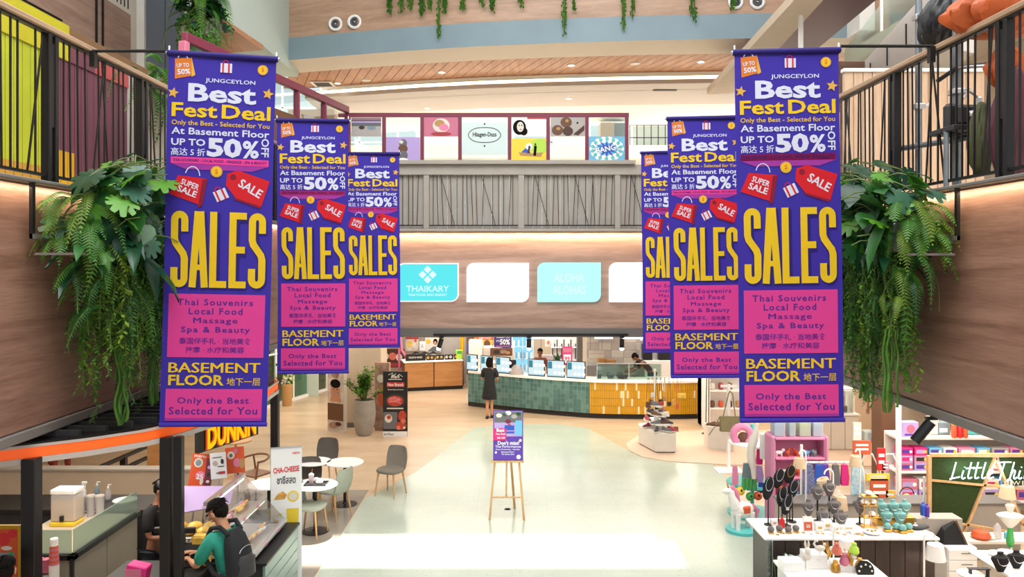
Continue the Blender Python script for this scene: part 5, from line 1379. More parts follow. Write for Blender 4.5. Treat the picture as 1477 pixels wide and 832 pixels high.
def resample(P, step):
    out = [P[0]]; need = step
    for a, c in zip(P[:-1], P[1:]):
        L_ = math.hypot(c[0]-a[0], c[1]-a[1]); pos = 0
        while L_ - pos >= need: pos += need; out.append((a[0]+(c[0]-a[0])*pos/L_, a[1]+(c[1]-a[1])*pos/L_)); need = step
        need -= L_ - pos
    return out
H0, H1, HT = .14, .98, 1.04
cx0, cy0 = 1.5, 21.0
t = thing('tiled_counter', 'curved counter with teal square tiles at left and yellow upright tiles at right', 'counter', (cx0, cy0, 0))
tl = resample(ALL, .115); iy = min(range(len(tl)), key=lambda i: abs(tl[i][0] - CY[0][0]))
b = MB('grout'); P = tl[:iy+1] 
def ribwall(b, P, z0, z1, off, y_in=.5):
    vs = []
    for x, y in P: vs += [(x-cx0, y-cy0+off, z0), (x-cx0, y-cy0+off, z1)]
    b.add(vs, [(2*i, 2*i+2, 2*i+3, 2*i+1) for i in range(len(P)-1)])
ribwall(b, P, H0, H1, .012); b.obj('teal_backing', t)
b = MB('yellow_grout'); ribwall(b, tl[iy:], H0, H1, .012); b.obj('yellow_backing', t)
rnd = random.Random(2)
b = MB(); 
for i in range(iy):
    (x0, y0), (x1, y1) = tl[i], tl[i+1]; n = 8
    for j in range(7):
        z0 = H0 + (H1-H0)*j/7; z1 = H0 + (H1-H0)*(j+1)/7; g = .006; b.mat('teal_tile' if rnd.random() < .6 else 'teal_tile_b'); o_ = rnd.uniform(-.002, .002)
        ux, uy = (x1-x0)*g/.115, (y1-y0)*g/.115
        vs = [(x0+ux-cx0, y0+uy-cy0+o_, z0+g), (x1-ux-cx0, y1-uy-cy0+o_, z0+g), (x1-ux-cx0, y1-uy-cy0+o_, z1-g), (x0+ux-cx0, y0+uy-cy0+o_, z1-g)]
        vs += [(x, y+.012, z) for x, y, z in vs]
        b.add(vs, [(0, 1, 2, 3), (0, 3, 7, 4), (1, 5, 6, 2), (3, 2, 6, 7), (0, 4, 5, 1)])
b.obj('teal_tiles', t, stuff=True)
yl = resample(tl[iy:], .058); b = MB()
for i in range(len(yl)-1):
    (x0, y0), (x1, y1) = yl[i], yl[i+1]; ph = (i % 2) * .0
    for j in range(4):
        z0 = H0 + (H1-H0)*j/4; z1 = H0 + (H1-H0)*(j+1)/4; g = .004; b.mat('cream_tile' if rnd.random() < .12 else 'yellow_tile')
        vs = [(x0+g-cx0, y0-cy0, z0+g), (x1-g-cx0, y1-cy0, z0+g), (x1-g-cx0, y1-cy0, z1-g), (x0+g-cx0, y0-cy0, z1-g)]
        vs += [(x, y+.012, z) for x, y, z in vs]
        b.add(vs, [(0, 1, 2, 3), (0, 3, 7, 4), (1, 5, 6, 2), (3, 2, 6, 7), (0, 4, 5, 1)])
b.obj('yellow_tiles', t, stuff=True)
def strip_poly(P, o0, o1): return [(x-cx0, y-cy0+o0) for x, y in P] + [(x-cx0, y-cy0+o1) for x, y in P[::-1]]
PS = ALL[::2] + [ALL[-1]]
def bandsolid(b, P, o0, o1, z0, z1):
    n = len(P); vs = []
    for x, y in P: vs += [(x-cx0, y-cy0+o0, z0), (x-cx0, y-cy0+o1, z0), (x-cx0, y-cy0+o1, z1), (x-cx0, y-cy0+o0, z1)]
    fs = [(0, 3, 2, 1), (4*(n-1), 4*(n-1)+1, 4*(n-1)+2, 4*(n-1)+3)]
    for i in range(n-1):
        a = 4*i; c = a+4
        for k in range(4): k2 = (k+1) % 4; fs.append((a+k, c+k, c+k2, a+k2)[::-1])
    b.add(vs, fs)
b = MB('charcoal'); bandsolid(b, PS, .10, .6, 0, H0); b.obj('plinth', t)
b = MB('grey_trim'); bandsolid(b, PS, .03, .6, H0, H1); b.obj('carcass', t)
b = MB('white'); bandsolid(b, PS, -.05, .65, H1, HT); b.obj('worktop', t)
def cpos(px):
    P = ALL
    for (x0, y0), (x1, y1) in zip(P[:-1], P[1:]):
        a, c = CX + x0*FPX/y0, CX + x1*FPX/y1
        if a <= px <= c: u = (px-a)/(c-a); return (x0+(x1-x0)*u, y0+(y1-y0)*u, math.atan2(y1-y0, x1-x0))
    return (P[-1][0], P[-1][1], 0)
# menu screens standing on the counter
for k, (a, c) in enumerate([(671, 690.5), (691.5, 712.5), (713.5, 738), (760.5, 787.5), (788.5, 816), (817, 846)]):
    x, y, r_ = cpos((a+c)/2); y += .12; W_ = (c-a)*y/FPX/2*.97; zz = HT; hh = .47
    t = thing('menu_screen', 'lit menu screen on the tiled counter, ' + ['leftmost, at the counter end', 'partly hidden by the woman in black', 'just right of the woman in black', 'left one of the right three', 'middle one of the right three', 'right one of the right three'][k], 'screen', (x, y, zz), r_, 'menu screens on the tiled counter')
    b = MB('black_plastic'); b.box(-W_, W_, -.02, .02, .0, hh, .006); b.obj('frame', t)
    b = MB('screen_menu'); b.rect(-W_+.02, W_-.02, .03, hh-.02, -.023); b.mat('screen_teal'); b.rect(-W_+.03, -W_+.15, hh*.5, hh-.04, -.025)
    b.mat('screen_white')
    for i in range(3):
        for j in range(2): b.disc(-W_+.24+i*.12, .12 + j*.19, .045, -.0265, 14) if W_ > .2 or i < 2 else None
    b.mat('fridge_blue'); b.rect(-W_+.05, W_-.04, .04, .06, -.026); b.obj('display', t)
# small things on the counter
x, y, r_ = cpos(748)
t = thing('bread_cloche', 'clear domed box of cookies between the menu screens', 'cloche', (x-.05, y+.2, HT))
b = MB('plastic_clear'); b.ball((0, 0, 0), (.2, .16, .28), 16, 10, cut=0); b.obj('dome', t); b = MB('tan'); b.ball((0, 0, .0), (.16, .12, .16), 12, 8, cut=0); b.obj('cookies', t)
b = MB('black_plastic'); b.box(-.11, .11, -.05, .05, 0, .36, .01); b.box(-.13, .1, -.08, -.05, .15, .38, .008); x, y, r_ = cpos(739); tag(b.obj('card_terminal', loc=(x, y+.35, HT)), 'black till screen behind the menu screens beside the cookie box', 'till')
b = MB('hot_pink'); x, y, r_ = cpos(820); b.box(-.14, .14, -.01, .01, .3, .82, .003); b.mat('magenta_pale'); b.rect(-.12, .12, .65, .78, -.013); b.mat('white'); b.rect(-.1, .1, .36, .6, -.0135); b.mat('hot_pink'); b.text('99', -.07, .07, .42, .54, -.015, .03); b.mat('silver'); b.box(-.01, .01, .0, .02, 0, .3); tag(b.obj('price_sign', loc=(x, y+.5, HT)), 'bright pink price sign above the right menu screens', 'sign')
b = MB('leaf'); rnd = random.Random(8)
for k in range(40): a = rnd.uniform(0, 6.3); r2 = rnd.uniform(.05, .14); z = rnd.uniform(.15, .35); b.add([(0, 0, .1), (r2*math.cos(a), r2*math.sin(a), z), (r2*math.cos(a+.4), r2*math.sin(a+.4), z+.03)], [(0, 1, 2)])
t = thing('small_plant', 'small round plant in a pot above the right menu screens', 'plant', (WX(803, 21.6), 21.6, HT + .2)); b.obj('leaves', t); b = MB('white'); b.lathe([(.06, -.2), (.08, .12)], n=14); b.obj('pot', t)
# glass sneeze guard above the yellow part
x0, y0, _ = cpos(862); x1, y1, _ = cpos(955)
t = thing('sneeze_guard', 'low glass guard with utensils behind it on the yellow counter', 'glass guard', (x0, y0+.15, HT), math.atan2(y1-y0, x1-x0)); W_ = math.hypot(x1-x0, y1-y0)
b = MB('green_glass'); b.box(0, W_, -.004, .004, 0, .42); b.obj('pane', t); b = MB('silver'); b.box(0, W_, -.015, .015, .42, .44); 
for q in (0, W_*.5, W_): b.box(q-.01, q+.01, -.015, .015, 0, .42)
b.obj('frame', t)
for px, w_, h_, lb in ((866, .07, .12, 'small black tub behind the glass guard'), (883, .1, .1, 'black strainer with handle behind the glass guard'), (900, .16, .11, 'black pan with handle behind the glass guard')):
    x, y, r_ = cpos(px); b = MB('black_plastic'); b.lathe([(w_*.8, 0), (w_, h_*.8), (w_, h_)], n=14); b.tube([(-w_, 0, h_*.7), (-w_*.6, 0, h_*1.7), (0, 0, h_*1.3)], .012, 6); tag(b.obj('pan', loc=(x, y+.32, HT)), lb, 'pan')
# ---- stalls behind: back units
def card(name, lb, cat, px0, px1, py0, py1, d, m, items=(), th=.06, yaw=0):
    W_ = (px1-px0)*d/FPX/2; H_ = (py1-py0)*d/FPX/2; b = MB(m); b.box(-W_, W_, 0, th, -H_, H_, .004 if th > .02 else 0)
    blobs(b, W_, H_, items, -.004); o = b.obj(name, loc=(WX((px0+px1)/2, d), d, WZ((py0+py1)/2, d)), rot=(0, 0, R(yaw)))
    zc = WZ((py0+py1)/2, d); b = MB('grey_trim'); b.box(-W_*.8, -W_*.8+.012, th, th+.01, 0, 2.8-zc); b.box(W_*.8-.012, W_*.8, th, th+.01, 0, 2.8-zc); b.obj('hanger', o)
    return tag(o, lb, cat)
def backblock(name, lb, cat, px0, px1, z0, z1, d, m, depth=.5):
    b = MB(m); W_ = (px1-px0)*d/FPX/2; b.box(-W_, W_, 0, depth, z0, z1, .01); o = b.obj(name, loc=(WX((px0+px1)/2, d), d, 0)); return tag(o, lb, cat)
# noodle stall behind the wooden counter
backblock('stall_wall', 'pale slatted stall wall behind the wooden counter', 'wall panel', 635, 672, 0, 2.6, 26.4, 'corrugated', .1)
card('food_poster', 'food picture board with noodles at the far left stall', 'poster', 585, 604, 486, 506, 26.3, 'poster_pale', [('d', -.3, 0, .4, .5, 'wrap_yellow'), ('d', .3, -.1, .3, .4, 'offwhite'), ('d', .5, .5, .2, .25, 'terracotta'), ('r', -1, 1, .7, 1, 'crimson')])
card('food_poster', 'white menu sheet on the far left stall', 'poster', 605, 613, 492, 506, 26.25, 'white', [('t', 'A', -.5, .5, -.4, .5, 'corrugated')])
card('picture_panel', 'large backdrop photo of a person eating behind the wooden counter', 'poster', 613, 636, 484, 508, 26.28, 'offwhite', [('d', .3, .25, .28, .38, 'hair'), ('d', .28, .1, .18, .25, 'skin'), ('p', [(-.7, -.9), (.9, -.9), (.7, -.3), (0, -.3)], 'cloth_grey'), ('d', -.6, .3, .3, .3, 'wrap_yellow'), ('r', -1, 1, .8, 1, 'leaf')])
for x_, lb in ((600, 'left'), (613, 'middle'), (625, 'right')): 
    t = thing('hot_pot', 'steel pot on the back bench of the noodle stall, ' + lb, 'pot', (WX(x_, 25.98), 25.98, .9), 0, 'steel pots'); b = MB('silver'); b.lathe([(.12, 0), (.13, .2)], n=14); b.obj('body', t); b = MB('black'); b.lathe([(.15, .2), (.02, .26)], n=14); b.obj('lid', t)
backblock('back_bench', 'dark back bench behind the wooden counter', 'bench', 585, 668, 0, .9, 25.84, 'charcoal', .3)
card('wall_lamp_strip', 'upright yellow lit strip right of the slatted stall wall', 'light', 663.5, 669, 484, 508, 25.8, 'mural_gold', [('r', .0, .6, -.9, .9, 'sign_yellow')])
card('stall_post', 'brown timber post right of the yellow lit strip', 'post', 673, 684, 484, 540, 25.6, 'brown')
card('small_sign', 'small dark blue sign beside the timber post', 'sign', 674, 681, 496, 508, 25.2, 'blue', [('t', 'X', -.5, .5, -.5, .5, 'white')])
card('food_poster', 'orange and yellow food poster left of the purple fifty percent sign', 'poster', 685, 712, 483, 504, 25.5, 'menu_orange', [('r', -1, 1, -1, .3, 'wrap_yellow'), ('d', -.4, -.3, .3, .4, 'offwhite'), ('d', .3, -.2, .35, .5, 'brown'), ('t', 'THAI FOOD', -.6, .7, .45, .8, 'white'), ('r', -1, -.85, -1, 1, 'mural_gold')])
card('sale_sign', 'purple sign reading UP TO 50% above the woman in black', 'sign', 712.5, 737.5, 484, 502, 24.6, 'purple_board', [('t', 'BASEMENT SALE', -.7, .8, .6, .85, 'white'), ('t', 'UP TO', -.75, -.35, -.05, .3, 'white'), ('t', '50%', -.3, .85, -.45, .45, 'white', .03), ('r', -.8, .8, -.75, -.62, 'magenta_pale')], yaw=-6)
backblock('equipment', 'white fridge unit behind the menu screens left of the woman', 'machine', 676, 695, 0, 1.7, 24.2, 'white', .6)
backblock('equipment', 'pale equipment unit behind the woman in black', 'machine', 697, 742, 0, 1.45, 24.6, 'offwhite', .6)
card('shelf_photo', 'brown photo strip on the equipment behind the woman in black', 'poster', 707, 739, 502, 513, 24.3, 'brown', [('d', -.4, 0, .3, .5, 'charcoal'), ('d', .2, .1, .3, .5, 'poster_sepia'), ('d', .6, -.2, .2, .4, 'tan')])
t = thing('drinks_fridge', 'tall lit drinks fridge with blue bottles behind the menu screens', 'fridge', (WX(754, 25.2), 25.2, 0))
b = MB('white'); b.box(-.36, .36, .05, .6, 0, 2.15, .02); b.obj('cabinet', t)
for s_ in (-1, 1):
    b = MB('fridge_blue'); b.box(min(s_*.02, s_*.33), max(s_*.02, s_*.33), .0, .04, .2, 2.0, .004); b.mat('white'); 
    for z in (.6, 1.0, 1.4, 1.75): b.box(min(s_*.02, s_*.33), max(s_*.02, s_*.33), -.01, .0, z, z+.02)
    for z in (.62, 1.02, 1.42): 
        for q in range(4): b.mat('sky' if (q + int(z*5)) % 2 else 'white'); xx_ = s_*(.06 + q*.075); b.box(xx_-.025, xx_+.025, -.01, .0, z, z+.2)
    o = b.obj('door', t); b = MB('silver'); b.box(s_*.03-.008, s_*.03+.008, -.04, -.01, .9, 1.3); b.obj('handle', o)
for k, (a, c, lb) in enumerate(((767, 808, 'left bright lit header panel above the food hall'), (858, 884, 'second bright lit header panel above the kitchen'), (897, 945, 'third bright lit header panel right of the kitchen spotlight'))):
    d = 21.6; b = MB('panel_lit'); b.box(-(c-a)*d/FPX/2, (c-a)*d/FPX/2, 0, .05, -.055, .06); b.mat('grey_trim'); b.box(-.3, -.28, .05, .06, 0, .72); b.box(.28, .3, .05, .06, 0, .72); o = b.obj('light_box', loc=(WX((a+c)/2, d), d, WZ(486, d))); tag(o, lb, 'light', 'lit header panels')
card('food_poster', 'picture board of dishes right of the lit header panel', 'poster', 786, 834, 489, 500, 25.0, 'offwhite', [('d', -.8, .1, .08, .5, 'meat_b'), ('d', -.5, 0, .06, .3, 'lime'), ('d', -.2, -.1, .06, .3, 'tan'), ('d', .15, 0, .05, .3, 'turq'), ('d', .45, .1, .05, .3, 'green'), ('d', .85, .3, .1, .6, 'terracotta'), ('d', -.6, -.5, .06, .3, 'brown')])
t = thing('bottle_rack', 'white wall shelves of upright tubes behind the right menu screens', 'shelf', (WX(815, 24.8), 24.8, 1.0))
b = MB('white'); b.box(-.45, .45, .1, .14, 0, .9); b.box(-.45, .45, -.1, .1, 0, .02); b.box(-.45, .45, -.1, .1, .42, .44); b.box(-.45, -.4, .1, .14, -1, 0); b.box(.4, .45, .1, .14, -1, 0); b.obj('shelf', t)
b = MB('charcoal')
for i in range(12): b.box(-.42 + i*.075, -.39 + i*.075, .05, .09, .05 + (i % 2)*.4, .4 + (i % 3)*.14)
b.obj('tubes', t)
card('grid_panel', 'white chequered panel behind the right menu screens', 'panel', 778, 802, 512, 526, 23.2, 'white', [('r', -.9 + .25*i, -.8 + .25*i, -.8 + .4*(j), -.65 + .4*j, 'lilac') for i in range(8) for j in range(5)])
for px, lb in ((632, 'left'), (636, 'second from left')): pass
b = MB('grey_trim'); b.box(WX(833, 22.6), WX(840.5, 22.6), 22.6, 23.0, 0, 2.62, .01); tag(b.obj('stall_column'), 'square brown grey column left of the kitchen', 'column')
# kitchen with hood
t = thing('kitchen_hood', 'wide brown kitchen hood above the tiled kitchen wall', 'hood', (WX(885, 23.4), 23.4, 2.02)); W_ = 52*23.4/FPX
b = MB('brown'); b.add([(-W_*.9, -.3, .0), (W_*.75, -.3, -.02), (W_*.75, .8, .0), (-W_*.9, .8, 0), (-W_*.8, -.1, .35), (W_*.6, -.1, .3), (W_*.6, .8, .35), (-W_*.8, .8, .35)], [(0, 3, 2, 1), (4, 5, 6, 7), (0, 1, 5, 4), (1, 2, 6, 5), (2, 3, 7, 6), (3, 0, 4, 7)]); b.box(-.4, .4, .2, .8, .3, .66); b.obj('hood', t)
b = MB('silver'); b.box(-W_*.9, W_*.75, -.32, -.29, -.04, .02); b.obj('edge_strip', t)
b = MB('kitchen_tile'); b.box(WX(846, 24.5), WX(935, 24.5), 24.5, 24.6, 0, 2.3); tag(b.obj('tiled_wall'), 'pale tiled wall of the kitchen behind the yellow counter', 'wall panel')
kit = bpy.data.objects['tiled_wall']
for j in range(5):
    for i in range(5):
        b = MB('kitchen_tile' if (i + j) % 3 else 'offwhite'); a0 = WX(846, 24.5) + i*.395; b.box(a0+.006, a0+.389, 24.48, 24.5, .9+j*.24+.005, .9+(j+1)*.24-.005, .003); b.obj('tile', kit)
backblock('kitchen_bench', 'steel kitchen bench in front of the tiled wall', 'bench', 846, 930, 0, 1.0, 23.6, 'silver', .6)
for px, h_, w_, lb in ((868, .2, .16, 'brown bread basket on the kitchen bench'), (880, .16, .2, 'low beige tray on the kitchen bench')): b = MB('tan'); b.lathe([(w_*.8, 0), (w_, h_)], n=14); tag(b.obj('basket', loc=(WX(px, 23.7), 23.75, 1.0)), lb, 'basket')
card('poster_strip', 'cream notices on the left of the kitchen wall', 'notice', 849, 871, 505, 526, 24.2, 'offwhite', [('r', -.9, .9, .5, .55, 'tan'), ('r', -.9, .9, -.2, -.15, 'tan')], .01)
t = thing('kitchen_shelf', 'white kitchen unit with dark equipment behind the farthest right banner', 'shelf', (WX(965, 24.0), 24.0, 0)); 
b = MB('white'); b.box(-.85, .9, 0, .5, 0, 1.1, .01); b.box(-.85, .9, .45, .5, 1.1, 2.1); b.box(-.85, .9, .2, .5, 1.7, 1.74); b.obj('unit', t); b = MB('lamp_soft'); b.box(-.6, .4, .19, .2, 1.66, 1.69); b.obj('light_tube', t)
b = MB('black_plastic'); b.box(-.8, -.5, .1, .4, 1.1, 1.6, .02); b.box(-.3, .1, .1, .4, 1.1, 1.55, .02); b.box(.2, .7, .1, .4, 1.1, 1.45, .02); b.obj('appliance', t)
# ---- track with spotlights under the far fascia
t = thing('light_track', 'black light track under the far timber fascia', 'light track', (0, DEND - .1, 2.62)); b = MB('black_metal'); b.box(WX(625, 16.4), WX(906, 16.4), -.02, .02, 0, .04); b.obj('track', t)
for px, lb in ((637, 'left'), (763, 'middle'), (897, 'right')):
    t = thing('spotlight', 'black spotlight with a lit lens on the far light track, ' + lb, 'light', (WX(px, 16.4), 16.38, 2.62), 0, 'far track spotlights'); s_ = -.06 if px < 700 else 0
    b = MB('black_metal'); b.box(-.05, .05, -.02, .02, -.05, 0); b.tube([(0, 0, 0), (0, 0, -.08)], .012, 6); b.tube([(0, 0, -.07), (s_, .02, -.26)], .05, 12); b.obj('housing', t)
    b = MB('lamp_white'); b.ball((s_*1.1, .022, -.275), .045, 10, 6); b.obj('bulb', t)
# ---- lit screens on the far timber fascia
for k, (a, c, y0, y1, m_, lb) in enumerate(((572.5, 661.5, 379.5, 435, 'screen_cyan', 'cyan lit screen with a diamond emblem on the far fascia'), (673, 763, 379, 435.5, 'screen_white', 'plain white lit screen just right of the cyan one'), (775, 866.5, 378.5, 435.5, 'screen_pale', 'pale aqua lit screen with faint lettering'), (878.5, 968, 378.5, 435.5, 'screen_white', 'plain white lit screen at the right, partly behind the banners'))):
    d = DEND - .03; t = thing('lit_screen', lb, 'screen', (WX((a+c)/2, d), d, WZ((y0+y1)/2, d))); W_ = (c-a)*d/FPX/2; H_ = (y1-y0)*d/FPX/2; r = .16
    def rr_(W_, H_, r): return [(W_, H_), (-W_+r, H_)] + [(-W_+r-r*math.sin(q*PI/12), H_-r+r*math.cos(q*PI/12)) for q in range(1, 6)] + [(-W_, H_-r), (-W_, -H_), (W_-r, -H_)] + [(W_-r+r*math.sin(q*PI/12), -H_+r-r*math.cos(q*PI/12)) for q in range(1, 6)] + [(W_, -H_+r)]
    b = MB('screen_white' if k == 0 else m_); P = rr_(W_, H_, r); n = len(P)
    b.add([(x, -.03, z) for x, z in P] + [(x, .025, z) for x, z in P], [list(range(n)), [n+i for i in range(n)][::-1]] + [(i, (i+1) % n, n+(i+1) % n, n+i) for i in range(n)]); b.obj('light_box', t, smooth=False)
    if k == 0:
        b = MB('screen_cyan'); b.xz(rr_(W_-.02, H_-.02, r-.01), -.032); b.mat('screen_text')
        for dx_, dz in ((0, .11), (.11, 0), (-.11, 0), (0, -.11)): b.xz([(dx_-.085, .17+dz), (dx_, .17+dz+.085), (dx_+.085, .17+dz), (dx_, .17+dz-.085)], -.034)
        b.text('THAIKARY', -.46, .46, -.2, -.07, -.034, .01); b.text('THAI FOOD AND MARKET', -.42, .42, -.29, -.24, -.034, .01); b.obj('face', t)
    if k == 2:
        b = MB('screen_faint'); b.text('ALOHA', -.33, .33, .0, .2, -.033, .03); b.text('ALOHAS', -.36, .36, -.26, -.06, -.033, .03); b.obj('face', t)
# ---- pillar with posters, potted tree and poster stands
b = MB('beige_wall'); b.box(WX(492, 19.4), WX(550, 19.4), 19.4, 20.3, 0, 2.7, .02); struct('column_5', b, 'beige pillar behind the potted tree')
b = MB('grey_trim'); b.box(WX(492, 19.4)-.01, WX(550, 19.4)+.01, 19.37, 20.32, 0, .12); b.obj('skirting', bpy.data.objects['column_5'])
d = 18.9; t = thing('pillar_poster', 'sepia portrait poster board of a bearded man on the left of the pillar', 'poster', (WX(484, d), d, 0), R(-28)); H = 1.62
b = MB('offwhite'); b.box(-.26, .26, 0, .12, 0, H, .004); b.obj('board', t)
b = MB('poster_pale'); b.rect(-.25, .25, .04, H-.02, -.004); blobs(b, .25, 1, [('r', -1, 1, .28, .7, 'brown'), ('d', .0, 1.02, .62, .22, 'skin'), ('d', .0, 1.19, .66, .11, 'hair'), ('d', .05, .9, .5, .11, 'poster_sepia'), ('d', -.2, 1.05, .08, .015, 'hair'), ('d', .25, 1.05, .08, .015, 'hair'), ('p', [(-.7, .75), (.8, .75), (.4, .95), (-.4, .95)], 'skin'), ('d', 0, 1.42, .5, .09, 'poster_sepia'), ('d', -.2, .16, .6, .08, 'poster_sepia'), ('d', .4, .2, .4, .05, 'choc')], -.006); b.obj('print', t)
d = 19.0; t = thing('pillar_poster', 'orange food poster board behind the potted tree on the right of the pillar', 'poster', (WX(546, d), d, 0), R(-10)); b = MB('poster_sepia'); b.box(-.1, .28, 0, .1, 0, 1.7, .004); b.mat('terracotta'); b.disc(.1, .8, .12, -.003, 14, .2); b.mat('offwhite'); b.disc(.06, 1.3, .1, -.004); b.mat('tan'); b.disc(.12, 1.05, .1, -.005); b.obj('board', t)
d = 18.35; X_ = WX(570, d); t = thing('poster_stand', 'dark restaurant poster stand reading New Branch with grilled meat', 'sign', (X_, d, 0), 0); H = 94*d/FPX; W_ = .295
b = MB('black'); b.box(-W_, W_, 0, .05, 0, H, .004); b.obj('board', t)
b = MB('white'); b.rect(-W_, W_, 0, .13, -.003); b.mat('charcoal'); b.text('2nd Floor', -W_*.95, -W_*.1, .035, .095, -.005, .02)
Z = lambda v: H*(1-v)
b.mat('white'); b.ribbon([(-.16, Z(.05)), (-.06, Z(.02)), (-.1, Z(.09)), (.02, Z(.03)), (0, Z(.1)), (.1, Z(.04)), (.18, Z(.08))], .012, -.005); b.text('Black', -.1, .12, Z(.1), Z(.05), -.006, .02, .3); b.rect(-.16, .16, Z(.125), Z(.115), -.005)
b.mat('red'); b.rect(-.2, .22, Z(.235), Z(.165), -.004); b.mat('white'); b.text('New Branch', -.18, .2, Z(.225), Z(.175), -.006, .02); b.text('Central ground area', -.18, .2, Z(.29), Z(.265), -.006, .01)
b.mat('charcoal'); b.disc(0, Z(.46), .27, -.0035, 24, .2); b.mat('meat'); b.disc(.0, Z(.45), .2, -.005, 20, .13); b.mat('meat_b'); b.disc(-.03, Z(.43), .15, -.006, 20, .07); b.mat('icing_pink'); b.ribbon([(-.15, Z(.42)), (0, Z(.4)), (.14, Z(.44))], .02, -.007); b.ribbon([(-.15, Z(.47)), (0, Z(.45)), (.14, Z(.49))], .02, -.007)
b.mat('offwhite'); b.rect(-.2, .2, Z(.575), Z(.555), -.006); b.mat('cloth_grey'); b.rect(-W_+.01, .05, Z(.88), Z(.62), -.0045); b.mat('offwhite'); b.disc(-.16, Z(.72), .09, -.006, 16, .1); b.mat('meat'); b.disc(-.15, Z(.70), .05, -.007)
b.mat('meat'); b.disc(.17, Z(.68), .1, -.006, 16, .13); b.disc(.14, Z(.83), .13, -.0062, 16, .1); b.mat('meat_b'); b.disc(.2, Z(.76), .06, -.0075); b.disc(.08, Z(.86), .05, -.0075); b.mat('offwhite'); b.disc(.22, Z(.86), .03, -.008); b.obj('print', t)
b = MB('black_metal'); b.tube([(-.2, .05, .0), (-.2, .3, 0.01)], .012, 6); b.tube([(.2, .05, .0), (.2, .3, .01)], .012, 6); b.obj('foot', t)
# potted tree
d = 18.55; t = thing('potted_tree', 'leafy shrub in a tall grey stone pot beside the pillar', 'plant', (WX(525.5, d), d, 0))
b = MB('pot'); b.lathe([(.15, 0), (.20, .06), (.255, .3), (.275, .55), (.26, .78), (.235, .86), (.21, .86), (.2, .8)], n=28, cap=True); b.obj('pot', t)
b = MB('soil'); b.lathe([(.001, .81), (.21, .81)], n=20, cap=False); b.obj('soil', t)
b = MB('stem'); rnd = random.Random(9); tips = []
for k in range(26):
    a = rnd.uniform(0, 6.3); r_ = rnd.uniform(.06, .46); h_ = rnd.uniform(1.15, 1.72) - r_*.35; p1 = (r_*.4*math.cos(a), r_*.4*math.sin(a), (h_+.8)/2); p2 = (r_*math.cos(a), r_*math.sin(a), h_); b.tube([(0.03*math.cos(a), .03*math.sin(a), .8), p1, p2], [.012, .008, .004], 5); tips.append((p1, p2))
b.obj('branches', t)
b = MB('leaf')
for p1, p2 in tips:
    for k in range(60):
        b.mat(('leaf', 'leaf_bright', 'fern_yellow')[k % 3]); u = rnd.uniform(.1, 1.15); q = Vector(p1).lerp(Vector(p2), u) + Vector((rnd.gauss(0, .035), rnd.gauss(0, .035), rnd.gauss(0, .03))); a = rnd.uniform(0, 6.3); e = Vector((math.cos(a), math.sin(a), rnd.uniform(-.3, .8))).normalized()*.085; s_ = e.cross(Vector((0, 0, 1))).normalized()*.026
        b.add([tuple(q), tuple(q+e*.5+s_), tuple(q+e), tuple(q+e*.5-s_)], [(0, 1, 2, 3)])
b.obj('foliage', t, stuff=True)
# ---- shops along the far left: glazing, flowers, white door, pictures
t = thing('shop_window', 'glazed shop front along the far left of the food hall', 'shop front', (-7.0, 22.0, 0), math.atan2(2.9, .9))
b = MB('green_glass'); b.box(-1.5, 3.1, -.005, .005, .08, 2.5); b.obj('pane', t); b = MB('white')
for q in (-1.5, -.6, .3, 1.2, 2.1, 3.1): b.box(q-.03, q+.03, -.03, .03, 0, 2.6)
b.box(-1.5, 3.1, -.04, .04, 0, .09); b.box(-1.5, 3.1, -.03, .03, 1.5, 1.54); b.obj('frame', t)
b = MB('mint_wall'); b.box(-.45, .35, -.03, .03, 0, 1.9, .01); tag(b.obj('frosted_panel', loc=(WX(443, 23.9), 23.9, 0), rot=(0, 0, R(12))), 'pale frosted panel at the end of the glazed shop front', 'panel')
d = 22.3; t = thing('flower_vase', 'tall vase of cream flowers inside the glazed shop front', 'flowers', (WX(414, d), d, 0)); b = MB('tan'); b.lathe([(.12, 0), (.14, .1), (.15, .62), (.13, .64)], n=16); b.obj('vase', t)
b = MB('leaf'); rnd = random.Random(4)
for k in range(160):
    a = rnd.uniform(0, 6.3); r_ = rnd.uniform(0, .4); z = rnd.uniform(.6, 1.35); b.mat('offwhite' if k % 3 == 0 else 'lime' if k % 3 == 1 else 'leaf'); q = (r_*math.cos(a)*(z-.3), r_*math.sin(a)*(z-.3), z); b.ball(q, (.045, .045, .035), 5, 3) if k % 3 == 0 else b.add([q, (q[0]+.07, q[1], q[2]+.05), (q[0]+.02, q[1]-.02, q[2]+.1)], [(0, 1, 2)])
b.obj('blooms', t, stuff=True)
t = thing('clothes_rail', 'white stock and rails inside the glazed shop front', 'shelf', (-7.9, 22.6, 0)); b = MB('white'); 
for z in (.4, .9, 1.4): b.box(-.3, .3, -1.2, 1.2, z, z+.04)
b.box(.28, .3, -1.2, 1.2, 0, 1.8); b.obj('shelf', t); b = MB('black'); b.box(-.1, .5, .4, .9, 1.4, 1.55); b.obj('stock', t)
d = 22.5
for k, (a, c, m_, lb) in enumerate(((455, 468, 'brown', 'left dark picture panel behind the middle left banner'), (469, 483, 'poster_sepia', 'middle sepia picture panel behind the middle left banner'))):
    card('picture_panel', lb, 'poster', a, c, 500 if k < 2 else 503, 540 if k < 2 else 522, 25.5 if k < 2 else 24.5, m_, [('d', -.2, .3, .5, .3, 'offwhite'), ('d', .2, -.3, .5, .3, 'charcoal'), ('d', .3, .2, .3, .2, 'meat_b')])
card('picture_panel', 'long dark picture wall behind the pillar and potted tree', 'poster', 546, 583, 503, 530, 26.3, 'choc', [('d', -.5, .2, .3, .4, 'offwhite'), ('d', .1, .2, .3, .4, 'meat_b'), ('d', .6, .1, .25, .4, 'offwhite'), ('r', -1, 1, -.9, -.5, 'crimson')])
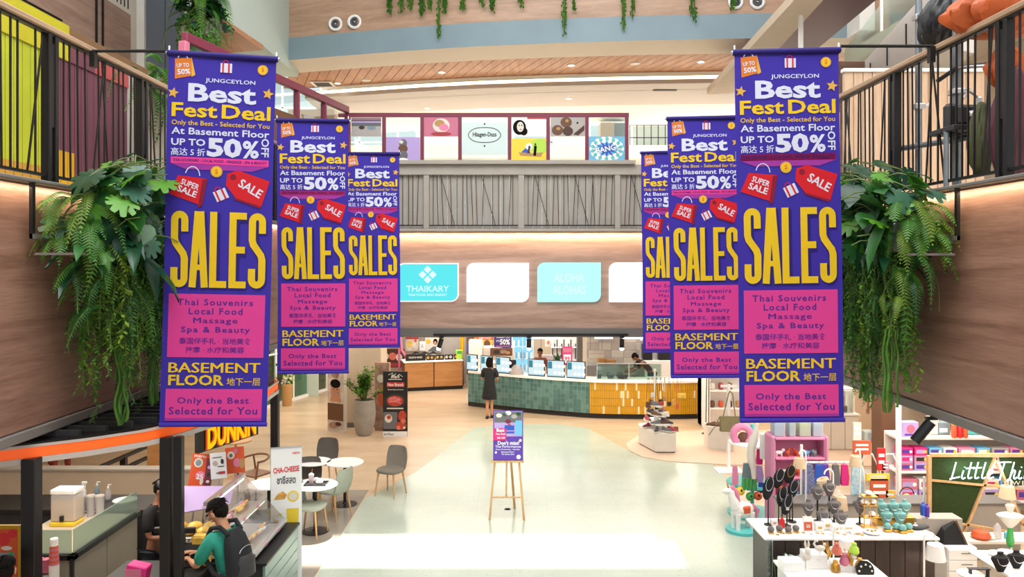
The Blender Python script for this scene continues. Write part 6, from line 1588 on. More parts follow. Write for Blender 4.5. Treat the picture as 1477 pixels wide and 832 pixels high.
# ---- wooden easel with the purple performance poster
d = 12.55; t = thing('easel', 'wooden easel standing on the terrazzo in the middle', 'easel', (WX(732, d), d, .006))
H = 1.77
for nm, p_, q in (('leg', (-.29, -.15, 0), (-.14, .0, 1.72)), ('leg', (.27, -.15, 0), (.12, .0, 1.72)), ('leg', (.12, .42, 0), (0, .03, 1.68))): b = MB('oak'); b.bar(p_, q, .035, .025); b.obj(nm, t)
b = MB('oak'); b.bar((-.02, -.07, .36), (-.01, .01, 1.2), .03, .02); b.obj('centre_bar', t)
b = MB('oak'); b.bar((-.27, -.11, .36), (.25, -.11, .36), .03, .02); b.obj('cross_bar', t)
b = MB('oak'); b.box(-.27, .27, -.14, -.05, .93, .96, .004); b.obj('ledge', t)
PH = .80; PW = .245
b = MB('purple'); b.box(-PW, PW, 0, .02, 0, PH, .003)
Zp = lambda v: PH*(1-v)
b.mat('lilac'); b.rect(-PW+.015, PW-.015, Zp(.52), Zp(.02), -.002); b.mat('cloth_grey'); b.rect(-PW+.02, PW-.02, Zp(.24), Zp(.03), -.0035)
for (x, v, r_, m_) in ((-.15, .1, .05, 'offwhite'), (-.05, .08, .04, 'leaf_blue'), (.0, .05, .05, 'white'), (.1, .12, .05, 'corrugated'), (.17, .07, .04, 'leaf'), (0, .22, .05, 'magenta'), (.02, .3, .03, 'crimson')): b.mat(m_); b.disc(x, Zp(v), r_, -.005, 14, r_*.7)
b.mat('sky'); b.rect(.12, PW-.02, Zp(.5), Zp(.2), -.0065); b.mat('blue'); b.rect(-.06, .1, Zp(.46), Zp(.3), -.0062); b.mat('lilac'); b.rect(-.05, .1, Zp(.42), Zp(.4), -.0075); b.mat('hot_pink'); b.rect(-PW+.005, -.03, Zp(.6), Zp(.36), -.008)
b.mat('white'); b.text('Best', -.19, -.06, Zp(.43), Zp(.36), -.011, .03); b.text('Fest Deal', -.2, -.05, Zp(.49), Zp(.45), -.011, .02); b.text('50% OFF', -.18, -.05, Zp(.57), Zp(.53), -.011, .02)
b.text("Don't miss!", -.17, .18, Zp(.69), Zp(.61), -.005, .025); b.text('Thai Performances', -.21, .21, Zp(.745), Zp(.70), -.005, .01); b.text('Every Wednesday - Saturday', -.2, .19, Zp(.80), Zp(.765), -.005, .01); b.text('Basement Floor', -.11, .1, Zp(.845), Zp(.815), -.005, .01); b.text('The Garden Zone', -.11, .1, Zp(.89), Zp(.86), -.005, .01)
b.disc(.17, Zp(.93), .035, -.005); b.disc(.2, Zp(.6), .022, -.005); b.disc(-.2, Zp(.84), .018, -.005); b.mat('lilac'); b.text('21', .15, .19, Zp(.945), Zp(.915), -.007, .01)
tag(b.obj('easel_poster', loc=(WX(733, d), d-.125, .97), rot=(R(-8), 0, 0)), "purple poster reading Don't miss on the wooden easel", 'poster')
b = MB('silver'); b.lathe([(.05, .0), (.06, .006), (.07, .0)], n=20); tag(b.obj('floor_socket', loc=(WX(732, 12.95), 12.95, .006)), 'small round steel floor cover behind the easel', 'floor cover')
# ================================================================ SHOPS ON THE RIGHT
def P3(px, py, d): return (WX(px, d), d, WZ(py, d))
# ---- shoe pyramid and bag rack on the pink island
t = thing('shoe_display', 'white stepped bin with tiers of shoes on the pink floor island', 'display stand', (3.25, 17.2, .02))
poly = [(-.10, -.5), (.34, -.5), (.36, -.42), (.36, .3), (.1, .75), (-.3, .6), (-.34, .35)]
b = MB('offwhite'); b.prism(poly, .03, .42); b.mat('grey_trim'); b.prism([(x*.94, y*.94) for x, y in poly], 0, .03); b.obj('bin', t)
for z, s_ in ((.55, .72), (.72, .5), (.92, .3)):
    b = MB('white'); b.prism([(x*s_+.02, y*s_+.06) for x, y in poly], z, z+.02); b.prism([(x*s_*.3+.02, y*s_*.3+.06) for x, y in poly], .4, z); b.obj('tier', t)
b = MB('white'); b.tube([(-.02, .05, .4), (-.02, .05, 1.72)], .02, 8); b.tube([(-.2, .05, 1.58), (.62, .02, 1.58)], .012, 6); b.tube([(.2, .05, 1.25), (.2, .05, 1.6)], .012, 6); b.ball((-.02, .05, 1.74), .035, 8, 6); b.obj('bag_rail', t)
shoe_m = ['charcoal', 'cloth_grey', 'crimson', 'brown', 'offwhite', 'magenta', 'cloth_grey', 'choc']
def shoe(name, lb, loc_, rz, m, m2='offwhite', sc=1.0):
    t = thing(name, lb, 'shoe', loc_, rz, 'shoes on the stepped display'); t.scale = (sc,)*3
    b = MB(m2); b.prism([(-.045, -.13), (.045, -.13), (.05, 0), (.048, .1), (.02, .145), (-.02, .145), (-.048, .1), (-.04, 0)], 0, .022); b.obj('sole', t)
    b = MB(m); prof = [(-.12, .035, .095), (-.08, .042, .09), (-.02, .042, .075), (.04, .045, .055), (.10, .04, .045), (.135, .02, .03)]
    vs = []; fs = []; n = 8
    for y, w_, h in prof:
        for i in range(n+1): a = PI*i/n; vs.append((w_*math.cos(a), y, .02 + h*math.sin(a)))
    for j in range(len(prof)-1):
        for i in range(n): a = j*(n+1)+i; fs.append((a, a+n+1, a+n+2, a+1))
    fs.append(list(range(n+1))); b.add(vs, fs); b.obj('upper', t); return t
sh0 = {}
rnd = random.Random(12); k = 0
for z, s_, n in ((.44, .98, 11), (.57, .66, 8), (.74, .44, 6), (.94, .2, 3)):
    for i in range(n):
        u = i/n; L_ = len(poly); q = u*L_; a = poly[int(q) % L_]; c = poly[(int(q)+1) % L_]; f = q-int(q); x = (a[0]*(1-f)+c[0]*f)*s_*.84+.02; y = (a[1]*(1-f)+c[1]*f)*s_*.84+.06
        if y > .35: continue
        m_ = shoe_m[k % 8]; loc_ = (3.25+x, 17.2+y, .02+z); lb_ = '%s shoe on the %s of the white display, %s side' % ({'charcoal': 'charcoal', 'cloth_grey': 'grey', 'crimson': 'dark red', 'brown': 'brown', 'offwhite': 'pale', 'magenta': 'plum', 'choc': 'dark brown'}[m_], {.44: 'lowest tier', .57: 'second tier', .74: 'third tier', .94: 'top tier'}[z], ['front', 'right front', 'right', 'back', 'left back', 'left', 'left front', 'near left', 'far', 'near', 'near right'][i])
        if m_ not in sh0: sh0[m_] = shoe('shoe', lb_, loc_, rnd.uniform(0, 6), m_)
        else: dup(sh0[m_], loc_, rnd.uniform(0, 6), lb_)
        k += 1
b = MB('brown'); b.box(-.012, .012, 0, .01, -.01, .0)
names = ['brown', 'offwhite', 'charcoal', 'charcoal', 'tan', 'charcoal', 'pastry', 'terracotta', 'wrap_yellow']
cols = ['dark brown', 'white', 'charcoal', 'small black', 'tan', 'flat black', 'golden', 'rust', 'bright yellow']
for i in range(9):
    x = 3.25 - .17 + i*.094; L_ = [.55, .35, .62, .5, .42, .55, .5, .6, .36][i]; w_ = [.06, .045, .04, .05, .035, .045, .04, .035, .095][i]; hh = [.14, .1, .11, .12, .12, .1, .13, .12, .12][i]
    t = thing('shoulder_bag', '%s bag hanging on the rail above the shoe display' % cols[i], 'bag', (x, 17.2 + .03, .02 + 1.58 - L_), 0, 'bags on the shoe display rail')
    b = MB(names[i]); b.box(-w_, w_, -.025, .025, -hh, 0, .015); b.obj('body', t); b = MB(names[i] if i != 1 else 'tan'); b.tube([(-w_*.8, 0, -.01), (-.01, 0, L_)], .005, 4); b.tube([(w_*.8, 0, -.01), (.01, 0, L_)], .005, 4); b.obj('strap', t)
# ---- twin thin black stand
d = 18.6; t = thing('display_stand', 'twin thin black upright poles on a flat foot beside the yellow counter', 'stand', (WX(1020, d), d, .02)); b = MB('black_metal'); b.tube([(-.035, 0, 0), (-.01, 0, 1.5)], .012, 6); b.tube([(.035, 0, 0), (.045, 0, 1.5)], .012, 6); b.obj('pole', t); b = MB('black_metal'); b.lathe([(.14, 0), (.12, .012), (.02, .02)], n=18); b.obj('foot', t)
# ---- second shoe bin, white column cabinets, khaki bag
d = 17.2; t = thing('shoe_bin', 'small white bin of brown shoes behind the middle right banner', 'display stand', (WX(1036, d), d, .02)); b = MB('offwhite'); b.prism([(-.25, -.1), (.25, -.35), (.3, .3), (-.25, .3)], 0, .5); b.obj('bin', t)
for q in range(5): shoe('shoe', 'brown shoe in the small white bin, %s' % ['leftmost', 'second', 'third', 'fourth', 'rightmost'][q], (WX(1036, d) - .16 + q*.09, d - .08*q/2, .525), rnd.uniform(1, 2), 'brown', 'choc', .8)
d = 19.3; t = thing('shop_cabinet', 'white shop cabinet with hanging stock right of the yellow counter', 'cabinet', (WX(1050, d), d, 0)); b = MB('white'); b.box(-.62, .7, .2, .6, 0, 1.75, .01); b.box(-.62, -.5, -.2, .6, 0, 1.75, .01); b.obj('carcass', t); b = MB('white')
for z in (.5, .95, 1.35): b.box(-.5, .7, -.15, .2, z, z+.03)
b.obj('shelf', t)
for q in range(7): b = MB(['brown', 'terracotta', 'choc', 'tan', 'offwhite', 'crimson', 'brown'][q]); b.box(-.06, .06, -.06, .06, 0, .17, .03); tag(b.obj('small_bag', loc=(WX(1050, d) - .4 + (q % 4)*.22, d + .0, (.53 if q < 4 else .98))), 'small leather bag on the white cabinet, %s shelf, %s' % ('lower' if q < 4 else 'upper', ['first', 'second', 'third', 'fourth', 'leftmost', 'centre', 'rightmost'][q]), 'bag', 'bags in the white cabinet')
d = 15.2; t = thing('tote_bag', 'khaki tote bag with long straps hanging behind the middle right banner', 'bag', (WX(1053, d), d, WZ(622, d))); b = MB('khaki'); b.add([(-.18, -.05, 0), (.18, -.05, 0), (.2, .05, 0), (-.2, .05, 0), (-.2, -.03, .3), (.2, -.03, .3), (.2, .03, .3), (-.2, .03, .3)], [(0, 3, 2, 1), (4, 5, 6, 7), (0, 1, 5, 4), (1, 2, 6, 5), (2, 3, 7, 6), (3, 0, 4, 7)]); b.obj('body', t)
b = MB('khaki'); b.tube([(-.15, -.03, .28), (-.03, 0, .75), (0, 0, .8)], .012, 6); b.tube([(.1, -.03, .28), (.05, 0, .75), (0, 0, .8)], .012, 6); b.tube([(-.2, 0, .3), (-.3, 0, .1), (-.4, .1, -.1)], .01, 5); b.obj('strap', t)
t = thing('bag_stand', 'white post stand with a square foot carrying the khaki bag', 'stand', (WX(1052, 15.3), 15.35, .0)); b = MB('white'); b.box(-.03, .03, -.03, .03, 0, 1.75, .004); b.box(-.16, .16, -.02, .02, 1.68, 1.73, .004); b.obj('post', t); b = MB('white'); b.box(-.26, .26, -.2, .2, 0, .03, .006); b.obj('foot', t)
# cream cupboards behind the right banner
d = 17.0; t = thing('cupboard', 'cream two door cupboard right of the largest right banner', 'cabinet', (WX(1216, d), d, .0)); W_ = .36
b = MB('beige_wall'); b.box(-W_*1.6, W_, .02, .6, 0, .78); b.obj('carcass', t)
for q in (-1.6, -.74, .14): b = MB('offwhite'); b.box(W_*q+.005, W_*(q+.86)-.005, 0, .02, .03, .76, .003); b.obj('door', t)
b = MB('white'); b.box(-W_*1.65, W_*1.05, -.02, .62, .78, .81); b.obj('top', t)
t = thing('glass_cabinet', 'lit glass cabinet with cakes on the cream cupboard', 'display case', (WX(1222, d), d + .1, .82)); b = MB('white'); b.box(-.2, .2, .0, .4, .5, .54); b.box(-.2, -.18, 0, .4, 0, .5); b.box(.18, .2, 0, .4, 0, .5); b.obj('frame', t); b = MB('clear_glass'); b.box(-.18, .18, 0, .005, 0, .5); b.obj('pane', t); b = MB('choc'); b.lathe([(.1, 0), (.1, .12)], (0.03, .2, 0), 12); b.lathe([(.08, 0), (.08, .3)], (-.08, .25, 0), 12); b.obj('cakes', t); b = MB('lamp_soft'); b.box(-.15, .15, .1, .15, .48, .495); b.obj('light_strip', t)
d = 19.0; t = thing('back_shop_counter', 'brown and cream shop counter far back at the right', 'counter', (WX(1262, d), d, 0)); b = MB('beige_wall'); b.box(-.5, 1.2, 0, .5, 0, 1.15); b.obj('body', t); b = MB('black'); b.box(-.52, 1.22, -.03, .52, 1.15, 1.2); b.obj('top', t); b = MB('magenta_pale'); b.box(-.3, -.1, .1, .3, 1.2, 1.5, .01); b.mat('terracotta'); b.box(.0, .35, .1, .3, 1.2, 1.46, .01); b.obj('boxes', t)
b = MB('brown'); b.box(WX(1272, 13.6), WX(1292, 13.6), 13.6, 14.0, 0, 2.68, .01); tag(b.obj('shop_pillar'), 'brown square pillar left of the white lit pole', 'column')
b = MB('beige_wall'); b.box(7.7, 10.3, 15.6, 15.8, 0, 2.68); tag(b.obj('shop_back_wall'), 'beige back wall of the gift shop', 'wall panel')
b = MB('choc'); b.box(8.0, 9.6, 14.9, 15.0, 1.3, 1.9, .01); b.mat('tan')
for q in range(14): b.disc(8.1 + (q % 7)*.23, 1.42 + (q//7)*.3, .06, 14.89, 8)
b.mat('choc'); b.box(8.1, 8.16, 14.92, 14.98, 1.9, 2.8); b.box(9.4, 9.46, 14.92, 14.98, 1.9, 2.8); tag(b.obj('lattice_panel'), 'brown patterned lattice panel under the right fascia', 'panel')
# ---- pink shelf unit with toys
d = 12.0; X0 = WX(1149, d); t = thing('toy_shelf', 'pink arched shelf unit full of toys left of the pendant lamps', 'shelf', (X0, d, 0)); W_ = .41
for s_ in (-1, 1): b = MB('pink_shelf'); b.box(s_*W_-.035, s_*W_+.035, -.16, .2, 0, 1.5, .03); b.obj('side', t)
b = MB('pink_shelf'); b.box(-W_, W_, .17, .2, 0, 1.5); b.obj('back', t)
for z in (1.47, 1.16, .86, .45): b = MB('pink'); b.box(-W_+.03, W_-.03, -.16, .17, z-.03, z, .004); b.obj('shelf', t)
for q, (m_, w_) in enumerate((('sky', .17), ('turq', .1), ('lime', .18), ('sky', .16))):
    x = X0 - .36 + q*.2; b = MB('plastic_clear'); b.box(-w_/2, w_/2, -.1, .1, 0, .24, .01); b.mat(m_); b.box(-w_/2+.01, w_/2-.01, -.09, .09, .01, .2, .02)
    tag(b.obj('toy_box', loc=(x+.06, d, 1.472)), '%s box on top of the pink shelf unit' % ['blue clear', 'turquoise', 'lime green', 'pale blue'][q], 'box', 'clear boxes on the pink shelf')
def critter(lb, loc_, m, sc=1, rz=0):
    t = thing('toy_animal', lb, 'toy', loc_, rz, 'toy animals on the pink shelf'); t.scale = (sc,)*3
    b = MB(m); b.ball((0, 0, .06), (.07, .035, .035), 10, 7); b.ball((.075, 0, .1), (.03, .024, .026), 8, 6); b.tube([(-.06, 0, .07), (-.11, 0, .1)], [.018, .006], 6); b.tube([(.05, 0, .07), (.07, 0, .1)], .02, 6)
    for x_ in (-.04, .045):
        for y_ in (-.02, .02): b.tube([(x_, y_, .05), (x_, y_, 0)], .011, 5)
    b.obj('body', t)
for q in range(5): critter('%s toy animal on the %s shelf of the pink unit' % (['white', 'orange', 'bright orange', 'small blue', 'grey blue'][q], 'upper'), (X0 - .3 + q*.14, d-.05, 1.162), ['white', 'terracotta', 'menu_orange', 'sky', 'blue_grey'][q], .95, q)
b = MB('white'); b.box(-.045, .045, -.045, .045, 0, .09, .01); b.mat('black')
for (x_, z_) in ((-.02, .02), (.02, .02), (-.02, .065), (.02, .065), (0, .043)): b.disc(x_, z_, .011, -.047, 8)
tag(b.obj('toy_die', loc=(X0-.22, d-.06, .862)), 'white toy die with black spots on the lower shelf of the pink unit', 'toy')
critter('orange toy animal beside the white die on the lower pink shelf', (X0+.0, d-.05, .862), 'terracotta', 1.1, 2); critter('grey spotted toy on the right of the lower pink shelf', (X0+.28, d-.05, .862), 'corrugated', 1.0, 1)
for q in range(5):
    b = MB(['orange', 'magenta_pale', 'sky', 'green', 'yellow'][q]); b.lathe([(.03, 0), (.045, .05), (.02, .22), (.03, .3), (.01, .34)], n=10); tag(b.obj('toy_bottle', loc=(X0-.28+q*.13, d-.05, .452)), '%s toy bottle on the bottom pink shelf' % ['orange', 'pink', 'blue', 'green', 'yellow'][q], 'toy')
t = thing('doodle_sign', 'tall black board with a green neon doodle beside the pink shelf', 'sign', (WX(1194, 12.2), 12.2, 0)); b = MB('black'); b.box(-.07, .08, 0, .02, .9, 1.38, .003, Matrix.Rotation(R(-4), 4, 'Y')); b.obj('board', t); b = MB('lime'); b.tube([(-.08+.05*math.sin(q*1.4), -.01, .98+q*.045) for q in range(8)], .006, 5); b.obj('doodle', t); b = MB('black_metal'); b.tube([(-.05, .02, 0), (-.05, .02, .9)], .012, 6); b.tube([(.0, .02, 0), (.0, .02, .9)], .012, 6); b.obj('leg', t)
# ---- accessories at the left end: pillow, mannequin leg, hat, bags, socks, toy unicorn
d = 12.72; t = thing('accessory_stand', 'round tiered accessory stand at the left end of the gift stall', 'display stand', (WX(1085, d), d, 0))
b = MB('turq'); b.lathe([(.40, 0), (.40, .04), (.05, .06), (.03, .1), (.03, 1.5)], n=28); b.obj('base', t); b = MB('turq'); b.lathe([(.40, .50), (.42, .52), (.40, .55), (.02, .56)], n=28); b.obj('tray', t); b = MB('white'); b.lathe([(.38, 1.18), (.38, 1.2), (.02, 1.21)], n=24); b.obj('tray', t)
def hangings(name, lb, cat, px, py, w_, h_, m, grp=None, d=12.4, knot=True):
    t = thing(name, lb, cat, P3(px, py, d), 0, grp); b = MB(m); b.add([(-w_*.35, -.02, 0), (w_*.35, -.02, 0), (w_*.5, -.03, -h_*.6), (w_*.42, -.03, -h_), (-w_*.42, -.03, -h_), (-w_*.5, -.03, -h_*.6), (-w_*.3, .03, 0), (w_*.3, .03, 0), (w_*.4, .04, -h_), (-w_*.4, .04, -h_)], [(5, 4, 3, 2, 1, 0), (6, 7, 8, 9), (0, 1, 7, 6), (1, 2, 3, 8, 7), (3, 4, 9, 8), (4, 5, 0, 6, 9)]); b.obj('cloth', t)
    b = MB('silver'); b.tube([(0, 0, .0), (0, 0, .05)], .006, 5); b.obj('hook', t); return t
hangings('hanging_pouch', 'grey and blue patterned pouch on the accessory stand', 'bag', 1078, 668, .2, .38, 'blue_grey', None); hangings('hanging_pouch', 'white and blue hooded towel on the accessory stand', 'towel', 1094, 672, .16, .26, 'lilac'); hangings('hanging_pouch', 'magenta bag above the accessory stand', 'bag', 1095, 648, .11, .24, 'hot_pink'); hangings('hanging_pouch', 'pink plush hanging at the far left of the stall', 'toy', 1060, 672, .1, .3, 'pink')
hangings('hanging_pouch', 'turquoise lace bag at the right of the accessory stand', 'bag', 1110, 672, .1, .22, 'turq'); hangings('hanging_pouch', 'deep blue pouch at the middle of the accessory stand', 'bag', 1098, 696, .12, .16, 'blue')
for q in range(4): b = MB('green'); b.add([(-.025, 0, 0), (.025, 0, 0), (.03, 0, -.18), (-.01, 0, -.2), (-.03, 0, -.1)], [(4, 3, 2, 1, 0)]); b.tube([(0, .01, 0), (0, .01, -.16)], .02, 6); tag(b.obj('sock', loc=P3(1073+q*5.5, 690, 12.25)), 'green sock on the accessory stand, %s' % ['leftmost', 'second', 'third', 'rightmost'][q], 'sock', 'green socks')
for px, py, m_, lb in ((1107, 713, 'lime', 'lime yellow ball at the foot of the accessory stand'), (1093, 715, 'terracotta', 'orange ball beside the lime ball'), (1068, 708, 'yellow', 'small yellow toy at the far left of the accessory stand'), (1082, 716, 'green', 'green and white toy on the turquoise tray')): b = MB(m_); b.ball((0, 0, 0), .07, 12, 8); b.mat('black'); b.ball((0, -.05, .02), .025, 6, 4); tag(b.obj('toy_ball', loc=P3(px, py, 12.3)), lb, 'toy')
t = thing('travel_pillow', 'pink round neck pillow at the top left of the gift stall', 'pillow', P3(1070, 627, 12.7)); b = MB('pink'); b.tube([(.14*math.cos(R(a)), 0, .14*math.sin(R(a))) for a in range(-60, 245, 20)], .06, 10); b.obj('cushion', t); b = MB('brown'); b.ball((.02, .0, -.04), (.09, .05, .09), 10, 6); b.obj('plush_face', t)
t = thing('mannequin_leg', 'upright beige mannequin leg for socks, foot pointing up', 'mannequin', P3(1085, 690, 12.2)); b = MB('offwhite'); b.tube([(.03, 0, 0), (.02, 0, .15), (-.02, 0, .36), (-.01, 0, .5), (.02, 0, .62), (.05, 0, .72), (.08, 0, .88)], [.035, .045, .07, .065, .07, .05, .03], 14); b.obj('leg_form', t)
t = thing('hat_box', 'black cylinder hat with white side above the accessory stand', 'hat', P3(1106, 642, 12.3)); b = MB('white'); b.lathe([(.07, -.22), (.075, .18), (.01, .19)], (-.035, .02, 0), 16); b.obj('side', t); b = MB('charcoal'); b.lathe([(.06, -.21), (.065, .19), (.01, .2)], (.015, -.025, 0), 16); b.obj('body', t)
d = 11.9; t = thing('toy_unicorn', 'white toy unicorn with pink mane standing at the stall corner', 'toy', (WX(1071, d), d, 0), R(200)); 
b = MB('white'); b.ball((0, 0, .34), (.2, .11, .13), 14, 10); b.tube([(.13, 0, .4), (.2, 0, .56), (.22, 0, .66)], [.09, .06, .05], 10); b.ball((.28, 0, .66), (.09, .045, .05), 10, 7)
for x_ in (-.13, .12):
    for y_ in (-.06, .06): b.tube([(x_, y_, .3), (x_*1.05, y_, .14), (x_*1.05, y_, .05)], [.045, .03, .035], 8)
b.obj('body', t); b = MB('pink'); b.tube([(.2, 0, .72), (.12, 0, .62), (.06, 0, .48)], [.03, .045, .02], 8); b.tube([(-.18, 0, .4), (-.28, 0, .3), (-.26, 0, .15)], [.02, .035, .01], 8); b.obj('mane', t); b = MB('gold'); b.tube([(.26, 0, .7), (.3, 0, .82)], [.018, .002], 8); b.obj('horn', t); b = MB('turq'); b.lathe([(.26, 0), (.26, .05)], n=20); b.obj('base', t); b = MB('terracotta'); b.box(-.08, .06, -.115, .115, .3, .42, .02); b.obj('saddle', t)
# ---- clothes rack
d = 11.2; xr = WX(1156, d); xe = WX(1246, d); t = thing('clothes_rack', 'white pipe clothes rack behind the jewellery busts', 'rack', (xr, d, 0)); L_ = xe-xr
b = MB('white'); b.tube([(0, 0, 0), (0, 0, 1.52)], .022, 8); b.tube([(0, 0, 1.26), (L_-.12, 0, 1.26), (L_-.03, 0, 1.2), (L_, 0, 1.08), (L_, 0, 0)], .018, 8); b.tube([(-.12, 0, .77), (L_*.68, 0, .77)], .018, 8); b.obj('frame', t)
for px, w_, h_, m_, lb in ((1166, .17, .42, 'navy_dot', 'navy dress with white dots on the white rack'), (1181, .15, .36, 'blue', 'deep blue patterned shirt on the white rack'), (1190, .12, .34, 'purple', 'purple shirt on the white rack'), (1205, .12, .3, 'cloth_grey', 'grey striped top on the white rack'), (1218, .12, .3, 'hot_pink', 'pair of pink sandals hanging on the white rack'), (1236, .2, .55, 'skyfloral', 'pale blue floral dress on the white rack')):
    if m_ not in M:
        mat('navy_dot', '#39406b', .8, col2='#8e94b8', vs=60); mat('skyfloral', '#d6e6ee', .8, col2='#8fc6d8', vs=18)
    hangings('garment', lb, 'clothing', px, 670, w_, h_, m_, None, d-.04)
# ---- grey display counter behind the busts
t = thing('grey_counter', 'grey brown back counter behind the necklace busts', 'counter', (WX(1200, 10.9), 10.75, 0)); b = MB('stone_rail'); b.box(-.75, 2.6, 0, .35, 0, .78, .004); b.obj('body', t); b = MB('grey_trim'); b.box(-.78, 2.62, -.03, .37, .78, .81, .004); b.obj('top', t)
# ---- jewellery table
t = thing('jewellery_table', 'long dark jewellery table with a white marble top', 'table', (4.1, 9.48, 0))
b = MB('white_gloss'); b.box(-1.08, 1.02, -.36, .36, .87, .90, .006); b.obj('tabletop', t)
for i in range(11): b = MB('walnut_dark'); b.box(-1.0 + i*.18, -.826 + i*.18, -.33, -.30, 0, .868, .003); b.obj('front_board', t)
b = MB('walnut_dark'); b.box(-1.0, .98, -.29, .33, 0, .868); b.obj('carcass', t); b = MB('clear_glass'); b.box(-1.04, -.98, -.345, -.34, .02, .86); b.mat('silver'); b.box(-.985, -.975, -.35, -.335, 0, .87); b.obj('glass_edge', t)
def put(px, z, dy=0): d = 9.48 + dy; return (WX(px, d), d, z)
TZ = .902
# black necklace boards
for k, (px, py, h_, tl_, dy) in enumerate(((1108, 704, .30, 12, .1), (1123, 690, .26, 16, .22), (1139, 684, .24, 18, .25), (1128, 716, .26, 10, .12), (1143, 706, .24, 20, .2), (1135, 728, .26, 14, .05))):
    d = 9.48 + dy; t = thing('necklace_board', 'black oval necklace display on a stem, %s' % ['leftmost of the group', 'second from left at the back', 'topmost with a gold chain', 'in the middle with a white star pendant', 'rightmost with a looped chain', 'lowest, nearest the table'][k], 'jewellery stand', put(px, TZ, dy), 0, 'black necklace displays'); zc = WZ(py, d) - TZ
    b = MB('cloth_black'); T = Matrix.Translation((0, 0, zc)) @ Matrix.Rotation(R(tl_), 4, 'Y'); b.ball((0, 0, 0), (.068, .02, h_/2), 14, 10, T); b.obj('board', t)
    b = MB('black'); b.tube([(0, .0, 0), (0, .0, zc)], .008, 6); b.lathe([(.05, 0), (.05, .01)], n=14); b.obj('stem', t)
    b = MB('silver' if k != 2 else 'gold'); b.tube([tuple(T @ Vector((.045*math.sin(a), -.022, .06 - .09*math.cos(a) + (.0)))) for a in [PI*(-.85 + 1.7*q/10) for q in range(11)]], .0035, 5)
    if k in (3, 5): b.box(-.02, .02, -.03, -.02, zc-.06, zc-.02, .003)
    b.obj('necklace', t)
def bust(name, lb, loc_, m, h_=.19, w_=.075, stem=0, grp=None):
    t = thing(name, lb, 'jewellery bust', loc_, 0, grp); b = MB(m)
    prof = [(w_*.35, 0), (w_*.5, h_*.12), (w_*.8, h_*.4), (w_*1.05, h_*.62), (w_*.95, h_*.74), (w_*.5, h_*.82), (w_*.34, h_*.9), (w_*.36, h_), (w_*.2, h_)]
    b.lathe([(r_, z + stem) for r_, z in prof], n=16, sy=.55); b.obj('bust', t)
    b = MB('silver'); b.tube([(w_*.62*math.sin(a), -w_*.55 - .004 if abs(a) < 1.6 else -w_*.3, stem + h_*.66 - h_*.28*math.cos(a)*1.0 + .0) for a in [PI*(-.6 + 1.2*q/8) for q in range(9)]], .003, 4); b.obj('necklace', t)
    if stem: b = MB('black'); b.tube([(0, 0, 0), (0, 0, stem+.02)], .012, 6); b.lathe([(.045, 0), (.045, .008)], n=14); b.obj('stem', t)
    return t
for k, (px, stem, dy) in enumerate(((1166, .12, .1), (1179, .27, .25), (1196, .31, .27), (1187, .04, .02), (1203, .12, .15), (1213, .02, .0), (1240, .14, .12))):
    bust('necklace_bust', 'grey necklace bust, %s' % ['leftmost on a short stem', 'second at the back on a tall stem', 'highest at the back', 'front one directly on the table', 'right of centre on a short stem', 'rightmost front one of the group', 'alone beside the gold tower'][k], put(px, TZ, dy), 'grey_bust', .20, .085, stem, 'grey necklace busts')
b = MB('gold'); b.box(-.32, .16, -.07, .07, 0, .10, .004); tag(b.obj('riser', loc=put(1297, TZ, .14)), 'gold edged riser carrying the back row of teal busts', 'riser')
for k, (px, z, dy) in enumerate(((1271, .105, .14), (1288, .105, .14), (1305, .105, .14), (1279, .03, .0), (1298, .03, .0))):
    bust('teal_bust', 'turquoise necklace bust, %s' % ['back row left', 'back row middle', 'back row right', 'front row left', 'front row right'][k], (put(px, 0, dy)[0], put(px, 0, dy)[1], TZ + z), 'teal_bust', .2, .078, 0, 'turquoise necklace busts')
for k, px in enumerate((1280, 1293, 1302, 1311)):
    t = thing('ring_stand', 'small turquoise ring cushion on a gold foot, %s from the left' % ['first', 'second', 'third', 'fourth'][k], 'jewellery stand', put(px, TZ, -.14 - .05*(k == 2)), 0, 'turquoise ring cushions'); b = MB('teal_bust'); b.ball((0, 0, .065), (.045, .04, .04), 12, 8); b.obj('cushion', t); b = MB('gold'); b.box(-.04, .04, -.04, .04, 0, .03, .004); b.obj('foot', t)
for k, px in enumerate((1112, 1124, 1137, 1148)):
    t = thing('ring_stand', 'small grey ring cushion at the left table corner, %s' % ['leftmost', 'second', 'third', 'nearest the red and white card'][k], 'jewellery stand', put(px, TZ, -.2 + .04*(k % 2)), 0, 'grey ring cushions'); b = MB('grey_bust'); b.ball((0, 0, .05), (.042, .04, .035), 12, 8); b.obj('cushion', t); b = MB('brass'); b.box(-.03, .03, -.03, .03, 0, .02, .003); b.obj('foot', t)
t = thing('earring_tower', 'gold tiered earring tower with white pads beside the turquoise busts', 'jewellery stand', put(1253, TZ, .02)); b = MB('gold')
for z in (.0, .12, .27, .38): b.box(-.09, .09, -.06, .06, z, z+.015, .003)
for x_ in (-.08, 0, .08): b.tube([(x_, -.05, 0), (x_, -.05, .39)], .006, 5)
b.obj('frame', t); b = MB('white')
for x_, z in ((0, .395), (-.05, .285), (.05, .285), (.04, .135)): b.ball((x_, 0, z+.03), (.05, .05, .03), 10, 6)
b.obj('pads', t)
b = MB('white'); b.lathe([(.03, 0), (.1, .012), (.11, .025), (.1, .02)], n=24); b.mat('gold'); b.ball((0, 0, .03), (.02, .02, .012)); b.ball((.05, .02, .03), (.015, .015, .01)); b.ball((-.04, .03, .03), (.015, .015, .01)); tag(b.obj('jewellery_plate', loc=put(1258, TZ, -.2)), 'black rimmed round plate of earrings at the table front', 'plate')
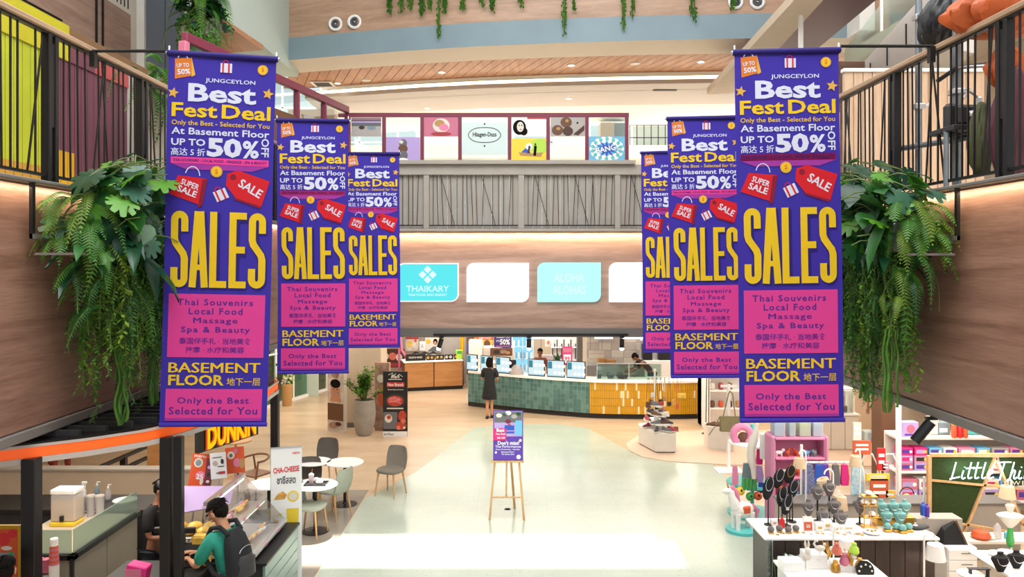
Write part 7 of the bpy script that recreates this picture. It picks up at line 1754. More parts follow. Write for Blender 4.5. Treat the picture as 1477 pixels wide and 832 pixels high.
b = MB('white'); b.box(-.06, .05, -.015, .015, .0, .17, .004, Matrix.Rotation(R(-8), 4, 'X')); b.mat('terracotta'); b.rect(-.055, .045, .01, .11, -.017, Matrix.Rotation(R(-8), 4, 'X')); b.mat('white'); b.text('50', -.03, .02, .04, .08, -.02, .02, 0, 1, Matrix.Rotation(R(-8), 4, 'X')); tag(b.obj('price_card', loc=put(1166, TZ, -.12)), 'red and white upright price card on the jewellery table', 'card')
b = MB('red'); b.box(-.03, .03, -.02, .02, 0, .11, .006); b.ball((0, 0, .12), .018, 8, 5); tag(b.obj('red_box', loc=put(1128, TZ, -.02)), 'small red box in front of the black necklace boards', 'box')
for k, (px, w_, h_, dy) in enumerate(((1181, .05, .1, -.1), (1192, .055, .12, -.05), (1204, .05, .09, -.12), (1222, .09, .05, -.05), (1234, .07, .03, -.2), (1116, .04, .07, .1))): b = MB('white'); b.box(-w_, w_, -.04, .04, 0, h_, .006); b.mat('brass'); b.rect(-w_*.5, w_*.5, h_*.3, h_*.6, -.0405); tag(b.obj('gift_box', loc=put(px, TZ, dy)), 'white jewellery box, %s' % ['left one below the grey busts', 'tallest below the grey busts', 'right one below the grey busts', 'wide low one in the table middle', 'flat one at the table front', 'small one behind the left cushions'][k], 'box', 'white jewellery boxes')
rnd = random.Random(6)
for k in range(16):
    b = MB('gold' if k % 3 else 'silver'); b.tube([(.02*math.cos(a), .02*math.sin(a), .004) for a in [q*PI/5 for q in range(11)]], .004, 4, False); b.ball((.0, -.02, .006), .007, 6, 4)
    tag(b.obj('bracelet', loc=put(1112 + k*9.5 + rnd.uniform(-2, 2), TZ, -.26 + rnd.uniform(-.03, .1))), 'small metal bracelet lying on the marble table edge', 'bracelet', 'bracelets along the marble edge')
b = MB('charcoal'); b.ball((0, 0, .03), (.12, .07, .03), 12, 6); b.ball((.1, .02, .025), (.07, .05, .025), 10, 6); b.mat('white'); b.ball((-.03, -.03, .055), (.03, .02, .01)); tag(b.obj('sunglass_pouch', loc=put(1322, TZ, -.05)), 'dark soft pouch at the right end of the marble table', 'pouch')
for k, px in enumerate((1334, 1340)): b = MB('blue' if k == 0 else 'purple'); b.lathe([(.03, 0), (.03, .13), (.012, .15), (.012, .17)], n=12); tag(b.obj('spray_can', loc=(WX(px, 9.9), 9.95, .9 if k == 0 else .88)), ('blue' if k == 0 else 'violet') + ' bottle beside the chrome pole', 'bottle')
b = MB('silver'); b.tube([(0, 0, 0), (0, 0, 1.36)], .018, 8); b.lathe([(.1, 0), (.1, .015)], n=16); tag(b.obj('chrome_pole', loc=(WX(1333, 10.1), 10.1, 0)), 'thin chrome pole left of the grass panel', 'pole')
b = MB('stone_rail'); b.box(-.3, .3, -.12, .12, 0, .86, .004); tag(b.obj('plinth', loc=(WX(1340, 10.0)+.1, 10.05, 0)), 'grey plinth behind the right end of the marble table', 'plinth')
# ---- lamps
def goose(lb, px, py, d, zb, sz=.09, side=1, tilt=0, lit=True, shade='shade_cream', pole_dx=.1):
    x, _, z = P3(px, py, d); t = thing('hook_lamp', lb, 'lamp', (x + side*pole_dx, d, zb), 0, 'white hook lamps'); dx = -side*pole_dx; zt = z - zb + sz*.9
    b = MB('white'); b.tube([(0, 0, 0), (0, 0, zt+.04)] + [(dx/2 - dx/2*math.cos(a), 0, zt + .04 + abs(dx)*.6*math.sin(a)) for a in [PI*q/8 for q in range(1, 9)]], .011, 8); b.lathe([(.06, 0), (.06, .012)], n=16); b.obj('stand', t)
    T = Matrix.Translation((dx, 0, z-zb)) @ Matrix.Rotation(R(tilt), 4, 'Y'); b = MB(shade); b.lathe([(sz*1.05, -sz*.85), (sz*.78, sz*.75), (sz*.3, sz*.8)], n=20, T=T, cap=False); b.obj('shade', t)
    b = MB('lamp_white' if lit else 'brass'); b.ball((0, 0, -sz*.3), sz*.3, 8, 6, T); b.obj('bulb', t)
    if lit: lamp('bulb_light', 'POINT', (x, d, z - sz*.6), 3.0, (1, .88, .7), .04)
goose('cream bucket shade lamp on the white rack post, upper left', 1153, 667, 10.6, 0, .085, 1, 0, False, 'shade_cream', .09)
goose('tilted cream shade lamp above the grey busts', 1189, 698, 10.3, 0, .10, 1, -22, False, 'shade_cream', .12)
goose('cream shade lamp on a tall pole right of the grey busts', 1211, 724, 9.7, .9, .10, -1, 4, False, 'shade_cream', .02)
goose('cream shade lamp at the top right of the white rack', 1234, 664, 10.6, 0, .085, 1, 0, False, 'shade_cream', .06)
goose('bright white dome lamp at the table front', 1221, 787, 8.75, .75, .10, -1, 0, True, 'white', .15)
goose('bright white arched lamp in front of the white drawers', 1349, 795, 8.9, .0, .11, -1, 0, True, 'white', .13)
goose('cream shade lamp on a tall white pole before the neon panel', 1453, 709, 9.3, .0, .09, 1, 0, False, 'shade_cream', .05)
# ---- front low tables with figurines
t = thing('low_display', 'low white display table with trays of jewellery at the bottom edge', 'table', (WX(1195, 8.5), 8.55, 0)); b = MB('white'); b.box(-.5, .6, -.3, .3, .72, .75, .006); b.box(-.46, .56, -.26, .26, 0, .72); b.obj('body', t)
for x_, y_, z_ in ((-.38, .05, .1), (-.1, .12, .16), (.2, .05, .08)): b = MB('white_gloss'); b.box(x_-.12, x_+.12, y_-.1, y_+.1, .75, .75+z_, .004); b.obj('riser', t)
def fig(name, lb, px, py, d, build): t = thing(name, lb, 'figurine', P3(px, py, d)); build(t)
def rabbit(t):
    b = MB('offwhite'); b.ball((0, 0, .05), (.05, .045, .055), 12, 8); b.ball((0, -.02, .12), .034, 10, 8)
    for s_ in (-1, 1): b.tube([(s_*.012, 0, .14), (s_*.02, 0, .18), (s_*.018, .01, .23)], [.012, .014, .005], 6)
    b.obj('body', t)
fig('rabbit_figurine', 'white rabbit figurine on the low white table', 1164, 808, 8.6, rabbit)
def flam(t):
    b = MB('offwhite'); b.ball((.03, 0, .12), (.06, .03, .035), 10, 7); b.tube([(-.01, 0, .13), (-.04, 0, .17), (-.02, 0, .21), (0, 0, .2)], [.016, .012, .011, .014], 7); b.tube([(.03, 0, .1), (.03, 0, 0)], .006, 5); b.lathe([(.04, 0), (.035, .01)], n=12); b.obj('body', t)
fig('flamingo_figurine', 'white flamingo figurine on the low white table', 1179, 806, 8.6, flam)
def coral(t):
    b = MB('gold'); rnd = random.Random(3)
    for k in range(9): a = rnd.uniform(0, 6.3); b.tube([(0, 0, 0), (.03*math.cos(a), .03*math.sin(a), .08), (.09*math.cos(a), .06*math.sin(a), .12+rnd.random()*.08)], [.014, .01, .005], 5)
    b.obj('branches', t); b = MB('offwhite'); b.ball((.02, -.02, .1), .03, 8, 6); b.ball((-.05, 0, .14), .022, 8, 6); b.obj('beads', t)
fig('coral_figurine', 'gold coral shaped jewellery stand at the low table', 1196, 803, 8.75, coral)
fig('coral_figurine', 'gold coral stand hung with beads, right of the dome lamp', 1228, 815, 8.5, coral)
for k, (px, py, m_, lb) in enumerate(((1207, 800, 'meat_b', 'rust pink draped pouch beside the gold stand'), (1232, 800, 'lime', 'lime flower ornament under the dome lamp'), (1218, 815, 'magenta_pale', 'pale pink candle at the bottom edge'), (1240, 822, 'pastry', 'golden shell at the bottom edge'), (1205, 825, 'gold', 'gold bowl at the bottom edge'))): b = MB(m_); b.lathe([(.03, 0), (.055, .03), (.045, .08), (.02, .11)], n=14); b.ball((0, 0, .12), (.03, .03, .02), 8, 5); tag(b.obj('ornament', loc=P3(px, py, 8.5)), lb, 'ornament')
b = MB('black'); b.lathe([(.10, 0), (.10, .02), (.005, .022)], n=24, T=Matrix.Rotation(R(70), 4, 'X')); b.mat('offwhite')
for k in range(8): a = k*PI/4; b.ball((.07*math.cos(a), -.028, .07*math.sin(a)), .012, 6, 4)
tag(b.obj('earring_disc', loc=P3(1247, 822, 8.45)), 'black disc pinned with white earrings at the bottom edge', 'jewellery stand')
# variegated plant behind the glass edge
t = thing('variegated_plant', 'leafy plant with pale centred leaves at the left end of the dark table', 'plant', (WX(1134, 8.99), 8.99, 0)); b = MB('pot'); b.lathe([(.12, 0), (.15, .25)], n=16); b.obj('pot', t)
VL = MB('leaf_dark'); VL.add([(0, 0, 0), (.05, .06, .01), (.055, .13, 0), (0, .22, -.03), (-.055, .13, 0), (-.05, .06, .01)], [(0, 1, 2, 3, 4, 5)]); VL.mat('mint_wall'); VL.add([(0, .03, .008), (.025, .08, .014), (.022, .13, .008), (0, .17, -.005), (-.022, .13, .008), (-.025, .08, .014)], [(0, 1, 2, 3, 4, 5)]); VLm = VL.mesh('leaf')
rnd = random.Random(14)
for k in range(44): a = rnd.uniform(0, 360); inst(VLm, 'leaf', t, (rnd.uniform(-.16, .22), rnd.uniform(-.12, .02), rnd.uniform(.25, .76)), (R(rnd.uniform(-20, 50)), 0, R(a)), rnd.uniform(.6, 1.1))
b = MB('stem')
for k in range(9): x_ = -.14 + k*.04; b.tube([(0, 0, .2), (x_, -.05, .5), (x_*1.2, -.05, .74)], .006, 4)
b.obj('stems', t)
# ---- lit pole and boxed goods
b = MB('white'); b.tube([(0, 0, 0), (0, 0, 2.68)], .04, 12); tag(b.obj('white_pole', loc=(WX(1296, 11.6), 11.6, 0)), 'thick white pole in front of the boxed goods', 'pole')
d = 12.6; xg = WX(1320, d); t = thing('goods_shelf', 'white shop shelves of boxed gifts behind the neon panel', 'shelf', (xg, d, 0)); b = MB('offwhite'); b.box(-.35, 2.6, .3, .34, 0, 1.35); b.obj('back', t)
for z in (.78, .30): b = MB('white'); b.box(-.35, 2.6, -.12, .3, z-.04, z, .004); b.obj('shelf', t)
b = MB('offwhite'); b.box(-.35, 2.6, -.12, .3, 1.29, 1.33, .004); b.obj('shelf', t)
rnd = random.Random(31); pal = ['lilac', 'magenta_pale', 'offwhite', 'pink', 'corrugated', 'white', 'sky', 'lilac', 'hot_pink', 'mint_wall']
pn = {'lilac': 'lilac', 'magenta_pale': 'rose', 'offwhite': 'cream', 'pink': 'pink', 'corrugated': 'grey', 'white': 'white', 'sky': 'sky blue', 'hot_pink': 'bright pink', 'mint_wall': 'mint'}
for z0, nst, hh in ((.782, 3, .125), (.302, 2, .17)):
    x = -.3; k = 0
    while x < 2.3:
        w_ = rnd.uniform(.22, .3)
        for j in range(nst):
            m_ = rnd.choice(pal); b = MB(m_); h_ = hh*rnd.uniform(.8, .99); b.box(-w_/2+.01, w_/2-.01, -.1, .12, 0, hh-.003, .004); b.mat(rnd.choice(['hot_pink', 'purple', 'white', 'charcoal', 'lilac'])); b.rect(-w_*.35, w_*.25, hh*.25, hh*.75, -.1015); b.mat('yellow' if k % 2 else 'white'); b.disc(w_*.3, hh*.5, hh*.2, -.102, 10)
            tag(b.obj('gift_carton', loc=(xg + x + w_/2, d, z0 + j*hh)), '%s boxed gift, %s layer, %s shelf, column %s' % (pn[m_], ['bottom', 'middle', 'top'][j] if nst == 3 else ['bottom', 'top'][j], 'upper' if z0 > .5 else 'lower', ['one', 'two', 'three', 'four', 'five', 'six', 'seven', 'eight', 'nine', 'ten', 'eleven', 'twelve'][k]), 'box', 'boxed gifts on the white shelves')
        x += w_ + .01; k += 1
b = MB('lilac'); b.box(-.13, .13, -.08, .08, 0, .24, .006); b.mat('magenta_pale'); b.disc(0, .13, .07, -.082, 16); b.mat('purple'); b.rect(-.1, .1, .02, .05, -.082); tag(b.obj('gift_carton', loc=(WX(1310, 12.6), 12.6, 1.332)), 'lilac box with a round pink window topmost on the white shelves', 'box')
for k, px in enumerate((1376, 1384, 1392)):
    t = thing('toy_bottle', 'orange toy bottle with a %s top above the neon panel' % ['yellow', 'pale green', 'green'][k], 'bottle', (WX(px, 12.5), 12.5, 1.332), 0, 'toy bottles above the neon panel'); b = MB('terracotta' if k != 1 else 'red'); b.lathe([(.04, 0), (.045, .04), (.04, .18), (.03, .2)], n=12); b.obj('body', t); b = MB(['yellow', 'lime', 'green'][k]); b.ball((0, 0, .24), (.05, .05, .06), 10, 7); b.obj('top', t)
for k, (px, m_, h_, w_, lb) in enumerate(((1404, 'turq', .38, .13, 'large turquoise package above the neon panel'), (1345, 'offwhite', .3, .1, 'cream package beside the spotlight'), (1360, 'blue_grey', .22, .12, 'stack of grey blue packs above the neon panel'), (1383, 'red', .1, .1, 'red pack behind the toy bottles'))): b = MB(m_); b.box(-w_, w_, -.05, .05, 0, h_, .02); b.mat('white'); b.rect(-w_*.6, w_*.5, h_*.2, h_*.5, -.051); tag(b.obj('package', loc=(WX(px, 12.7), 12.72, 1.332)), lb, 'package')
# round tray, yellow and red gift cards between the rack and the pole
for k, (px, py, w_, h_, m_, lb) in enumerate(((1236, 622, .06, .13, 'offwhite', 'white card on the pink frame right of the rack'), (1243, 645, .13, .1, 'terracotta', 'coral gift tray beside the white card'), (1271, 662, .06, .16, 'red', 'tall red card between the rack and the pole'), (1277, 672, .05, .07, 'pink', 'small pink card below the red one'), (1266, 688, .17, .05, 'yellow', 'yellow tray between the rack and the pole'), (1268, 706, .13, .16, 'terracotta', 'red brown card rack between the rack and the pole'), (1258, 722, .09, .1, 'red', 'red pouch behind the turquoise busts'), (1284, 716, .07, .09, 'wrap_yellow', 'yellow pouch behind the turquoise busts'))):
    t = thing('gift_card_display', lb, 'display', P3(px, py, 11.0)); b = MB(m_); b.box(-w_, w_, -.01, .01, -h_, h_, .004); b.obj('card', t); b = MB('white'); b.rect(-w_*.7, w_*.7, h_*.2, h_*.5, -.012); b.rect(-w_*.7, w_*.7, -h_*.4, -h_*.1, -.012); b.obj('print', t)
t = thing('card_spinner', 'white hooped card frame between the clothes rack and the pole', 'rack', (WX(1268, 11.05), 11.05, 0)); b = MB('white')
for x_ in (-.3, .0): b.tube([(x_+.02, 0, 0), (x_+.02, 0, 1.25), (x_+.1, 0, 1.42), (x_+.2, 0, 1.42), (x_+.28, 0, 1.25), (x_+.28, 0, 0)], .012, 6)
b.obj('hoop', t)
t = thing('hoop_ornament', 'black hoop with a yellow green pompom beside the white pole', 'ornament', P3(1308, 715, 11.3)); b = MB('black'); b.tube([(.11*math.cos(a), 0, .13*math.sin(a)) for a in [q*PI/8 for q in range(17)]], .008, 6, False); b.obj('hoop', t); b = MB('lime'); b.ball((0, 0, -.02), .055, 10, 7); b.obj('pompom', t); b = MB('black'); b.tube([(0, 0, -.13), (0, 0, -.72)], .01, 6); b.obj('stem', t)
# ---- grass panel with neon
d = 10.55; s_ = FPX/d; XA, XB = WX(1340, d), WX(1530, d)
t = thing('grass_panel', 'oak framed artificial grass panel behind the jewellery stall', 'sign', (XA, d, 0))
def G(px, py): return (WX(px, d)-XA, WZ(py, d))
def bar2(b, a, c, w_=.035): b.bar((a[0], 0, a[1]), (c[0], 0, c[1]), w_, .05, up=(0, 1, 0))
b = MB('oak'); bar2(b, G(1342, 656), (XB-XA, G(0, 656)[1]), .045); b.obj('top_rail', t); b = MB('oak'); bar2(b, (.0, 0), (.0, G(0, 657)[1]), .05); b.obj('post', t)
for a, c in (((1343, 692), (1470, 704)), ((1343, 747), (1460, 768)), ((1390, 768), (1436, 660)), ((1436, 660), (1475, 757)), ((1475, 757), (1520, 660))): b = MB('oak'); bar2(b, G(*a), G(*c), .03); b.obj('brace', t)
for nm, pts in (('grass', ((1343, 659), (1432, 660), (1417, 697), (1343, 691))), ('grass', ((1343, 694), (1416, 700), (1392, 757), (1345, 747))), ('grass', ((1442, 660), (1520, 660), (1500, 700), (1455, 700))), ('grass', ((1482, 757), (1530, 690), (1530, 757)))):
    b = MB('grass_mat'); P = [G(*q) for q in pts]; n = len(P); b.add([(x, -.005, z) for x, z in P] + [(x, .02, z) for x, z in P], [list(range(n))[::-1], [n+i for i in range(n)]] + [(i, (i+1) % n, n+(i+1) % n, n+i) for i in range(n)]); b.obj(nm, t)
STK = {'L': [[(.35, 1), (.1, .05), (.02, 0), (.3, .06), (.55, .12)]], 'i': [[(.1, .5), (.0, .12), (.06, .0), (.2, .08)], [(.16, .68), (.18, .72)]], 't': [[(.22, 1), (.04, .2), (.08, .02), (.25, .1)], [(-.08, .62), (.42, .68)]], 'l': [[(.25, 1), (.05, .2), (.09, .02), (.25, .1)]], 'e': [[(.02, .25), (.28, .35), (.3, .5), (.15, .52), (.02, .28), (.1, .02), (.35, .12)]],
  'T': [[(-.05, .95), (.3, 1.0), (.7, 1.0)], [(.35, 1.0), (.2, .5), (.05, -.1)]], 'h': [[(.25, 1), (.0, 0)], [(.03, .15), (.2, .5), (.3, .45), (.22, .1), (.28, .0), (.4, .1)]], 'n': [[(.1, .5), (.0, 0)], [(.02, .15), (.2, .5), (.3, .42), (.22, .08), (.28, 0), (.4, .1)]], 'g': [[(.3, .45), (.15, .52), (.02, .3), (.08, .08), (.22, .15), (.32, .5), (.2, -.3), (.05, -.4), (-.02, -.25)]], 's': [[(.25, .45), (.12, .5), (.08, .35), (.2, .2), (.12, .0), (-.02, .08)]]}
def smooth3(P, k=4):
    if len(P) < 3: return P
    out = []
    for i in range(len(P)-1):
        p0 = P[max(0, i-1)]; p1 = P[i]; p2 = P[i+1]; p3 = P[min(len(P)-1, i+2)]
        for j in range(k): u = j/k; out.append(tuple(.5*((2*p1[c]) + (-p0[c]+p2[c])*u + (2*p0[c]-5*p1[c]+4*p2[c]-p3[c])*u*u + (-p0[c]+3*p1[c]-3*p2[c]+p3[c])*u**3) for c in (0, 1)))
    return out + [P[-1]]
t = thing('neon_sign', 'white blue neon script lettering on the grass panel', 'sign', (WX(1367, d), d-.05, WZ(689, d)))
H_ = 24/s_; x = 0; adv = {'L': .66, 'i': .32, 't': .38, 'l': .34, 'e': .5, 'T': .62, 'h': .48, 'n': .48, 'g': .5, 's': .4}
for wrd in ('Little', 'Things'):
    b = MB('neon')
    for ch in wrd:
        for st in STK[ch]: b.tube([((x + px_)*H_*1.08, 0, pz*H_) for px_, pz in smooth3(st)], .0085, 6)
        x += adv[ch]
    b.obj('lettering', t); x += .12
b = MB('offwhite'); b.text('JEWELRY', WX(1444, d)-WX(1367, d), WX(1500, d)-WX(1367, d), WZ(700, d)-WZ(689, d), WZ(692, d)-WZ(689, d), .0, .005, 0, 1.3); b.obj('small_lettering', t)
lamp('neon_glow', 'AREA', (WX(1410, d), d-.12, WZ(675, d)), 2, (.6, .9, 1), .8, .12, (R(90), 0, 0))
# ---- drawers, black bag, back desk, right table
d = 9.6; t = thing('drawer_unit', 'white drawer unit under the black bag', 'drawers', (WX(1388, d), d, 0)); W_ = .19; zt = WZ(790, d)
b = MB('white'); b.box(-W_, W_, 0, .3, 0, zt, .006); b.obj('carcass', t)
for q in range(4): b = MB('white'); z1 = zt - .02 - q*.14; b.box(-W_+.01, W_-.01, -.015, 0, z1-.13, z1, .004); o = b.obj('drawer', t); b = MB('grey_trim'); b.box(-.02, .12, -.02, -.015, z1-.05, z1-.04); b.obj('slot_handle', o)
b = MB('cloth_black'); b.add([(-.16, -.1, 0), (.14, -.1, 0), (.16, .12, 0), (-.16, .12, 0), (-.12, -.04, .16), (.02, -.04, .28), (.06, .06, .26), (-.1, .06, .18)], [(0, 3, 2, 1), (4, 5, 6, 7), (0, 1, 5, 4), (1, 2, 6, 5), (2, 3, 7, 6), (3, 0, 4, 7)]); b.mat('brown'); b.bar((.14, -.1, .0), (.03, -.04, .29), .02); tag(b.obj('black_bag', loc=(WX(1386, d), d+.2, zt)), 'slouching black bag with a brown edge on the white drawers', 'bag')
t = thing('back_desk', 'narrow pale desk with small bottles behind the grass panel braces', 'desk', (WX(1432, 10.2), 10.15, 0)); b = MB('offwhite'); b.box(-.5, .8, -.15, .2, .5, .54, .004); b.obj('top', t)
for x_ in (-.45, .75): b = MB('charcoal'); b.box(x_-.02, x_+.02, -.1, .15, 0, .5); b.obj('leg', t)
for k, (dx_, m_, w_, h_, lb) in enumerate(((-.22, 'terracotta', .12, .12, 'crumpled orange cloth on the back desk'), (.0, 'plastic_clear', .05, .2, 'clear pump bottle on the back desk'), (.12, 'sky', .035, .1, 'small blue bottle on the back desk'), (-.1, 'offwhite', .07, .06, 'white packet on the back desk'))): b = MB(m_); b.lathe([(w_*.8, 0), (w_, h_*.3), (w_*.8, h_*.8), (w_*.2, h_)], n=12); tag(b.obj('desk_item', loc=(WX(1432, 10.2)+dx_, 10.1, .542)), lb, 'bottle' if k in (1, 2) else 'cloth')
t = thing('corner_table', 'white round cornered table at the lower right corner', 'table', (WX(1462, 8.95), 8.8, 0)); b = MB('white'); b.box(-.42, .6, -.45, .35, .72, .75, .01); b.obj('top', t); b = MB('offwhite'); b.box(-.28, .56, -.36, .31, 0, .72, .01); b.obj('body', t)
for k, (px, w_, lb) in enumerate(((1443, .12, 'large white plate at the corner table'), (1455, .1, 'smaller white plate stacked at the corner table'))): b = MB('white_gloss'); b.lathe([(w_*.6, 0), (w_, .015), (w_*.97, .02), (w_*.5, .006)], n=24); tag(b.obj('plate', loc=(WX(px, 8.95), 8.98, .752 + k*.022)), lb, 'plate')
bust('necklace_bust', 'black necklace bust at the bottom right, nearest the plates', (WX(1443, 8.5), 8.5, .752), "cloth_black", .22, .1); bust('necklace_bust', 'black necklace bust lying at the right frame edge', (WX(1466, 8.6), 8.6, .752), 'cloth_black', .2, .1)
t = thing('shell_lamp', 'ribbed white shell ornament on a green vase by the white pole', 'ornament', (WX(1457, 9.25), 9.25, .752)); b = MB('green'); b.lathe([(.03, 0), (.045, .06), (.03, .2), (.02, .24)], n=12); b.obj('vase', t); b = MB('offwhite'); b.lathe([(.02, .22), (.08, .28), (.16, .38), (.11, .4), (.03, .42), (.06, .5), (.04, .52)], n=12, sy=.7); b.obj('shell', t)
b = MB('charcoal'); b.box(-.11, .11, -.02, .02, 0, .012); b.box(-.11, -.09, -.02, .02, 0, .1); b.box(.09, .11, -.02, .02, 0, .1); b.box(-.12, .12, -.03, .03, .1, .11); tag(b.obj('small_stand', loc=(WX(1412, 8.7), 8.7, .60)), 'low dark wire stand near the bottom edge', 'stand')
b = MB('white'); b.lathe([(.04, 0), (.12, .02), (.14, .05)], n=20); b.lathe([(.2, -.6), (.03, -.58), (.03, 0)], n=16); tag(b.obj('round_stand', loc=(WX(1400, 8.7), 8.7, .60)), 'white round pedestal dish at the bottom edge', 'stand')
# spotlight fixed under the right fascia
t = thing('fascia_spotlight', 'black cylinder spotlight under the right timber fascia', 'light', (4.1, 7.5, 2.68)); b = MB('black_plastic'); b.tube([(0, 0, 0), (-.02, 0, -.06)], .02, 8); b.box(-.03, .08, -.03, .03, -.03, 0, .006); b.obj('bracket', t); b = MB('black_plastic'); b.tube([(.02, 0, -.05), (-.13, .02, -.25)], .052, 18); b.obj('housing', t)
# ================================================================ PEOPLE
def skin_obj(name, m, V, Ed, rad, parent, lvl=1, root=0):
    me = bpy.data.meshes.new(name); me.from_pydata(V, Ed, []); me.materials.append(M[m])
    o = bpy.data.objects.new(name, me); COL.objects.link(o); o.parent = parent
    sk = o.modifiers.new('Skin', 'SKIN'); sk.use_smooth_shade = True; sk.branch_smoothing = .6
    for i, r_ in enumerate(rad):
        q = me.skin_vertices[0].data[i]; q.radius = r_ if isinstance(r_, tuple) else (r_, r_); q.use_root = (i == root)
    su = o.modifiers.new('Subsurf', 'SUBSURF'); su.levels = lvl; su.render_levels = lvl
    return o
def person(lb, x, y, z, face, h=1.7, skin='skin', hair='short', top='cloth_black', bottom='cloth_jeans', lean=0, headpitch=0, headyaw=0, L=None, Rr=None, sleeve=.55, dress=False, shoes='black', stance=.1, female=False, legs_fwd=0):
    # local frame: x to the person's right, y forward, z up; face: 0 looks away from the camera
    t = thing('person', lb, 'person', (x, y, z), R(face)); k = h/1.75; sw = .165 if female else .19
    cl, sl = math.cos(R(lean)), math.sin(R(lean))
    def up(p_):   # bend of the upper body about the hips
        x_, y_, z_ = p_; dz = z_ - .95; return (x_, y_*cl + dz*sl, .95 + dz*cl - y_*sl)
    V = []; E_ = []; Rd = []
    def v(p_, r_, par=None):
        V.append(tuple(c*k for c in p_)); Rd.append(tuple(c*k for c in r_) if isinstance(r_, tuple) else r_*k)
        if par is not None: E_.append((par, len(V)-1))
        return len(V)-1
    pel = v((0, 0, .95), (.13, .10)); wai = v(up((0, 0, 1.12)), (.115, .09), pel); che = v(up((0, .0, 1.32)), (.135, .10), wai); nb = v(up((0, -.01, 1.45)), (.07, .06), che); nk = v(up((0, .01, 1.515)), .055, nb)
    jaw = up((0, .03, 1.585)); hb = v(jaw, (.062, .068), nk)
    hp = R(lean*.6 + headpitch); hy_ = R(headyaw)
    HT = Matrix.Translation(Vector(up((0, .02, 1.55)))) @ Matrix.Rotation(hy_, 4, 'Z') @ Matrix.Rotation(-hp, 4, 'X')
    def hd_(x_, y_, z_): return tuple(HT @ Vector((x_, y_, z_)))
    h1 = v(hd_(0, .01, .075), (.078, .09), hb); h2 = v(hd_(0, .0, .14), (.074, .088), h1); v(hd_(0, -.005, .18), (.045, .055), h2)
    arms = {}
    for s_, A_ in ((-1, L), (1, Rr)):
        A_ = A_ or ((s_*.24, .02, 1.14), (s_*.25, .08, .90))
        sh = v(up((s_*sw, 0, 1.42)), .052, che); el = v(A_[0], .040, sh); wr = v(A_[1], .027, el); arms[s_] = (up((s_*sw, 0, 1.42)), A_[0], A_[1])
        d_ = (Vector(A_[1]) - Vector(A_[0])).normalized(); pm = Vector(A_[1]) + d_*.06; sd = d_.cross(Vector((0, 0, 1))); sd = sd.normalized() if sd.length > .1 else Vector((0, 1, 0))
        pa = v(tuple(pm), (.034, .018), wr)
        for f, (o_, ln) in enumerate(((-.028, .062), (-.009, .075), (.010, .070), (.028, .055))):
            b0 = pm + d_*.03 + sd*o_; f1 = v(tuple(b0), .0095, pa); f2 = v(tuple(b0 + d_*ln*.6 + Vector((0, 0, -.008))), .0085, f1); v(tuple(b0 + d_*ln + Vector((0, 0, -.028))), .007, f2)
        th = v(tuple(Vector(A_[1]) + d_*.03 - sd*.035), .010, wr); v(tuple(Vector(A_[1]) + d_*.07 - sd*.055 + Vector((0, 0, -.01))), .008, th)
    for s_ in (-1, 1):
        fy = legs_fwd*s_; hipv = v((s_*.085, 0, .88), .085, pel); kn = v((s_*stance, .02 + fy*.5, .49), .056, hipv); an = v((s_*stance, -.03 + fy, .09), .036, kn); v((s_*(stance+.01), .09 + fy, .045), (.038, .028), an)
    body = skin_obj('body', skin, V, E_, Rd, t)
    # clothing
    cv = []; ce = []; cr = []
    def c(p_, r_, par=None):
        cv.append(tuple(q*k for q in p_)); cr.append(tuple(q*k for q in r_) if isinstance(r_, tuple) else r_*k)
        if par is not None: ce.append((par, len(cv)-1))
        return len(cv)-1
    a0 = c((0, 0, .93), (.155, .125)); a1 = c(up((0, 0, 1.12)), (.14, .115), a0); a2 = c(up((0, 0, 1.32)), (.175, .13), a1); c(up((0, -.01, 1.45)), (.085, .075), a2)
    for s_ in (-1, 1):
        S_, E2, W2_ = arms[s_]; p1 = c(S_, .094, a2); q = Vector(S_).lerp(Vector(E2), min(1, sleeve*1.7)); p2 = c(tuple(q), .066, p1)
        if sleeve > .8: c(tuple(Vector(E2).lerp(Vector(W2_), .85)), .04, p2)
    skin_obj('top', top, cv, ce, cr, t)
    if dress:
        b = MB(top); pr_ = [(.20, .55), (.215, .62), (.19, .8), (.17, .95), (.15, 1.1), (.16, 1.3), (.13, 1.42)]; b.lathe([(r_*k, z_*k) for r_, z_ in pr_], n=20, sy=.72); b.obj('dress', t)
    else:
        cv = []; ce = []; cr = []; p0 = c((0, 0, .95), (.14, .115))
        for s_ in (-1, 1): fy = legs_fwd*s_; q1 = c((s_*.088, 0, .86), .098, p0); q2 = c((s_*stance, .02+fy*.5, .49), .073, q1); c((s_*stance, -.02+fy, .13), .06, q2)
        skin_obj('trousers', bottom, cv, ce, cr, t)
    for s_ in (-1, 1):
        fy = legs_fwd*s_; b = MB(shoes); b.ball((s_*(stance+.005)*k, (.04+fy)*k, .04), (.048*k, .135*k, .042), 12, 8); b.mat('white' if shoes == 'white' else 'black'); b.box((s_*(stance+.005)-.045)*k, (s_*(stance+.005)+.045)*k, (-.08+fy)*k, (.165+fy)*k, 0, .018, .006); b.obj('shoe', t)
    K = Matrix.Scale(k, 4) @ HT
    for s_ in (-1, 1): b = MB('eye_white'); b.ball((s_*.030, .083, .085), (.013, .008, .008), 8, 6, K); b.mat('eye_dark'); b.ball((s_*.030, .090, .085), .006, 6, 4, K); b.box(s_*.030-.018, s_*.030+.018, .080, .094, .090, .111, .004, K); b.obj('eye', t)
    b = MB(skin); b.ball((0, .098, .058), (.013, .022, .020), 8, 6, K); b.tube([tuple(K @ Vector(q)) for q in ((0, .088, .095), (0, .105, .06))], .008*k, 6); b.obj('nose', t)
    b = MB('lips'); b.ball((0, .084, .022), (.024, .010, .007), 10, 6, K); b.obj('mouth', t)
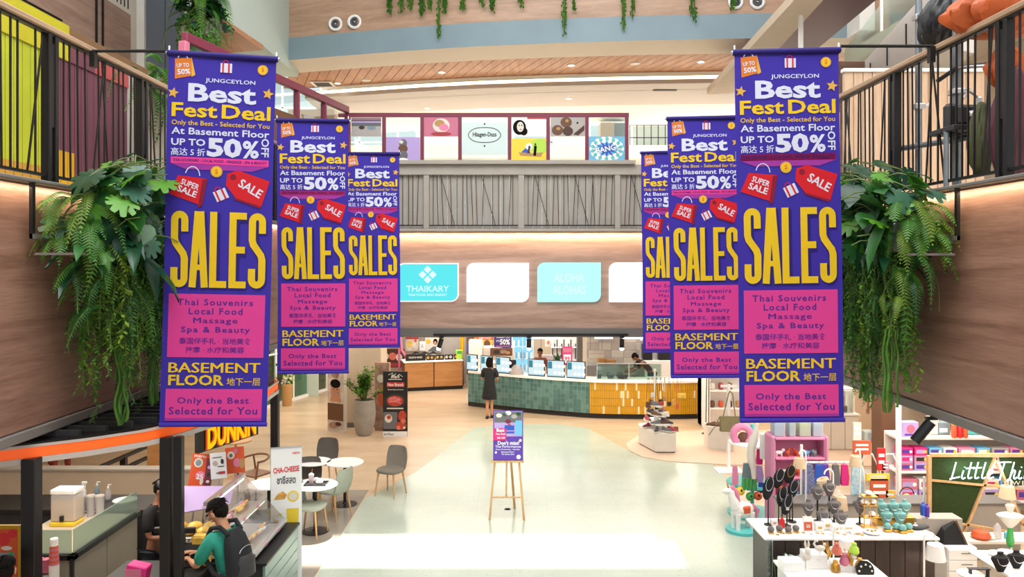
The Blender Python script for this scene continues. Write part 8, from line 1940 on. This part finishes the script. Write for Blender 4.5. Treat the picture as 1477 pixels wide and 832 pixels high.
    for s_ in (-1, 1): b = MB(skin); b.ball((s_*.083, -.0, .075), (.010, .020, .030), 8, 6, K); b.obj('ear', t)
    b = MB('hair')
    b.ball((0, -.018, .125), (.090, .104, .088), 16, 12, K, cut=-.25)
    b.ball((0, -.045, .085), (.086, .075, .085), 14, 10, K)
    if hair == 'bob': b.ball((0, -.045, .04), (.108, .09, .15), 14, 10, K)
    rh = random.Random(int(h*1000)); b.v = [tuple(Vector(q) + Vector((rh.gauss(0, .0035), rh.gauss(0, .0035), rh.gauss(0, .0035)))) for q in b.v]
    for q in range(70):   # loose locks
        a_ = rh.uniform(0, 6.28); e_ = rh.uniform(.1, 1.4); p_ = Vector((.088*math.cos(a_)*math.cos(e_), -.02 + .1*math.sin(a_)*math.cos(e_), .125 + .086*math.sin(e_))); d_ = Vector((-math.sin(a_)*.4, -.5, -.6 + rh.uniform(-.3, .3))).normalized()*.035; b.tube([tuple(K @ p_), tuple(K @ (p_*1.03 + d_*.6)), tuple(K @ (p_ + d_*1.2))], [.006, .006, .001], 4, False)
    b.obj('hair', t)
    if hair == 'cap':
        b = MB('black'); b.ball((0, -.005, .135), (.098, .112, .085), 16, 10, K, cut=-.1); b.box(-.06, .06, .08, .19, .125, .137, .004, K); b.mat('terracotta'); b.box(-.025, .025, .104, .112, .15, .175, 0, K); b.obj('cap', t)
    return t, K, up, k
# woman in black at the tiled counter
d = 20.55; person('woman with a dark bob in a loose black dress standing at the teal counter', WX(706, d), d, 0, -4, 1.63, hair='bob', dress=True, stance=.06, female=True, shoes='black', L=((-.22, .05, 1.14), (-.2, .24, 1.1)), Rr=((.23, .0, 1.14), (.2, .2, 1.06)), legs_fwd=.05)
# man with backpack
d = 7.72; t, K, up, k = person('man in a teal t-shirt with glasses and a black backpack buying at the kiosk', WX(333, d), d, 0, 70, 1.80, lean=10, headpitch=24, headyaw=12, top='cloth_green', bottom='cloth_jeans', L=((-.20, .24, 1.13), (-.06, .46, 1.12)), Rr=((.24, .20, 1.12), (.06, .47, 1.15)))
b = MB('cloth_black'); T = Matrix.Scale(k, 4)
vs = []; fs = []; prof = [(.92, .13, .06), (.96, .155, .12), (1.10, .16, .15), (1.25, .15, .14), (1.38, .125, .10), (1.45, .08, .05)]
for z_, w_, dp in prof:
    for i in range(12): a = PI*i/11; X_ = w_*math.cos(a); Y_ = -.10 - dp*math.sin(a)**.7; vs.append(tuple(c_*k for c_ in up((X_, Y_, z_))))
for j in range(len(prof)-1):
    for i in range(12): i2 = (i+1) % 12; fs.append((j*12+i, j*12+i2, (j+1)*12+i2, (j+1)*12+i))
fs += [list(range(12))[::-1], [60+i for i in range(12)]]
bp = thing('backpack', 'black backpack worn by the man in the teal t-shirt', 'backpack', tuple(t.location), t.rotation_euler[2])
b.add(vs, fs); b.obj('body', bp)
b = MB('charcoal'); vs = []
for z_, w_, dp in ((.98, .12, .13), (1.0, .13, .175), (1.14, .13, .19), (1.2, .12, .16)):
    for i in range(8): a = PI*i/7; vs.append(tuple(c_*k for c_ in up((w_*math.cos(a), -.10 - dp*math.sin(a)**.7, z_))))
b.add(vs, [(j*8+i, j*8+i+1, (j+1)*8+i+1, (j+1)*8+i) for j in range(3) for i in range(7)]); b.obj('front_pocket', bp)
for s_ in (-1, 1): b = MB('cloth_black'); b.tube([tuple(c_*k for c_ in up(q)) for q in ((s_*.09, -.13, 1.42), (s_*.115, -.06, 1.505), (s_*.12, .04, 1.50), (s_*.13, .125, 1.38), (s_*.15, .13, 1.22), (s_*.17, .04, 1.08), (s_*.13, -.1, 1.0))], .024*k, 8); b.obj('shoulder_strap', bp)
b = MB('silver'); b.tube([tuple(c_*k for c_ in up((.11*math.cos(a), -.245 , 1.22 + .06*math.sin(a)))) for a in [PI*.1 + PI*.8*q/8 for q in range(9)]], .004, 4); b.obj('zip', bp)
b = MB('black'); 
for s_ in (-1, 1): b.tube([tuple(K @ Vector((s_*.032 + .022*math.cos(a), .100, .085 + .017*math.sin(a)))) for a in [q*PI/5 for q in range(11)]], .0022, 4, False); b.tube([tuple(K @ Vector(q)) for q in ((s_*.054, .1, .09), (s_*.086, .0, .09))], .0022, 4)
b.obj('glasses', t)
b = MB('silver'); b.box(-.05, .05, -.006, .006, -.035, .035, .004); tag(b.obj('wallet', loc=tuple(t.matrix_basis @ Vector((0, .62*k, 1.13*k))), rot=(R(30), 0, R(60))), 'pale folded note in the hands of the man with the backpack', 'wallet')
# kiosk staff
d = 8.95; person('kiosk worker in a black shirt and cap holding a tray of yellow buns', WX(224, d), d, 0, -105, 1.66, 'skin_dark', 'cap', lean=6, headpitch=18, sleeve=.5, L=((-.24, .12, 1.12), (-.16, .36, 1.14)), Rr=((.23, .1, 1.1), (.12, .36, 1.1)))
# customer at the lower left edge, only the head shows
d = 6.35; person('dark haired person at the lower left corner, only the head in view', WX(2, d), d, 0, 20, 1.72, headpitch=10, lean=4, top='cloth_black')
# far left passer-by: legs with white trainers under the canopy
d = 15.2; person('passer-by in shorts and white trainers, legs seen under the orange canopy, left', WX(62, d), d, 0, 150, 1.7, 'skin', bottom='cloth_red', top='cloth_grey', shoes='white', stance=.12, legs_fwd=.1)
d = 15.0; person('second passer-by in white trainers beside the first under the canopy', WX(88, d), d, 0, 200, 1.68, 'skin', bottom='cloth_red', top='cloth_red', shoes='white', stance=.11, legs_fwd=.08)
# kitchen staff bending, and staff behind the right menu screens
d = 22.9; person('kitchen worker in black bending over the yellow counter', WX(940, d), d, 0, 95, 1.7, 'skin_dark', lean=48, headpitch=20, L=((-.2, .55, 1.05), (-.15, .7, .98)), Rr=((.2, .52, 1.05), (.12, .7, .98)))
d = 22.8; person('worker in a dark top behind the right menu screens', WX(779, d), d, 0, 170, 1.62, 'skin_dark', top='cloth_red', female=True)
# shopper in dark jeans far right
d = 17.6; person('shopper in a rust top and dark jeans beside the brown pillar, head hidden', WX(1268, d), d, 0, 160, 1.7, 'skin_dark', top='cloth_red', bottom='charcoal', stance=.07)
t = thing('shopping_trolley', 'dark trolley of hanging bags in front of the shopper in jeans', 'trolley', (WX(1262, 14.3), 14.3, 0)); b = MB('silver'); b.box(-.25, .25, -.15, .15, .25, .28); b.box(-.25, .25, -.15, .15, .85, .87)
for x_ in (-.24, .24): b.box(x_-.012, x_+.012, -.012, .012, 0, 1.05)
b.obj('frame', t); b = MB('charcoal'); b.box(-.12, .0, -.2, -.1, .3, .82, .03); b.box(.08, .2, -.2, -.1, .2, .75, .03); b.obj('hanging_bags', t); b = MB('mint_wall'); b.box(-.22, -.05, -.12, .1, .87, 1.05, .02); b.obj('box', t)

# ================================================================ RIGHT GALLERY: PLANKS, SCAFFOLD, TARPAULINS
d = 10.6; t = thing('plank_hoarding', 'hoarding of upright pale planks behind the right railing', 'hoarding', (4.62, d, ZT)); H = WZ(104, d) - ZT
b = MB('beige_wall'); b.box(.0, 1.95, .03, .06, 0, H); b.obj('backing', t)
for i in range(15): b = MB('plank_pale'); b.box(i*.13+.004, i*.13+.126, 0, .028, 0, H, .004); b.obj('plank', t)
b = MB('white'); b.box(-.02, 1.97, -.03, .08, H, H+.05, .006); b.obj('top_ledge', t)
b = MB('beige_wall'); b.box(4.5, 4.6, 10.7, 16.2, ZT, 6.3); struct('wall_gallery_right', b, 'low pale wall behind the right railing')
b = MB('beige_wall'); b.box(9.6, 9.8, 4, 17, ZT, 8.4); struct('wall_right_far', b, 'wall at the back of the right gallery')
b = MB('cream_paint'); b.box(7.2, 16, -3, 16.5, 8.4, 8.7); struct('ceiling_gallery_right', b, 'soffit above the right gallery')
for lb, px, dd, r_ in (('left scaffold tube standing behind the right railing', 1325, 8.15, .034), ('right scaffold tube standing behind the right railing', 1380, 7.45, .04)):
    b = MB('galvanised'); b.tube([(0, 0, 0), (0, 0, 3.4)], r_, 12); b.mat('silver')
    for z in (1.0, 1.95): b.box(-r_-.02, r_+.02, -r_-.02, r_+.02, z-.03, z+.03, .01); b.tube([(r_, 0, z), (r_+.09, 0, z+.03)], .018, 8)
    tag(b.obj('scaffold_tube', loc=(WX(px, dd), dd, ZT)), lb, 'scaffold')
d = 7.8; b = MB('galvanised'); b.tube([P3(1290, 216, 8.4), P3(1410, 196, 7.2)], .03, 10); tag(b.obj('scaffold_brace'), 'sloping scaffold tube clamped low behind the right railing', 'scaffold')
b = MB('charcoal'); b.tube([P3(1352, 117, 7.6), P3(1380, 98, 7.4), P3(1425, 92, 7.2)], .022, 8); b.mat('silver'); b.tube([P3(1380, 98, 7.4), P3(1440, 94, 7.0)], .016, 8); tag(b.obj('hand_tool'), 'long metal tool lying on the scaffold behind the bars', 'tool')
t = thing('folded_machine', 'dark machine with a silver clamp behind the right railing bars', 'machine', P3(1395, 168, 7.3)); b = MB('charcoal'); b.box(-.14, .12, -.1, .1, -.1, .1, .03); b.ball((.1, -.1, .02), .07, 10, 8); b.box(-.22, -.1, -.05, .05, -.2, .12, .03); b.obj('body', t); b = MB('silver'); b.tube([(-.06, -.12, .0), (.06, -.12, .02)], .03, 8); b.box(.02, .06, -.15, -.1, 0, .16, .01); b.tube([(-.1, -.1, .15), (-.04, -.1, .22), (.06, -.1, .15)], .012, 6); b.obj('clamp', t)
def lump(name, lb, loc_, rx, ry, rz, m, seed, cat='tarpaulin', wr=.22, lean_=0):
    rnd = random.Random(seed); b = MB(m); n, q = 44, 30; vs = []; fs = []; ph = [rnd.uniform(0, 6.3) for _ in range(6)]
    for j in range(q+1):
        v_ = j/q; a = -PI/2 + PI*v_
        for i in range(n):
            u = 2*PI*i/n; f = 1 + wr*math.sin(3*u + ph[0] + 2*v_) * .6 + wr*.6*math.sin(7*u + ph[1] - 5*v_) + wr*.45*math.sin(11*u+ph[2]+9*v_) + wr*.4*math.sin(17*u+ph[3]-13*v_) + wr*.25*math.sin(29*u+ph[4]+21*v_); c_ = max(math.cos(a), .02)**.8
            vs.append((rx*c_*f*math.cos(u)*(1-.45*max(0, math.sin(a))) + lean_*math.sin(a)*rx, ry*c_*f*math.sin(u), rz*math.sin(a)))
    for j in range(q):
        for i in range(n): i2 = (i+1) % n; fs.append((j*n+i, j*n+i2, (j+1)*n+i2, (j+1)*n+i))
    b.add(vs, fs); o = b.obj(name, loc=loc_, sharp=28); return tag(o, lb, cat)
lump('black_sack', 'crumpled black sack leaning over the right handrail between the scaffold tubes', P3(1362, 22, 7.75), .23, .2, .32, 'tarp_black', 1, 'bag', .12, .3)
lump('tarpaulin', 'crumpled orange tarpaulin piled on the right handrail at the frame edge', P3(1440, 14, 6.9), .42, .28, .26, 'tarp_orange', 2, wr=.16)
lump('tarpaulin', 'orange cloth showing below the handrail at the right frame edge', P3(1450, 95, 6.75), .16, .1, .2, 'tarp_orange', 4)
lump('tarpaulin', 'tall maroon cloth hanging behind the railing at the right frame edge', P3(1462, 185, 6.7), .2, .12, .55, 'tarp_maroon', 5, wr=.1)
lump('tarpaulin', 'olive green folded cloth standing behind the twin railing posts', P3(1415, 200, 7.0), .11, .09, .34, 'tarp_olive', 6, wr=.1)
lump('green_bundle', 'green patterned bundle on the scaffold between the twin posts', P3(1458, 145, 6.9), .12, .1, .08, 'leaf_blue', 7, 'bundle')
t = thing('scaffold_planks', 'dark scaffold boards carrying the tools behind the right railing', 'scaffold', P3(1412, 182, 7.2)); b = MB('charcoal'); b.box(-.3, .3, -.1, .1, -.05, 0, .006); b.box(-.3, .3, .12, .32, -.05, 0, .006); b.obj('board', t); 
for x_ in (-.28, .28): b = MB('galvanised'); b.tube([(x_, .05, -.04), (x_, .05, -.6)], .025, 8); b.obj('leg', t)
# white escalator side climbing to the right
A = Vector(P3(1218, 128, 14.6)); Bq = Vector(P3(1345, -12, 11.0))
t = thing('escalator', 'white sided escalator rising to the right above the planks', 'escalator', tuple(A))
D_ = Bq - A; b = MB('white_gloss'); up_ = Vector((0, 0, 1)); vs = [Vector((0, 0, -.75)), D_ + Vector((0, 0, -.75)), D_ + Vector((0, 0, .1)), Vector((0, 0, .1))]; of = Vector((.9, .5, 0))
b.add([tuple(q) for q in vs] + [tuple(q+of) for q in vs], [(0, 1, 2, 3), (7, 6, 5, 4), (0, 4, 5, 1), (3, 2, 6, 7), (1, 5, 6, 2), (0, 3, 7, 4)]); b.obj('side', t)
b = MB('frost_glass'); b.add([tuple(q + Vector((0, 0, dz))) for q, dz in ((Vector((0, 0, 0)), .1), (D_, .1), (D_, .75), (Vector((0, 0, 0)), .75))], [(0, 1, 2, 3)]); b.obj('glass_side', t)
b = MB('black'); 
for q in (.35, .55, .75): p_ = D_*q + Vector((0, -.02, -.2)); b.box(p_.x-.02, p_.x+.02, p_.y-.03, p_.y-.01, p_.z-.2, p_.z+.15)
b.tube([tuple(Vector((0, 0, -.76))), tuple(D_ + Vector((0, 0, -.76)))], .02, 6); b.obj('dark_marks', t)
b = MB('white_paint'); b.box(WX(1240, 15.4), WX(1262, 15.4), 15.4, 16.0, WZ(44, 15.4), 14); struct('wall_pier_right', b, 'pale box pier at the upper right')
b = MB('panel_wood_light'); b.box(WX(1262, 15.5), WX(1283, 15.5), 15.5, 16.0, WZ(52, 15.5), 14); b.mat('led_warm'); b.box(WX(1270, 15.5), WX(1273, 15.5), 15.49, 15.5, WZ(45, 15.5), 12); struct('column_6', b, 'warm lit timber column at the upper right')
b = MB('panel_wood_shaded'); b.box(WX(1211, 13), WX(1248, 13), 13, 13.6, ZT, WZ(88, 13), .01); tag(b.obj('timber_box'), 'brown timber box just right of the largest right banner', 'box')
b = MB('white'); b.box(-.03, .03, -.03, .03, -1.2, .9); tag(b.obj('hanger_post', loc=P3(1155, 20, 12.2)), 'white upright post beside the magenta ceiling ribbon', 'post')
b = MB('white_paint'); b.box(WX(1300, 13.5), 12, 13.5, 13.7, 10.4, 10.9); struct('trim_15', b, 'white upper slab edge at the top right')
